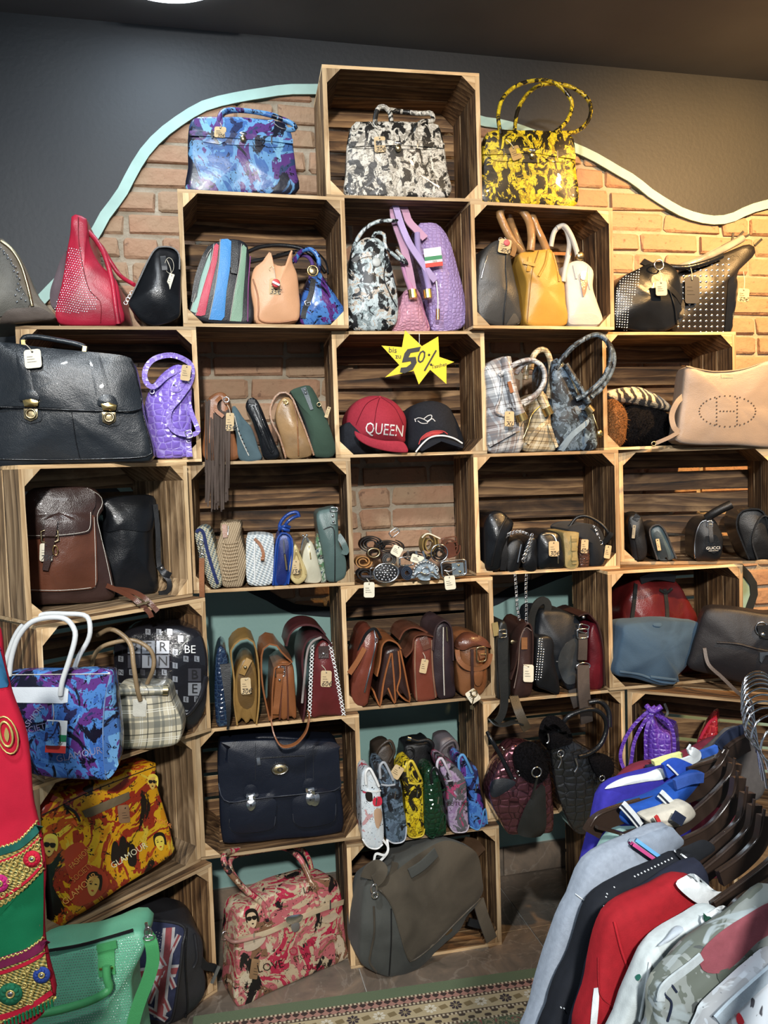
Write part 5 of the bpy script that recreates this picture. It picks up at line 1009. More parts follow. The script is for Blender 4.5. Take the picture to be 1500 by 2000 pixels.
b.tube('handle', [(1112, 1030, .02), (1125, 1012, .02), (1145, 1008, .01), (1170, 1020, .0), (1185, 1035, -.01), (1192, 1050, -.01)], 3, BLK); b.strap('loose_strap', [(1178, 1062, -.01), (1190, 1048, -.02), (1194, 1040, -.02)], 9, BLK, .006); b.ring('clip', 1173, 1060, 4, 1.2, SILVER, back=-.02); b.tag(1187, 1078, 12, 26, -.15, CARD, back=-.02); chain(b, [(1160, 1028, -.02), (1166, 1040, -.02), (1170, 1055, -.02)], 2.4, SILVER, 8)
# crate J
b = side_bag('handbag', 'narrow black bag with a hanging grey tag, leftmost in the crate with bright gaps', 'handbag', inn('J', .0), (1245, 1108), [(1236, 1106), (1230, 1060), (1226, 1030), (1228, 1010), (1238, 1004), (1252, 1008), (1258, 1030), (1263, 1070), (1262, 1100), (1250, 1111)], BLK, .17); b.tag(1238, 1044, 6, 30, -.08, plain('grey_card', (.3, .27, .2), .6), back=-.02); b.tube('piping', [(1230, 1015), (1240, 1050), (1250, 1108)], 1.2, BLKS, on=True); b.strap('fold_top', [(1238, 1008), (1248, 1014)], 12, BLKS, .006, on=True)
b = side_bag('handbag', 'charcoal bag opened to show a teal grey gusset with a card inside', 'handbag', inn('J', .0), (1295, 1108), [(1285, 1106), (1276, 1070), (1270, 1040), (1274, 1030), (1288, 1026), (1300, 1045), (1312, 1080), (1319, 1104), (1300, 1111)], leather('teal_gusset', (.08, .12, .14), .35), .18, [(1284, 1108), (1274, 1070), (1269, 1040), (1275, 1028), (1288, 1025), (1300, 1042), (1312, 1076), (1321, 1106)], leather('charcoal_leather', (.04, .036, .034), .4), [(1285, 1095), (1277, 1060), (1278, 1040), (1288, 1040), (1300, 1070), (1305, 1095)], leather('dark_teal_gusset', (.04, .06, .07)), fb=(-.012, .2)); b.tag(1286, 1072, 7, 28, .15, CARD, back=-.02)
b = side_bag('handbag', 'black top handle bag with white GUCCI lettering on its hanging tag', 'handbag', inn('J', -.01), (1380, 1110), [(1358, 1108), (1356, 1070), (1358, 1040), (1366, 1022), (1378, 1012), (1392, 1014), (1402, 1030), (1412, 1060), (1408, 1100), (1400, 1112), (1375, 1112)], BLK, .18, bulge=.02)
b.tube('rolled_handle', [(1380, 1012, .0), (1392, 1002, -.01), (1410, 990, -.015), (1428, 980, -.015)], 8, BLK); b.tube('piping', [(1358, 1105), (1357, 1060), (1366, 1025), (1380, 1016), (1394, 1020)], 1.4, SILVER, on=True); b.strap('strap', [(1386, 1012), (1388, 1035), (1390, 1060)], 7, BLK, .004, on=True); b.buckle(1386, 1024, 10, 12, SILVER, 0)
b.patch('hanging_tag', [(1378, 1054), (1399, 1050), (1412, 1082), (1394, 1095), (1376, 1086)], BLKS, .02, 0, 20, False, flat=True); b.text('GUCCI', 1393, 1082, 9, WHITE, .05, False, back=-.024, sx=1.0); b.text('MADE IN ITALY', 1394, 1088, 2.8, WHITE, .05, False, back=-.024)
b = side_bag('handbag', 'large black flap bag cut off by the right edge', 'handbag', inn('J', .0), (1470, 1110), [(1462, 1112), (1450, 1070), (1440, 1030), (1445, 1005), (1465, 995), (1490, 1000), (1510, 1030), (1520, 1110), (1490, 1116)], BLK, .18, [(1464, 1114), (1450, 1075), (1439, 1035), (1445, 1004), (1465, 994), (1488, 998), (1500, 1030), (1510, 1110)], BLKS); b.sheet('inner_flap', [(1480, 1114), (1470, 1070), (1478, 1030), (1495, 1010), (1515, 1030)], BLK, -.02, .16)
# ================================================================= ROW 5
zK = CRATES['K']['z']+TK+.001
b = Bag('printed_tote', 'large blue and purple GLAMOUR print tote with white tube handles at the left', 'handbag', Fr((-.72, 1.935, 0), .05, zK), (150, 1522))
b.body('body', [(62, 1516), (40, 1500), (20, 1440), (15, 1380), (14, 1320), (40, 1312), (110, 1310), (200, 1308), (218, 1309), (222, 1330), (230, 1400), (233, 1460), (228, 1500), (212, 1524), (200, 1528), (120, 1524)], BLUE2, .05, bulge=.01, n=72)
b.tube('piping', [(216, 1318), (206, 1360), (201, 1420), (203, 1480), (208, 1525)], 1.2, leather('blue_piping', (.2, .3, .5)), on=True); b.tube('top_seam', [(20, 1318), (120, 1317), (214, 1316)], .7, NAVYT, on=True)
b.patch('side_gusset', [(216, 1320), (224, 1318), (235, 1380), (238, 1450), (232, 1495), (212, 1524), (204, 1500), (202, 1440), (207, 1360)], BLUE, .004, -.002, 36)
b.patch('white_panel', [(10, 1342), (134, 1342), (132, 1374), (10, 1372)], WHL2 if 'WHL2' in globals() else leather('cool_white_leather', (.62, .66, .70), .35, .06), .004, .0, 24, False)
WC = leather('cool_white_handle', (.66, .68, .68), .35, .06)
b.tube('handle', [(18, 1320, .0), (22, 1285, -.0), (35, 1245, .0), (60, 1215, .0), (95, 1205, .0), (128, 1208, .0), (145, 1228, -.01), (146, 1250, -.015), (135, 1290, -.02), (122, 1330, -.02), (118, 1358, -.015)], 4.8, WC, 44); b.tube('handle', [(5, 1320, .08), (18, 1270, .08), (40, 1225, .08), (80, 1200, .08), (130, 1198, .07), (168, 1202, .06), (176, 1225, .05), (172, 1250, .05), (155, 1280, .05), (143, 1312, .05)], 4.6, WC, 44)
b.flag(110, 1440, 40, 64, -.06, -.03); b.tag(102, 1434, 28, 48, -.05, BLUE2, to=(103, 1375), back=-.04, on=False); b.text('GLAMOUR', 154, 1474, 20, leather('lilac_letter', (.30, .28, .45)), .2, True, sx=.95); b.text('SOCIETY', 66, 1424, 17, leather('lilac_letter2', (.28, .26, .42)), .25, True); b.text('FASHION', 62, 1404, 16, leather('lilac_letter3', (.28, .26, .42)), .9, True)
b = Bag('doctor_bag', 'cream and black plaid patent bag with tan arched handles behind the blue tote', 'handbag', Fr((-.62, 2.16, 0), .12, zK), (290, 1455))
PLD = plaid('cream_plaid', (.56, .50, .36), (.10, .11, .10), (.11, .12, .11), (.78, .76, .66), 1.1)
b.body('body', [(225, 1462), (222, 1420), (228, 1360), (232, 1342), (280, 1341), (325, 1343), (336, 1370), (352, 1402), (356, 1425), (345, 1455), (300, 1464), (260, 1465)], PLD, .10, bulge=.02, n=60); b.tube('rolled_top', [(230, 1350, -.01), (280, 1349, -.015), (325, 1348, -.01)], 9, PLD); b.tube('end_cap', [(318, 1348, -.012), (328, 1348, -.01)], 9.5, BRASSD, 4, m_=12); b.patch('side_gusset', [(328, 1355), (338, 1372), (353, 1404), (354, 1425), (346, 1448), (336, 1420), (330, 1390)], PLD, .004, -.003, 24)
PTH = leather('tan_tube_handle', (.36, .25, .14), .3)
b.tube('handle', [(179, 1306, .0), (184, 1280, .0), (200, 1262, .0), (232, 1252, .0), (262, 1250, .0), (290, 1265, -.0), (300, 1285, .0), (298, 1310, .0), (285, 1340, .03)], 4, PTH, 40); b.tube('handle', [(190, 1240, .02), (215, 1228, .0), (240, 1240, -.01), (256, 1262, -.02), (261, 1300, -.03), (268, 1345, -.03), (274, 1368, -.02)], 4.4, PTH, 30); b.patch('handle_mount', [(260, 1366), (287, 1366), (285, 1400), (259, 1400)], leather('white_mount', (.6, .58, .5)), .004, 0, 16, False)
b = Bag('shoulder_bag', 'large shiny black bag printed with BERLIN letters in silver squares', 'handbag', Fr((-.58, 2.30, 0), .15, zK), (330, 1410))
PAT = leather('patent_black', (.014, .014, .018), .12, .3, .8)
b.body('body', [(245, 1410), (225, 1330), (222, 1260), (250, 1230), (300, 1222), (360, 1224), (390, 1235), (402, 1270), (404, 1320), (400, 1370), (380, 1404), (350, 1412), (290, 1414)], PAT, .14, bulge=.035, n=60)
SQ = plain('silver_square', (.42, .44, .48), .18, .5); r9 = random.Random(9); word = 'BERLIN'; k9 = 0
cells = [(x, y, 1) for y in (1264, 1292, 1346, 1374) for x in (262, 290, 318)]+[(380+0*x, y, 1) for y in (1318, 1346) for x in (0,)]
for j in range(13):
    for i in range(17):
        u = 236+i*10.6; v = 1234+j*13.2
        if ((u-312)/86)**2+((v-1320)/90)**2 > 1.02 or any(abs(u-x) < 17.5 and abs(v-y) < 18 for x, y, _ in cells) or (abs(u-371) < 18 and abs(v-1269) < 12): continue
        if j > 9 and u < 340: continue
        cells.append((u, v, 0))
for u, v, big_ in cells:
    w1, h1 = (12.5, 12.5) if big_ else (4.9, 6.1)
    if big_ and v > 1340 and u < 330: continue
    b.patch('silver_square', [(u-w1, v-h1), (u+w1, v-h1), (u+w1, v+h1), (u-w1, v+h1)], SQ if r9.random() < .78 else plain('dark_square', (.05, .05, .06), .2), .0015, 0, 4, False, rings=1)
    b.text(word[k9 % 6], u, v, 26 if big_ else 11, BLACK, 0, True, lift=.004); k9 += 1
b.text('BE', 371, 1269, 22, WHITE, 0, True, lift=.006); b.tube('braided_trim', [(352, 1400), (372, 1390), (392, 1360), (402, 1320)], 5, PAT, on=True)
# gap K-M : on top of M
b = side_bag('clutch_bag', 'navy patent bag with a pointed dark flap hanging over the shelf edge', 'handbag', top('M', .0), (440, 1430), [(424, 1432), (420, 1370), (421, 1290), (430, 1262), (442, 1275), (447, 1320), (452, 1370), (450, 1425), (440, 1436)], croc('navy_patent', (.012, .025, .06), (.05, .09, .14), 60., .15, .8), .17); b.strap('hanging_flap', [(440, 1300, -.012), (446, 1380, -.03), (447, 1425, -.035), (445, 1442, -.035)], 20, BLK, .004, w2=4)
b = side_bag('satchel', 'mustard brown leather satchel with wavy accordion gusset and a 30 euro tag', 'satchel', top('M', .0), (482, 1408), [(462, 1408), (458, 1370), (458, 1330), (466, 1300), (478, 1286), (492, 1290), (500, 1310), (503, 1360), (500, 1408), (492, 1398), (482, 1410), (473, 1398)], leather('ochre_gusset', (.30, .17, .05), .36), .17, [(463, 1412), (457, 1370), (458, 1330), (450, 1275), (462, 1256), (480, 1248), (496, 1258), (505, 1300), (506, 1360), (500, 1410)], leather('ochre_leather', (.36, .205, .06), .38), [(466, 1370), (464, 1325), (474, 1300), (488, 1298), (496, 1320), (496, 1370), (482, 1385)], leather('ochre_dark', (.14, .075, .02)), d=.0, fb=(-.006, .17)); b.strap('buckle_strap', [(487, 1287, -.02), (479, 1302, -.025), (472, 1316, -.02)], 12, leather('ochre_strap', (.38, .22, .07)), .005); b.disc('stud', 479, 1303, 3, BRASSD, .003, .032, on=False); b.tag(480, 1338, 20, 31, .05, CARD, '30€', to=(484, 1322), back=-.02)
CAM_ = leather('cognac_leather', (.28, .10, .035), .32, .3, .1)
b = side_bag('satchel', 'cognac brown briefcase with a side buckle and a strap loop hanging below', 'satchel', top('M', .0), (555, 1415), [(528, 1415), (534, 1380), (536, 1320), (540, 1300), (556, 1292), (572, 1300), (577, 1340), (580, 1412), (568, 1408), (556, 1418), (545, 1412)], CAM_, .18, [(527, 1418), (514, 1350), (511, 1280), (520, 1258), (538, 1256), (552, 1275), (573, 1298), (540, 1300), (534, 1330), (532, 1415)], CAM_, d=.0, nz=.003)
for x in (548, 560): b.sheet('divider', [(x, 1300), (x+2, 1350), (x+(-1 if x == 548 else 3), 1416)], CHO, -.012, .12, .005)
b.strap('buckle_strap', [(548, 1305), (544, 1340), (538, 1395)], 12, CAM_, .004, on=True, lift=.012); b.buckle(547, 1312, 18, 19, SILVER, 0); b.disc('rivet', 546, 1328, 2.4, SILVER, lift=.018); b.strap('hanging_strap', [(529, 1410, -.03), (534, 1440, -.06), (545, 1465, -.07), (558, 1472, -.075), (580, 1464, -.07), (598, 1440, -.06), (604, 1410, -.05), (602, 1398, -.03)], .018, CAM_, .004, True, n=40)
BUR = leather('burgundy_leather', (.13, .02, .02), .25, .35, .3)
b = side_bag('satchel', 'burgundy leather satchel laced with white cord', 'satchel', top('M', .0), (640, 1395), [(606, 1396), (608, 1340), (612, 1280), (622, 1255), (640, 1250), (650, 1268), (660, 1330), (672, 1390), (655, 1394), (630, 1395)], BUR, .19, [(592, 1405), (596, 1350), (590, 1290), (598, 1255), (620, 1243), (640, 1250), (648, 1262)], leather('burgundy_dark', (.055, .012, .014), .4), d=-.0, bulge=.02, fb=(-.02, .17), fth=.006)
b.sheet('back_flap', [(560, 1262), (566, 1240), (580, 1226), (600, 1221), (622, 1226), (636, 1240)], leather('burgundy_back', (.07, .015, .016)), .03, .18, .006)  # back flap in its own burgundy leather, deeper than the body
for p0, p1 in (((610, 1262), (604, 1392)), ((645, 1258), (671, 1390))):
    for i in range(19):
        f = i/18; u = p0[0]+(p1[0]-p0[0])*f; v = p0[1]+(p1[1]-p0[1])*f; b.tube('lacing', [(u-3.5, v-3, -.006), (u+3.5, v+3, -.008)], 1., WHITE, 3, m_=5); b.tube('lacing', [(u+3.5, v-3, -.008), (u-3.5, v+3, -.006)], 1., WHITE, 3, m_=5)
b.tube('fleece_edge', [(628, 1245, -.02), (610, 1254, -.022), (600, 1275, -.022), (594, 1330, -.022), (590, 1370, -.022)], 2.4, suede('fleece', (.3, .26, .24)), 26); b.strap('strap_stub', [(632, 1262), (632, 1285)], 20, CHB, .006, on=True, lift=.006); b.disc('rivet', 632, 1277, 3, SILVER, lift=.012); b.tag(637, 1324, 21, 31, -.03, CARD, '60€', to=(628, 1298), back=-.02)
# crate N
RBR = leather('red_brown_leather', (.20, .05, .03), .22, .35, .3)
b = side_bag('handbag', 'red brown leather bag with a grey zip, leftmost of the five brown bags', 'handbag', inn('N', .0), (705, 1370), [(692, 1372), (685, 1350), (692, 1300), (705, 1250), (720, 1230), (732, 1232), (738, 1250), (732, 1300), (724, 1350), (718, 1374), (705, 1378)], RBR, .18, bulge=.018); b.tube('zip', [(731, 1230), (733, 1260), (722, 1310), (712, 1352)], 2, SILVER, on=True); b.strap('side_tab', [(712, 1265, -.02), (698, 1290, -.03), (682, 1314, -.035)], 10, CAM_, .004); b.ring('zip_pull', 735, 1250, 2.5, 1, SILVER, 2, back=-.02); b.strap('arched_strap', [(700, 1270, .0), (715, 1238, -.01), (732, 1228, -.012), (744, 1246, -.0)], 5, BLK, .004)
b = side_bag('satchel', 'glossy tan bag opened like an accordion with pointed folds', 'satchel', inn('N', .0), (765, 1375), [(738, 1372), (742, 1330), (748, 1280), (756, 1268), (782, 1266), (788, 1300), (796, 1340), (801, 1372), (784, 1355), (771, 1376), (756, 1358)], CHB, .17, [(736, 1322), (742, 1295), (746, 1262), (758, 1250), (775, 1256), (783, 1268)], CAM_, d=.0, fb=(-.02, .17))
for p_ in ([(730, 1350), (738, 1372), (743, 1378), (750, 1330), (764, 1276)], [(758, 1345), (772, 1376), (770, 1330), (766, 1276)], [(778, 1272), (782, 1320), (776, 1352), (801, 1372), (794, 1330), (782, 1270)]): b.sheet('fold', p_, leather('glossy_tan', (.33, .115, .04), .2, .35, .3), -.014, .12, .005)
b = side_bag('handbag', 'brown leather bag with braided borders, middle of the five brown bags', 'handbag', inn('N', .0), (828, 1372), [(813, 1372), (808, 1330), (807, 1280), (810, 1248), (830, 1240), (845, 1246), (843, 1290), (852, 1340), (854, 1364), (840, 1370)], RBR, .17, [(792, 1285), (805, 1270), (810, 1246), (826, 1240), (846, 1244)], CHO, d=.0, bulge=.01)
for p0, p1 in (((811, 1252), (814, 1368)), ((843, 1250), (851, 1362))): b.tube('braided_border', [p0, ((p0[0]+p1[0])/2-2, (p0[1]+p1[1])/2), p1], 1.8, NAVYT if False else leather('lace_brown', (.30, .16, .10)), 20, on=True)
b.sheet('leather_top', [(780, 1250), (790, 1232), (810, 1226), (835, 1236)], CHO, .02, .16); b.strap('strap_stub', [(826, 1243), (834, 1268)], 16, CHO, .005, on=True); b.tag(828, 1302, 14, 28, -.2, CARD, to=(826, 1275), back=-.02)
b = side_bag('handbag', 'dark plum bag with a gold zip pull, fourth of the five brown bags', 'handbag', inn('N', .0), (870, 1362), [(856, 1362), (846, 1320), (846, 1270), (852, 1225), (868, 1216), (880, 1230), (885, 1280), (888, 1330), (890, 1358), (872, 1364)], leather('plum_leather', (.035, .022, .026), .35), .18, [(846, 1270), (850, 1230), (860, 1216), (870, 1213), (880, 1224), (884, 1250), (886, 1290)], leather('plum_flap', (.05, .03, .032), .35)); b.tube('seam', [(866, 1225), (866, 1290), (868, 1358)], 1., NAVYT, on=True, m_=4); b.tube('zip_pull', [(872, 1224, -.02), (874, 1252, -.02)], 1.8, BRASSD, 4)
SAD = leather('saddle_tan', (.25, .10, .04), .3, .3, .1)
b = side_bag('saddle_bag', 'tan saddle bag with a round flap, looped belt and a hanging key', 'handbag', inn('N', -.005), (925, 1360), [(900, 1360), (894, 1320), (892, 1280), (894, 1255), (915, 1240), (940, 1244), (954, 1262), (952, 1300), (950, 1340), (940, 1362), (920, 1366)], SAD, .17, bulge=.025)
b.patch('round_flap', [(887, 1262), (892, 1245), (908, 1234), (930, 1238), (950, 1250), (960, 1268), (945, 1262), (925, 1262), (905, 1270)], CHO, .016, .006, 30); b.strap('looped_belt', [(893, 1270, -.02), (896, 1290, -.03), (912, 1306, -.035), (935, 1308, -.035), (953, 1298, -.03), (958, 1278, -.025)], 9, SAD, .005); b.buckle(940, 1279, 18, 28, BRASSD, 0, False, -.045, 1.6); b.strap('belt_end', [(940, 1272, -.04), (944, 1286, -.042)], 14, SAD, .005); b.strap('front_strap', [(922, 1268), (922, 1310), (923, 1345)], 6, CHB, .004, on=True, lift=.016); b.patch('tongue', [(927, 1310), (943, 1308), (943, 1332), (935, 1340), (927, 1334)], SAD, .012)
b.tag(924, 1364, 22, 26, .6, CREAM, back=-.035); b.ring('key_ring', 926, 1358, 6, 1.5, BRASSD, back=-.05); b.tube('key_shaft', [(926, 1364, -.05), (921, 1388, -.05)], 1.4, BRASSD, 4); b.patch('key_bit', [(918, 1382), (926, 1384), (925, 1392), (918, 1390)], BRASSD, .052, 0, 8, False, flat=True)
# gap N-O : on top of P
DKS = leather('black_strap_leather', (.02, .021, .02), .4)
b = side_bag('strap_bag', 'flat black bag with wide straps looping down over the shelf edge', 'handbag', top('P', .01), (982, 1366), [(972, 1366), (970, 1300), (972, 1240), (978, 1215), (990, 1218), (994, 1260), (996, 1366)], DKS, .2); b.strap('wide_strap', [(982, 1245, -.02), (982, 1300, -.025), (985, 1370, -.03), (980, 1400, -.035), (970, 1415, -.035)], 22, DKS, .004, w2=14); b.buckle(982, 1238, 15, 15, SILVER, 0, False, -.03); b.strap('tan_tab', [(966, 1216, .0), (970, 1242, .0)], 12, KHA, .004, n=4)
b.strap('low_loop', [(952, 1406, -.01), (965, 1418, -.03), (985, 1420, -.045), (1005, 1414, -.05), (1020, 1418, -.05)], .03, DKS, .004, True); b.strap('second_strap', [(1003, 1362, -.012), (1012, 1390, -.045), (1022, 1414, -.055), (1030, 1430, -.05)], 18, leather('worn_brown_strap', (.07, .055, .035)), .004)
b = side_bag('handbag', 'dark brown bag with bands of silver studs and a white tag', 'handbag', top('P', .0), (1020, 1346), [(1004, 1346), (1010, 1300), (1014, 1250), (1020, 1228), (1034, 1226), (1040, 1250), (1040, 1300), (1036, 1338), (1022, 1346)], CHB, .18, [(998, 1316), (1008, 1285), (1016, 1240), (1026, 1222), (1036, 1220), (1041, 1240), (1040, 1290)], CHB, d=.0)
b.patch('studded_flap', [(996, 1312), (995, 1270), (997, 1240), (1010, 1220), (1025, 1218), (1016, 1245), (1008, 1290)], CHB, .008, .002, 26); b.studs('studs', [(997, 1310), (996, 1280), (999, 1240), (1012, 1222), (1024, 1219), (1015, 1245), (1007, 1290)], 4.2, 1.2, SILVER, .6); b.disc('brass_disc', 1001, 1254, 5, BRASSD, .003, .01); b.strap('copper_lining', [(1024, 1245), (1024, 1268)], 12, COP, .003, on=True); b.tag(1032, 1305, 20, 30, -.02, CREAM, to=(1022, 1290), back=-.03); b.tube('edge', [(1004, 1344), (1012, 1300), (1016, 1250), (1026, 1226), (1038, 1232)], 1, leather('raw_edge', (.25, .18, .15)), on=True)
b = side_bag('handbag', 'small black studded bag hanging on a long silver chain', 'handbag', top('P', -.012), (1070, 1352), [(1048, 1340), (1046, 1300), (1048, 1260), (1052, 1245), (1072, 1242), (1082, 1255), (1084, 1300), (1094, 1340), (1092, 1360), (1070, 1352)], BLK, .17, bulge=.015)
b.studs('studs', [(1045, 1330), (1050, 1280), (1053, 1246), (1063, 1246), (1062, 1300), (1060, 1328)], 5, 1.9, SILVER, .1); chain(b, [(1006, 1121, .05), (1008, 1150, .04), (1010, 1180, .03), (1014, 1208, .02)], 2.4, SILVER, 22); chain(b, [(1028, 1121, .05), (1027, 1150, .04), (1028, 1180, .03), (1028, 1212, .02)], 2.4, SILVER, 22)
SLO = leather('slate_leather', (.011, .014, .019), .5, .4)
b = Bag('shoulder_bag', 'large slouchy slate black bag with a wide brown hanging strap', 'handbag', top('P', .03), (1105, 1348))
b.body('body', [(1056, 1330), (1050, 1270), (1052, 1225), (1058, 1195), (1080, 1192), (1105, 1196), (1130, 1212), (1142, 1240), (1140, 1290), (1132, 1345), (1110, 1350), (1095, 1330), (1080, 1345)], SLO, .18, bulge=.03, n=60, nz=.008)
b.strap('arched_handle', [(1036, 1245, .02), (1038, 1205, .02), (1048, 1180, .02), (1062, 1172, .02), (1070, 1182, .02), (1066, 1200, .02)], 14, DKS, .008); b.patch('side_pocket', [(1090, 1300), (1096, 1270), (1112, 1252), (1128, 1250), (1132, 1300), (1128, 1330), (1105, 1335)], leather('pocket_slate', (.05, .055, .058), .5), .006); b.tube('pocket_edge', [(1086, 1292), (1094, 1290), (1098, 1272), (1108, 1256), (1126, 1250)], 1.2, leather('edge_grey', (.2, .2, .2)), on=True)
BST = leather('brown_grey_strap', (.065, .05, .042), .6)
b.buckle(1140, 1228, 20, 15, SILVER, -.3, False, -.03, 1.4); b.strap('shoulder_strap', [(1138, 1238, -.03), (1138, 1262, -.035), (1137, 1290, -.04)], 18, BST, .006); b.ring('square_ring', 1138, 1238, 11, 1.5, SILVER, .8, back=-.035, sq=1); b.strap('shoulder_strap', [(1139, 1300, -.045), (1140, 1350, -.06), (1145, 1400, -.065), (1146, 1414, -.06)], 24, BST, .006); b.ring('d_ring', 1139, 1303, 14, 1.6, SILVER, .5, back=-.045); b.strap('strap_behind', [(1118, 1348, -.02), (1125, 1372, -.03), (1128, 1382, -.03)], 18, BST, .004)
b = side_bag('handbag', 'dark red bag with a brown flap between the slate bag and the crate side', 'handbag', top('P', .02), (1165, 1334), [(1150, 1336), (1150, 1290), (1150, 1245), (1158, 1220), (1168, 1222), (1176, 1250), (1178, 1300), (1176, 1334)], leather('dark_red_leather2', (.11, .008, .015), .35), .18, [(1130, 1205), (1148, 1200), (1160, 1210), (1170, 1222), (1178, 1260), (1181, 1330)], CHB, d=.0); b.disc('rivet', 1140, 1207, 3, SILVER, .003, .02, on=False)
# crate O
b = Bag('drawstring_bag', 'dark red patchwork leather drawstring bag behind the blue suede bag', 'handbag', inn('O', .08), (1290, 1335)); DRD = leather('patchwork_red', (.12, .012, .012), .28, .5, .2)
b.body('body', [(1220, 1335), (1218, 1260), (1222, 1190), (1238, 1150), (1250, 1132), (1280, 1138), (1310, 1134), (1322, 1138), (1340, 1170), (1358, 1205), (1370, 1240), (1370, 1335), (1290, 1338)], DRD, .14, bulge=.05, nz=.01, nf=16)
for p_ in ([(1242, 1140), (1238, 1180), (1232, 1225)], [(1298, 1150), (1302, 1180), (1304, 1215)]): b.strap('cord', p_, 7, DKS, .005, on=True)
b.tube('drawstring_knot', [(1288, 1152), (1300, 1158), (1312, 1150)], 3, DKS, on=True); b.strap('gathered_rim', [(1250, 1134, .0), (1280, 1124, .0), (1318, 1130, .0)], 14, BLK, .01)
BSU = suede('blue_suede', (.05, .09, .14), .3)
b = Bag('suede_bag', 'slumped blue suede bag with a silver ring and kraft tag', 'handbag', inn('O', -.03), (1280, 1345))
b.body('body', [(1205, 1325), (1208, 1290), (1214, 1245), (1222, 1222), (1260, 1216), (1300, 1212), (1345, 1215), (1376, 1220), (1372, 1240), (1358, 1275), (1338, 1310), (1322, 1328), (1328, 1336), (1310, 1343), (1285, 1344), (1245, 1332)], BSU, .12, bulge=.03, n=64, nz=.006)
b.tube('fold', [(1210, 1312), (1250, 1318), (1290, 1332), (1325, 1335)], 2.5, BSU, on=True); b.tube('fold', [(1270, 1322), (1300, 1326), (1320, 1328)], 3, BSU, on=True); b.patch('magnet_tab', [(1276, 1218), (1292, 1217), (1290, 1224), (1278, 1223)], BSU, .004, .002, 14); b.ring('silver_ring', 1392, 1220, 10, 1.6, SILVER, back=-.02); b.strap('tab', [(1372, 1219, -.01), (1392, 1217, -.02)], 10, BSU, .006); b.tag(1383, 1247, 25, 20, .3, CARD, back=-.03, to=(1390, 1232))
CHG = leather('charcoal_grained', (.015, .013, .015), .5, .2)
b = Bag('shoulder_bag', 'big charcoal leather bag with silver rings at the right edge', 'handbag', Fr((1.16, 2.56, 0), -.25, CRATES['O']['z']+TK+.001), (1430, 1360))
b.body('body', [(1345, 1330), (1350, 1290), (1364, 1240), (1372, 1205), (1388, 1188), (1430, 1190), (1490, 1200), (1540, 1210), (1550, 1300), (1545, 1380), (1470, 1372), (1400, 1350)], CHG, .09, bulge=.03, n=64); b.tube('fold', [(1400, 1255), (1440, 1258), (1480, 1268), (1520, 1275)], 2, CHG, on=True)
b.ring('silver_ring', 1488, 1236, 10, 1.6, SILVER, 1.2, back=-.03); b.patch('ring_tab', [(1478, 1228), (1510, 1226), (1510, 1262), (1484, 1258)], BLK, .035, 0, 16, False, flat=True); b.disc('rivet', 1490, 1250, 4, SILVER, .003, .042, on=False); b.patch('metal_plate', [(1484, 1292), (1515, 1290), (1515, 1296), (1490, 1300), (1488, 1318), (1484, 1314)], SILVER, .035, 0, 16, False, flat=True)
b.strap('long_strap', [(1376, 1282, -.02), (1384, 1320, -.04), (1410, 1350, -.06), (1440, 1385, -.07), (1456, 1400, -.07)], 6, leather('taupe_strap', (.10, .075, .06)), .005)
# ================================================================= ROW 6
b = Bag('printed_tote', 'orange and yellow GLAMOUR collage print tote leaning in its angled crate', 'handbag', inn('L', .005), (210, 1740))
b.body('body', [(110, 1806), (98, 1740), (86, 1660), (80, 1585), (120, 1562), (180, 1535), (240, 1512), (303, 1489), (306, 1520), (318, 1560), (330, 1600), (340, 1640), (341, 1660), (300, 1688), (240, 1726), (170, 1770), (130, 1796)], ORANGE, .13, bulge=.008, n=72, nz=.003)
YB = plain('print_ochre', (.74, .46, .10), .3); INK = plain('print_ink', (.015, .01, .008), .3); RDB = plain('print_red', (.45, .05, .02), .3); YL = plain('print_yellow', (.80, .62, .08), .3)
def face(b, u, v, s_, skin, hair, glasses, rot=0.):
    def R(pts): return [(u+(x*cos(rot)-y*sin(rot))*s_, v+(x*sin(rot)+y*cos(rot))*s_) for x, y in pts]
    b.patch('printed_hair', R([(-12, -4), (-10, -16), (0, -21), (11, -17), (14, -4), (12, 10), (7, 0), (-8, -2), (-11, 8)]), hair, .0012, 0, 24)
    b.patch('printed_face', R([(-9, -6), (-5, -12), (4, -13), (9, -8), (9, 3), (5, 14), (0, 18), (-5, 14), (-9, 4)]), skin, .002, 0, 24)
    if glasses:
        for q in (-5, 5): b.patch('printed_sunglasses', R([(q-4.5, -5), (q+4.5, -5), (q+4, 1), (q, 3), (q-4, 1)]), INK, .003, 0, 12)
    else:
        for q in (-4, 4): b.patch('printed_eye', R([(q-2.4, -1), (q, -2.2), (q+2.4, -1), (q, 0)]), INK, .003, 0, 8)
        b.patch('printed_brow', R([(-7, -4), (-4, -6), (-1, -4), (-4, -5)]), INK, .003, 0, 8)
    b.patch('printed_lips', R([(-2.5, 9), (0, 8), (2.5, 9), (0, 11)]), INK if glasses else RDB, .003, 0, 10)
b.patch('red_print_patch', [(160, 1690), (200, 1700), (212, 1730), (190, 1755), (150, 1770), (135, 1740)], RDB, .001, 0, 20); b.patch('red_print_patch', [(128, 1660), (160, 1645), (172, 1680), (150, 1720), (130, 1700)], RDB, .0011, 0, 20)
face(b, 97, 1652, 1.15, YB, YL, True, .1); face(b, 182, 1728, 1.25, YB, INK, False, .12); face(b, 312, 1645, .95, YL, INK, False, -.2); face(b, 298, 1528, .8, YB, YL, True, .0)
for u, v in ((225, 1650), (240, 1640), (258, 1655)): b.patch('printed_figure', [(u-8, v+30), (u-6, v), (u, v-8), (u+6, v), (u+9, v+30), (u, v+38)], INK, .001, 0, 16)
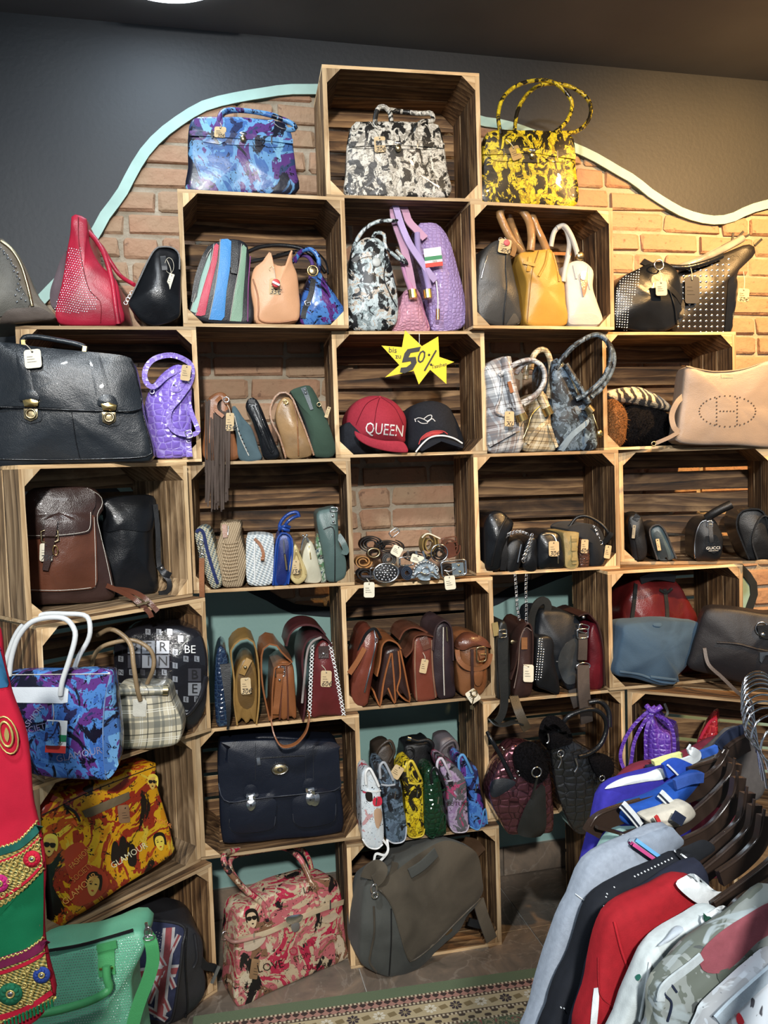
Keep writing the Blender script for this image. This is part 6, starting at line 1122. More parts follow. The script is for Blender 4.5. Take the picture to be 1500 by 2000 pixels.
b.text('GLAMOUR', 252, 1671, 17, plain('print_white', (.8, .75, .5), .4), .56, True); b.text('GLAMOUR', 156, 1736, 18, plain('print_orange', (.85, .4, .1), .4), .72, True); b.text('SOCIETY', 160, 1704, 16, plain('print_orange2', (.75, .25, .06), .4), .72, True, sx=.8); b.text('FASHION', 156, 1676, 16, plain('print_orange3', (.75, .3, .06), .4), .8, True, sx=.8); b.text('MOUR', 318, 1606, 12, plain('print_orange4', (.75, .25, .06), .4), -.2, True)
b.patch('zip_panel', [(160, 1584), (252, 1546), (254, 1562), (168, 1600)], leather('dark_print_panel', (.16, .12, .07), .3), .003, 0, 16, False); b.strap('handle', [(100, 1558, .01), (125, 1568, .0), (145, 1585, -.01), (155, 1600, -.015), (152, 1608, -.01), (138, 1594, .0), (122, 1572, .01)], 9, ORANGE, .004); b.tube('handle_edge', [(125, 1572, -.004), (146, 1585, -.016), (156, 1602, -.02)], 2, BLK); b.tube('top_seam', [(82, 1592), (180, 1545), (303, 1497)], .8, BLK, on=True); b.tag(246, 1589, 22, 34, .1, leather('brown_tag', (.30, .17, .09)), on=True)
NVL = leather('navy_leather', (.007, .010, .020), .42, .2)
b = Bag('briefcase', 'navy leather briefcase with two front pockets, silver locks and an oval badge', 'briefcase', inn('M', .03), (550, 1625))
b.body('body', [(432, 1620), (428, 1560), (426, 1500), (428, 1458), (440, 1449), (540, 1446), (640, 1449), (660, 1453), (664, 1500), (667, 1545), (671, 1598), (655, 1612), (560, 1622), (450, 1632)], NVL, .12, bulge=.012, n=72)
for P_ in ([(450, 1572), (448, 1600), (450, 1618), (470, 1627), (515, 1623), (534, 1616), (538, 1595), (536, 1560), (490, 1562)], [(574, 1560), (572, 1590), (576, 1608), (596, 1616), (640, 1609), (654, 1598), (656, 1570), (652, 1548), (610, 1550)]): b.patch('front_pocket', P_, NVL, .014, .006, 40, bvh=True); b.tube('pocket_piping', P_[1:-2], 1.1, leather('navy_piping', (.04, .045, .06)), on=True, lift=.001)
b.patch('flap', [(432, 1556), (427, 1520), (426, 1460), (440, 1450), (550, 1446), (655, 1450), (661, 1470), (665, 1520), (664, 1536), (648, 1546), (580, 1553), (500, 1561), (450, 1568)], NVL, .010, .003, 60, True, rings=6, bvh=True); b.tube('flap_edge', [(427, 1530), (433, 1556), (450, 1567), (500, 1560), (580, 1552), (648, 1545), (664, 1535), (665, 1515)], 1.2, leather('navy_edge', (.035, .04, .055)), on=True)
for u, v in ((490, 1536), (605, 1524)): b.patch('strap_end', [(u-13, v+20), (u-13, v+6), (u-8, v-2), (u, v-4), (u+9, v-1), (u+13, v+8), (u+13, v+20)], NVL, .006, .003, 24, bvh=True)
for u, v in ((490, 1551), (606, 1540)):
    b.patch('lock_plate', [(u-9, v), (u+8, v-2), (u+9, v+14), (u-8, v+15)], SILVER, .005, .001, 12, False); b.patch('lock', [(u-7, v+14), (u+8, v+13), (u+8, v+26), (u, v+33), (u-7, v+27)], SILVER, .008, .002, 18); b.disc('keyhole', u, v+22, 2, BLACK, .001, .012)
b.patch('lock_catch', [(607, 1560), (622, 1550), (624, 1565), (618, 1574), (608, 1572)], SILVER, .006, .001, 16); b.disc('oval_badge', 547, 1503, 16, BRASSD, .005, .006, n=24, sy=.62); b.ring('badge_rim', 547, 1503, 14, 1.2, SILVER, .62, on=True, lift=.010); b.ring('badge_emblem', 547, 1503, 4, 1.2, BLACK, .7, on=True, lift=.012)
b.tube('handle', [(500, 1455, .03), (500, 1442, .03), (530, 1440, .03), (580, 1443, .03), (606, 1450, .03), (608, 1458, .03)], 4.5, NVL); b.strap('handle_clip', [(507, 1448, .02), (501, 1457, .02)], 3, SILVER, .003, n=3); b.tube('zip', [(500, 1482), (550, 1478), (594, 1476)], 1, BLK, on=True); b.strap('zip_pull', [(504, 1480), (506, 1494)], 6, SILVER, .003, on=True, n=4)
for x in (499, 597, 612): b.tube('strap_seam', [(x, 1452), (x, 1524)], .5, leather('navy_seam', (.04, .045, .055)), on=True, m_=4)
# gap M-P on top of Q
for nm, lab, pts, mat in (('clutch_bag', 'dim brown pouch at the back left behind the small printed bags', [(738, 1500), (732, 1478), (742, 1460), (755, 1455), (768, 1470), (778, 1500)], leather('dim_brown', (.05, .035, .025))),
    ('clutch_bag', 'dark bag with a chrome tipped handle behind the yellow and green small bags', [(786, 1500), (790, 1470), (800, 1455), (826, 1450), (842, 1460), (850, 1500)], BLK),
    ('clutch_bag', 'grey print pouch with twisted straps at the back right behind the small printed bags', [(852, 1500), (858, 1462), (866, 1445), (880, 1442), (892, 1460), (898, 1500)], leather('grey_print', (.14, .12, .13)))):
    b = Bag(nm, lab, 'handbag', top('Q', .12), (sum(p[0] for p in pts)/len(pts), 1600)); pts = [(p[0], p[1] if p[1] < 1499 else 1610) for p in pts]; b.body('body', pts, mat, .1, bulge=.02)
    if mat is BLK: b.tube('handle', [(798, 1440, -.05), (815, 1446, -.05), (835, 1444, -.05), (845, 1455, -.05), (840, 1468, -.03)], 4, BLK); b.tube('handle_tip', [(795, 1439, -.05), (802, 1441, -.05)], 4.4, SILVER, 3); b.ring('loop', 800, 1472, 9, 1.5, BLK, 1.3, back=-.05)
    else: b.tube('strap', [(pts[1][0], 1485, -.02), (pts[2][0]-2, 1462, -.03), (pts[3][0]+6, 1446, -.03), (pts[4][0]+2, 1468, -.03), (pts[4][0]-8, 1490, -.03)], 3, mat)
DGC = croc('dark_green_croc', (.006, .035, .014), (.002, .008, .004), 50., .1, .8)
smalls = [('white news print', 'small white and red newspaper print bag, leftmost of the six on the lower shelf', [(708, 1640), (706, 1600), (706, 1540), (708, 1510), (718, 1502), (730, 1512), (742, 1532), (746, 1570), (750, 1620), (748, 1650), (736, 1659), (719, 1655)], PALEP, -.06),
 ('grey', 'small grey and black print bag, second of the six on the lower shelf', [(755, 1640), (750, 1590), (744, 1545), (735, 1515), (736, 1494), (746, 1490), (762, 1505), (782, 1528), (788, 1570), (794, 1615), (790, 1642), (770, 1648)], GREYC, -.04),
 ('yellow', 'small yellow and black print bag, third of the six on the lower shelf', [(798, 1633), (793, 1590), (790, 1550), (782, 1512), (788, 1494), (800, 1487), (812, 1500), (826, 1520), (827, 1570), (829, 1620), (824, 1634)], YEL, -.02),
 ('green', 'small dark green crocodile bag, fourth of the six on the lower shelf', [(831, 1628), (827, 1580), (828, 1530), (832, 1506), (846, 1500), (857, 1512), (864, 1540), (868, 1590), (870, 1628), (848, 1636)], DGC, -.02),
 ('lilac', 'small lilac collage print bag, fifth of the six on the lower shelf', [(879, 1615), (874, 1570), (869, 1530), (858, 1500), (858, 1482), (870, 1484), (898, 1504), (910, 1528), (913, 1570), (916, 1612), (910, 1625), (888, 1626)], LILP, -.02),
 ('blue', 'small blue collage print bag, rightmost of the six on the lower shelf', [(918, 1615), (914, 1570), (910, 1530), (895, 1500), (890, 1482), (900, 1475), (920, 1492), (933, 1502), (938, 1540), (947, 1580), (952, 1610), (936, 1620)], BLUE2, .0)]
for nm, lab, pts, mat, d in smalls:
    fq = top('Q', d); b = Bag('mini_bag', lab, 'handbag', fq, ((pts[0][0]+pts[-2][0])/2, 1630), group='small printed bags on the lower shelf'); b.rm = (0, 0, 1.); b.body('body', pts, mat, .1, bulge=.012, nz=.003, n=44)
    cx = sum(p[0] for p in pts)/len(pts); ty = min(p[1] for p in pts); em_ = {'white news print': WHITE, 'grey': leather('pale_piping', (.4, .42, .45)), 'yellow': leather('yellow_piping', (.65, .5, .05)), 'green': DGC, 'lilac': leather('pale_lilac_piping', (.55, .5, .58)), 'blue': leather('mid_blue_piping', (.1, .3, .6))}[nm]
    lo = sorted(pts, key=lambda p: -p[1])[:4]; lo.sort(); b.tube('bottom_piping', [(p[0], p[1]-1) for p in lo], 1.4, em_, on=True, lift=.002)
    tp = sorted(pts, key=lambda p: p[1])[0]; b.tube('strap', [(tp[0]-3, tp[1]+30, -.012), (tp[0]-4, tp[1]+8, -.016), (tp[0]+4, tp[1]-1, -.016), (tp[0]+14, tp[1]+16, -.018), (tp[0]+22, tp[1]+34, -.016)], 2.6, em_ if nm != 'green' else BLKS)
    b.strap('top_fold', [(tp[0]-2, tp[1]+42), (tp[0]+12, tp[1]+44), (tp[0]+26, tp[1]+42)], 3, em_, .002, on=True, lift=.002)
    b.tube('zip_pull', [(cx+10, ty+56, -.02), (cx+8, ty+70, -.02)], 1.3, SILVER, 4)
    if nm == 'lilac': b.text('FUTURE', 895, 1570, 12, INK, .0, True)
    if nm == 'white news print': b.patch('red_print', [(729, 1560), (744, 1556), (745, 1572), (730, 1574)], plain('news_red', (.6, .03, .06), .4), .002, 0, 12); b.patch('black_print', [(714, 1548), (726, 1548), (727, 1565), (716, 1563)], INK, .002, 0, 12); b.patch('printed_portrait', [(731, 1582), (744, 1580), (746, 1600), (738, 1620), (732, 1605)], plain('portrait_tan', (.5, .32, .2), .5), .002, 0, 14); b.strap('hanging_strap', [(748, 1640, -.02), (758, 1655, -.02), (752, 1670, -.03), (734, 1668, -.03), (730, 1690, -.03)], 4, WHITE, .003); b.strap('hanging_strap', [(756, 1640, -.01), (757, 1664, -.02), (742, 1682, -.03)], 4, WHITE, .003)
    if nm == 'yellow': b.tag(775, 1508, 20, 26, -.55, CARD, back=-.03)
# crate P
CRB = croc('burgundy_croc', (.16, .055, .07), (.03, .01, .014), 34., .24, .9, .75); CRK = croc('black_croc', (.055, .058, .064), (.008, .008, .009), 32., .22, .9, .75)
fP = inn('P', -.085)
b = Bag('handbag', 'shiny burgundy crocodile bag with black fur trim and a silver ring', 'handbag', fP, (1020, 1625)); b.rm = (0, 0, 1.)
b.body('body', [(957, 1548), (965, 1519), (978, 1487), (1004, 1455), (1045, 1458), (1064, 1480), (1074, 1512), (1080, 1560), (1082, 1620), (1065, 1629), (1012, 1631), (992, 1629), (975, 1600), (962, 1572)], CRB, .08, bulge=.02, n=60)
b.patch('black_side_panel', [(1012, 1630), (1020, 1590), (1035, 1560), (1060, 1530), (1066, 1560), (1062, 1629)], DKS, .006, .002, 24); b.patch('fur_trim', [(1006, 1500), (1004, 1465), (1025, 1448), (1050, 1454), (1066, 1480), (1072, 1510), (1055, 1530), (1030, 1525)], FURB, .02, .02, 30, bvh=True); hairs(b, [(1000, 1505), (1000, 1460), (1025, 1442), (1055, 1450), (1072, 1480), (1075, 1515), (1050, 1532)], FURB, 500, .02)
b.patch('grey_pocket', [(957, 1545), (962, 1525), (985, 1520), (1008, 1528), (990, 1545), (965, 1558)], SLO, .01, .004, 22); b.ring('silver_ring', 1048, 1508, 9, 1.5, SILVER, back=-.06); b.strap('cord', [(1050, 1515, -.05), (1044, 1540, -.04), (1038, 1560, -.03)], 4, DKS, .004)
b.tube('handle', [(1000, 1520, -.02), (980, 1480, -.01), (960, 1445, .0), (952, 1430, .02)], 4, BLKS); 
for u, v in ((981, 1460), (984, 1464), (1010, 1508), (1014, 1514), (1006, 1520), (1012, 1506)): b.disc('metal_fitting', u, v, 2.2, SILVER, .004, .012)
b = Bag('handbag', 'shiny black crocodile bag with fur trim and tall round black handles', 'handbag', fP, (1135, 1600)); b.rm = (0, 0, 1.)
b.body('body', [(1080, 1500), (1076, 1450), (1092, 1432), (1124, 1448), (1160, 1470), (1186, 1486), (1188, 1515), (1174, 1548), (1162, 1600), (1151, 1628), (1126, 1628), (1104, 1592), (1088, 1545)], CRK, .08, bulge=.014, n=60)
b.patch('fur_trim', [(1052, 1440), (1060, 1405), (1085, 1398), (1110, 1420), (1118, 1450), (1090, 1460), (1070, 1462)], FURB, .02, .015, 26); b.patch('fur_trim', [(1150, 1480), (1165, 1470), (1190, 1478), (1200, 1500), (1190, 1522), (1170, 1520)], FURB, .02, .015, 24); hairs(b, [(1150, 1530), (1150, 1465), (1190, 1468), (1206, 1500), (1192, 1528)], FURB, 300, .02); hairs(b, [(1050, 1460), (1056, 1400), (1090, 1395), (1122, 1450), (1090, 1470)], FURB, 300, .02)
b.tube('handle', [(1092, 1428, .0), (1105, 1404, -.01), (1130, 1390, -.015), (1160, 1386, -.02), (1180, 1400, -.02), (1184, 1425, -.02), (1172, 1455, -.025), (1150, 1472, -.03), (1130, 1478, -.03)], 4.4, BLKS, 40); b.tube('handle', [(1150, 1372, .03), (1172, 1370, .02), (1188, 1388, .01), (1190, 1420, .0)], 5, BLKS, 20)
for p_ in ([(1124, 1482), (1128, 1496), (1122, 1508)], [(1092, 1470), (1096, 1485), (1090, 1500)], [(1070, 1432), (1072, 1446), (1068, 1452)]): b.tube('metal_fitting', [(u, v, -.03) for u, v in p_], 1.8, SILVER, 8)
b.ring('silver_ring', 1095, 1472, 6, 1.3, SILVER, back=-.04); b.ring('silver_ring', 1176, 1520, 5, 1.2, SILVER, back=-.03)
# crate R
PUR = croc('purple_croc', (.10, .035, .36), (.22, .10, .55), 50., .3, .3)
b = Bag('handbag', 'purple crocodile pattern bag with long looping straps behind the shirts', 'handbag', inn('R', -.01), (1290, 1560))
b.body('body', [(1256, 1590), (1256, 1500), (1262, 1430), (1274, 1397), (1284, 1420), (1298, 1434), (1312, 1440), (1320, 1500), (1320, 1590)], PUR, .16, bulge=.02); b.strap('handle', [(1280, 1378, -.01), (1262, 1392, -.02), (1238, 1418, -.03), (1220, 1450, -.03), (1212, 1485, -.03), (1222, 1514, -.03), (1232, 1500, -.03), (1240, 1450, -.03), (1262, 1405, -.025), (1276, 1392, -.02)], 6, PUR, .004, n=50); b.strap('handle', [(1276, 1392, -.01), (1262, 1430, -.03), (1262, 1490, -.03)], 6, PUR, .004); b.strap('handle', [(1280, 1395, -.01), (1305, 1410, -.03), (1316, 1440, -.03), (1317, 1480, -.03)], 6, PUR, .004); b.tube('knot', [(1262, 1376, -.01), (1275, 1388, -.02), (1292, 1378, -.01)], 5, PUR); b.strap('hanging_loop', [(1298, 1372, .02), (1304, 1390, .01), (1300, 1400, .0)], 4, BLK, .004)
b = Bag('handbag', 'small shiny red bag peeking above the shirts at the right', 'handbag', inn('R', -.01), (1385, 1590)); b.body('body', [(1350, 1600), (1356, 1480), (1366, 1440), (1382, 1415), (1398, 1400), (1402, 1420), (1400, 1500), (1400, 1600)], croc('glossy_red', (.30, .012, .02), (.5, .06, .06), 40., .12, .8), .12, bulge=.02); b.strap('strap', [(1368, 1445, -.02), (1385, 1412, -.02), (1400, 1402, -.02)], 4, RED, .004)
# ================================================================= ROW 7 and floor
pA, pB = floorpt(464, 1969), floorpt(679, 1874); ya = math.atan2(pB.y-pA.y, pB.x-pA.x)
b = Bag('printed_handbag', 'pink and cream collage print handbag standing on the tiled floor', 'handbag', Fr(pA, ya, 0.), (570, 1920))
b.body('body', [(464, 1969), (463, 1910), (463, 1850), (465, 1800), (474, 1780), (502, 1766), (549, 1742), (613, 1722), (645, 1715), (658, 1720), (666, 1740), (672, 1790), (678, 1850), (679, 1874), (592, 1912), (520, 1945)], PINK, .13, bulge=.008, n=76, nz=.003, taper=.96)
b.tube('belt', [(441, 1830, .05), (460, 1840, -.004), (520, 1826, -.006)], 3, leather('pink_belt_end', (.5, .25, .2))); b.strap('belt', [(465, 1836), (520, 1822), (580, 1795), (630, 1775), (671, 1762)], 9, leather('cream_belt', (.60, .46, .30)), .003, on=True, lift=.006, n=30)
face(b, 492, 1795, 1.0, plain('print_skin', (.66, .48, .30), .4), INK, True, -.2)
b.patch('flap_tab', [(476, 1845), (482, 1832), (516, 1824), (517, 1838), (500, 1854), (480, 1858)], leather('pale_tab', (.62, .5, .36)), .004, 0, 20); b.patch('flap_tab', [(628, 1800), (634, 1790), (655, 1782), (660, 1790), (645, 1802)], leather('pale_tab2', (.6, .46, .32)), .004, 0, 18); b.patch('lock_plate', [(559, 1800), (562, 1790), (590, 1786), (588, 1798), (570, 1806)], SILVER, .012, .002, 16); b.patch('padlock', [(569, 1806), (584, 1802), (584, 1817), (572, 1820)], plain('padlock_grey', (.3, .28, .26), .4, .6), .012, .002, 14)
for u, v in ((496, 1832), (645, 1768)): b.strap('belt_loop', [(u, v-10), (u, v+8)], 2.4, SILVER, .002, on=True, lift=.011, n=4)
b.ring('side_ring', 439, 1828, 6, 1.4, SILVER, 1.2, back=.07)
b.tube('handle', [(524, 1800, -.01), (519, 1775, -.004), (506, 1758, .0), (480, 1738, .01), (455, 1712, .02), (440, 1690, .03), (437, 1672, .05), (450, 1662, .10), (505, 1657, .16), (552, 1655, .12), (582, 1672, .06), (598, 1700, .03), (612, 1735, .0), (620, 1768, -.008)], 5, PINK, 60); b.tube('handle', [(492, 1752, .06), (470, 1728, .08), (452, 1700, .1), (450, 1680, .12), (470, 1668, .15), (560, 1655, .2), (590, 1660, .16), (604, 1680, .12), (608, 1700, .1), (607, 1722, .08)], 4.5, PINK, 50)
b.text('LOVE', 528, 1888, 22, INK, .22, True); b.text("DON'T", 583, 1856, 24, plain('print_crimson', (.45, .02, .06), .3), .3, True); b.text('CULTURE', 618, 1888, 14, INK, .12, True, sx=.9); b.text('STOP', 588, 1870, 13, INK, .35, True); b.text('LA', 602, 1738, 18, INK, .2, True); b.tag(501, 1898, 16, 40, -.15, leather('brown_tag2', (.34, .2, .10)), on=True)
SUE = suede('olive_brown_suede', (.075, .062, .045), .3); SUD = suede('grey_suede_side', (.062, .064, .058), .3)
b = Bag('messenger_bag', 'large grey brown suede messenger bag leaning out of the floor crate', 'handbag', Fr(floorpt(762, 1912), .42, 0.), (780, 1905))
b.body('body', [(702, 1866), (703, 1820), (707, 1780), (716, 1735), (736, 1714), (772, 1690), (817, 1662), (868, 1642), (906, 1650), (930, 1668), (942, 1718), (938, 1762), (915, 1788), (898, 1816), (856, 1855), (817, 1894), (766, 1910), (730, 1898), (708, 1884)], SUD, .13, bulge=.03, n=80, nz=.006, taper=.95)
b.patch('flap', [(737, 1733), (752, 1718), (790, 1688), (830, 1660), (868, 1642), (904, 1650), (932, 1668), (942, 1715), (940, 1750), (898, 1792), (850, 1842), (808, 1874), (796, 1868), (782, 1820), (768, 1772), (752, 1748)], SUE, .012, .006, 70, True, rings=7, bvh=True)
b.tube('flap_edge', [(738, 1735), (755, 1752), (768, 1775), (782, 1822), (795, 1866), (806, 1876), (850, 1842), (898, 1794), (938, 1755)], 1.8, leather('suede_edge', (.12, .10, .075)), 40, on=True, lift=.004); b.strap('handle_strap', [(800, 1706), (825, 1690), (852, 1664)], 17, SUD, .006, on=True, lift=.02)
b.tube('side_seam', [(730, 1770), (731, 1820), (724, 1860), (722, 1880), (735, 1898)], 2, SUE, on=True); b.tube('side_seam', [(764, 1775), (764, 1840), (760, 1905)], 1.2, BLK, on=True)
b.strap('shoulder_strap', [(715, 1715, -.01), (722, 1700, -.01), (735, 1692, -.01), (745, 1700, -.02), (740, 1714, -.025), (730, 1722, -.025)], 22, SUE, .006); b.strap('shoulder_strap', [(772, 1684, .0), (765, 1710, -.01), (752, 1722, -.015), (735, 1726, -.02)], 12, SUE, .006); b.ring('clip', 731, 1736, 5, 1.8, SILVER, 1.6, back=-.04); b.ring('clip', 733, 1748, 5, 1.8, SILVER, 1., back=-.04)
b.patch('label', [(869, 1824), (883, 1813), (884, 1818), (872, 1828)], BRASSD, .004, 0, 10, False); b.strap('strap_behind', [(905, 1648, .05), (925, 1652, .06), (938, 1668, .06)], 26, leather('brown_back_strap', (.10, .055, .03)), .006); b.strap('strap_fallen', [(934, 1758, -.0), (945, 1795, -.01), (960, 1835, -.02)], 22, SUE, .006)  # strap_behind is a brown leather, redder than the suede straps
b.strap('strap_fallen', [(915, 1800, .01), (940, 1806, .0), (955, 1800, .0)], 14, BLK, .006)
# flag bag
fJ = Fr(floorpt(318, 2010), .45, 0.); UJB = leather('soft_black', (.025, .025, .028), .4, .2)
b = Bag('messenger_bag', 'black messenger bag with a faded union jack flap on the floor at the left', 'handbag', fJ, (330, 2006))
b.body('body', [(210, 2040), (205, 1900), (200, 1800), (240, 1790), (300, 1798), (368, 1808), (388, 1826), (398, 1850), (398, 1890), (402, 1930), (388, 1970), (360, 2000), (330, 2012), (280, 2030)], UJB, .16, bulge=.025, n=64, nz=.006)
NVF = cloth('faded_navy', (.03, .035, .075), .3, 30.); WHF = cloth('faded_white', (.42, .40, .40), .25, 30.); RDF = cloth('faded_red', (.26, .06, .065), .3, 30.)
b.patch('flag_flap', [(205, 1806), (240, 1796), (300, 1800), (357, 1812), (354, 1850), (346, 1920), (336, 1980), (326, 1996), (300, 1992), (240, 1996), (206, 1990)], NVF, .012, .004, 56, True, rings=7, bvh=True)
for nm, w_, mt, ls in (('white_cross', 20, WHF, 0), ('red_cross', 10, RDF, .0016)):
    for p_ in ([(330, 1812), (326, 1860), (318, 1920), (312, 1985)], [(262, 1905), (300, 1900), (346, 1896)]): b.strap(nm, p_, w_, mt, .0012, on=True, lift=.002+ls, n=14)
for nm, w_, mt, ls in (('white_diagonal', 9, WHF, .0006), ('red_diagonal', 3.5, RDF, .0012)):
    for p_ in ([(350, 1826), (322, 1885), (290, 1960)], [(268, 1930), (300, 1915), (330, 1975)], [(265, 1960), (298, 1975), (325, 1992)], [(300, 1850), (322, 1890), (340, 1930)]): b.strap(nm, p_, w_, mt, .001, on=True, lift=.002+ls, n=14)
b.studs('star_dots', [(300, 1870), (304, 1818), (334, 1816), (328, 1850), (312, 1890)], 6, 1.3, WHF, .3); b.tube('flap_piping', [(240, 1793), (300, 1797), (358, 1809), (356, 1850), (348, 1920), (337, 1985), (326, 1999)], 2.4, UJB, 40, on=True, lift=.012)
b.tube('gusset_fold', [(365, 1812), (362, 1880), (366, 1960), (362, 1995)], 1.6, BLK, on=True); b.tube('gusset_fold', [(380, 1824), (385, 1870), (378, 1890)], 2.4, UJB, on=True); b.strap('side_strap', [(386, 1870, -.0), (400, 1890, -.0), (418, 1895, .0), (424, 1902, .0)], 12, BLK, .006); b.strap('strap_slider', [(428, 1892, -.01), (414, 1926, -.01)], 5, plain('slider_grey', (.12, .12, .11), .4), .005, n=4)
GRN = leather('green_leather', (.07, .34, .12), .4, .12); MNT = leather('mint_leather', (.15, .46, .29), .45, .15)
b = Bag('shoulder_bag', 'mint green bag dotted with tiny rhinestones and a bright green strap, on the floor', 'handbag', Fr((-.66, 1.82, 0), .12, 0.), (160, 2240))
b.body('body', [(-10, 2240), (0, 2050), (40, 1900), (80, 1864), (150, 1852), (210, 1836), (262, 1819), (284, 1830), (281, 1862), (264, 1900), (256, 1930), (262, 1980), (276, 2060), (286, 2240), (140, 2245)], MNT, .12, bulge=.03, n=70, nz=.006)
b.studs('rhinestones', [(84, 1870), (150, 1858), (215, 1842), (262, 1826), (278, 1840), (270, 1875), (250, 1915), (255, 1960), (262, 1999), (84, 1999)], 5.2, .95, SILVER, -.1, stag=True)
b.strap('zip_trim', [(60, 1864, -.005), (150, 1849, -.006), (210, 1832, -.006), (260, 1816, -.006)], 4, BLK, .004); b.strap('shoulder_strap', [(288, 1828, -.01), (296, 1845, -.02), (299, 1880, -.02), (290, 1920, -.02), (274, 1965, -.02), (262, 2010, -.02), (255, 2060, -.02)], 19, GRN, .005, n=40); b.ring('snap_hook', 289, 1820, 5, 1.5, SILVER, 1.5, back=-.02); b.ring('d_ring', 291, 1832, 8, 1.2, SILVER, .5, back=-.022); b.strap('hook_stem', [(285, 1800, -.02), (288, 1816, -.02)], 4, SILVER, .004, n=4)
b.tube('handle', [(208, 1890, -.05), (209, 1915, -.055), (214, 1936, -.055), (204, 1948, -.06), (180, 1962, -.06), (140, 1976, -.06), (90, 1988, -.06), (40, 1992, -.06)], 6, GRN, 40); b.strap('handle_tab', [(207, 1850), (208, 1870), (208, 1888), (210, 1905)], 24, GRN, .005, on=True, lift=.008); b.strap('tab_flap', [(190, 1853), (210, 1848), (228, 1844)], 10, GRN, .008, on=True, lift=.012); b.strap('handle_keeper', [(194, 1893), (221, 1890)], 3, GOLD, .003, on=True, lift=.016, n=4)
# ================================================================= embroidered garment at the left edge
fD = Fr((-.62, 1.22, 0), .1, .35)
b = Bag('embroidered_dress', 'red and green festive dress with gold embroidered bands hanging at the left edge', 'dress', fD, (30, 1990)); b.rm = (0, 0, 1.)
DR = cloth('crimson_cloth', (.42, .008, .03), .1, 20.); DT = cloth('teal_cloth', (.02, .10, .20), .1, 20.); DG = cloth('green_satin', (.008, .13, .055), .15, 10., .35); DP = cloth('magenta_cloth', (.16, .02, .12))
b.body('skirt', [(-170, 2060), (-140, 1690), (-120, 1345), (-110, 1200), (-60, 1150), (-10, 1222), (6, 1285), (20, 1342), (34, 1395), (46, 1445), (60, 1520), (73, 1602), (80, 1650), (86, 1697), (86, 1760), (85, 1831), (93, 1880), (106, 1949), (90, 1975), (60, 2010), (-60, 2070)], DR, .02, bulge=.012, nz=.006, n=110, snap=False)
b.patch('teal_bodice', [(-118, 1352), (-108, 1205), (-60, 1158), (-12, 1226), (5, 1287), (19, 1341), (-40, 1350)], DT, .003, 0, 50, False, rings=6)
b.patch('magenta_yoke', [(-100, 1240), (-60, 1160), (-12, 1228), (2, 1270), (-40, 1262)], DP, .005, 0, 30, False, rings=4)
GB = weave('gold_brocade', (.50, .38, .10), (.10, .14, .05), 120., .5); TLB = cloth('dark_green_trim', (.01, .09, .07), .2)
b.patch('green_skirt', [(-150, 1905), (-145, 1800), (-70, 1785), (0, 1764), (50, 1732), (85, 1696), (85, 1760), (84, 1832), (50, 1858), (0, 1874), (-70, 1892)], DG, .003, 0, 70, False, rings=8)
b.patch('gold_band', [(-146, 1806), (-138, 1690), (-70, 1678), (0, 1655), (40, 1640), (72, 1603), (79, 1650), (85, 1697), (50, 1735), (0, 1768), (-70, 1796)], GB, .005, 0, 70, False, rings=8, bvh=True)
b.patch('gold_band', [(-160, 2040), (-150, 1900), (-70, 1890), (0, 1872), (50, 1856), (84, 1831), (91, 1880), (104, 1948), (60, 1978), (0, 2000), (-80, 2022)], GB, .005, 0, 70, False, rings=8, bvh=True)
GT = plain('gold_thread', (.62, .48, .16), .4, .6); 
for p_, w_, mt in (([(-20, 1668), (10, 1660), (40, 1648), (76, 1615)], 12, TLB), ([(-20, 1688), (15, 1678), (50, 1660), (79, 1634)], 3, DR), ([(-20, 1760), (10, 1750), (55, 1718), (86, 1684)], 4, DR), ([(-20, 1888), (15, 1876), (55, 1862), (88, 1842)], 16, cloth('plum_trim', (.14, .01, .05))), ([(-20, 1905), (15, 1896), (55, 1880), (91, 1860)], 5, DR), ([(-20, 1992), (20, 1982), (60, 1966), (101, 1938)], 8, DR)): b.strap('trim_stripe', p_, w_, mt, .002, on=True, lift=.004)
def scallop(pts, a_, k_, r=1.2):
    P = cr([(p[0], p[1], 0) for p in pts], 60, False); b.tube('gold_braid', [(p.x, p.y+a_*sin(i*k_)) for i, p in enumerate(P)], r, GT, 120, on=True, lift=.005, m_=5)
for p_ in ([(-10, 1655), (10, 1652), (40, 1638), (74, 1602)], [(-10, 1772), (10, 1764), (50, 1733), (87, 1695)], [(-10, 1876), (10, 1871), (50, 1856), (86, 1830)], [(-10, 2000), (20, 1990), (60, 1974), (106, 1946)], [(-10, 1690), (15, 1682), (50, 1664), (80, 1636)]): scallop(p_, 2., 1.3)
def medal(u, v, R, mt):
    m0 = b.disc('medallion', u, v, R, mt, .002, .004, n=20)
    for i in range(10): a = 2*pi*i/10; b.disc('petal', u+cos(a)*R*.72, v+sin(a)*R*.72, R*.26, mt, .003, .006, n=8, par=m0)
    b.disc('mirror', u, v, R*.28, SILVER, .002, .010, n=10, par=m0); b.ring('mirror_rim', u, v, R*.32, 1.2, GT, on=True, lift=.011, par=m0)
medal(62, 1678, 13, DR); medal(-2, 1726, 14, cloth('pink_thread', (.45, .02, .16))); medal(81, 1905, 13, cloth('blue_thread', (.02, .05, .25))); medal(20, 1942, 18, cloth('green_thread', (.01, .12, .06)))
for u, v in [(30, 1706), (18, 1722), (36, 1728), (22, 1745), (44, 1712), (40, 1694), (12, 1700), (52, 1698), (5, 1748), (28, 1688), (72, 1654), (78, 1690), (48, 1925), (60, 1940), (40, 1960), (66, 1922), (8, 1910), (46, 1905), (30, 1915), (84, 1935), (94, 1930), (60, 1958), (72, 1890), (54, 1893)]: b.ring('sequin_loop', u, v, 3.6, 1.1, GT, on=True, lift=.005, n=12)
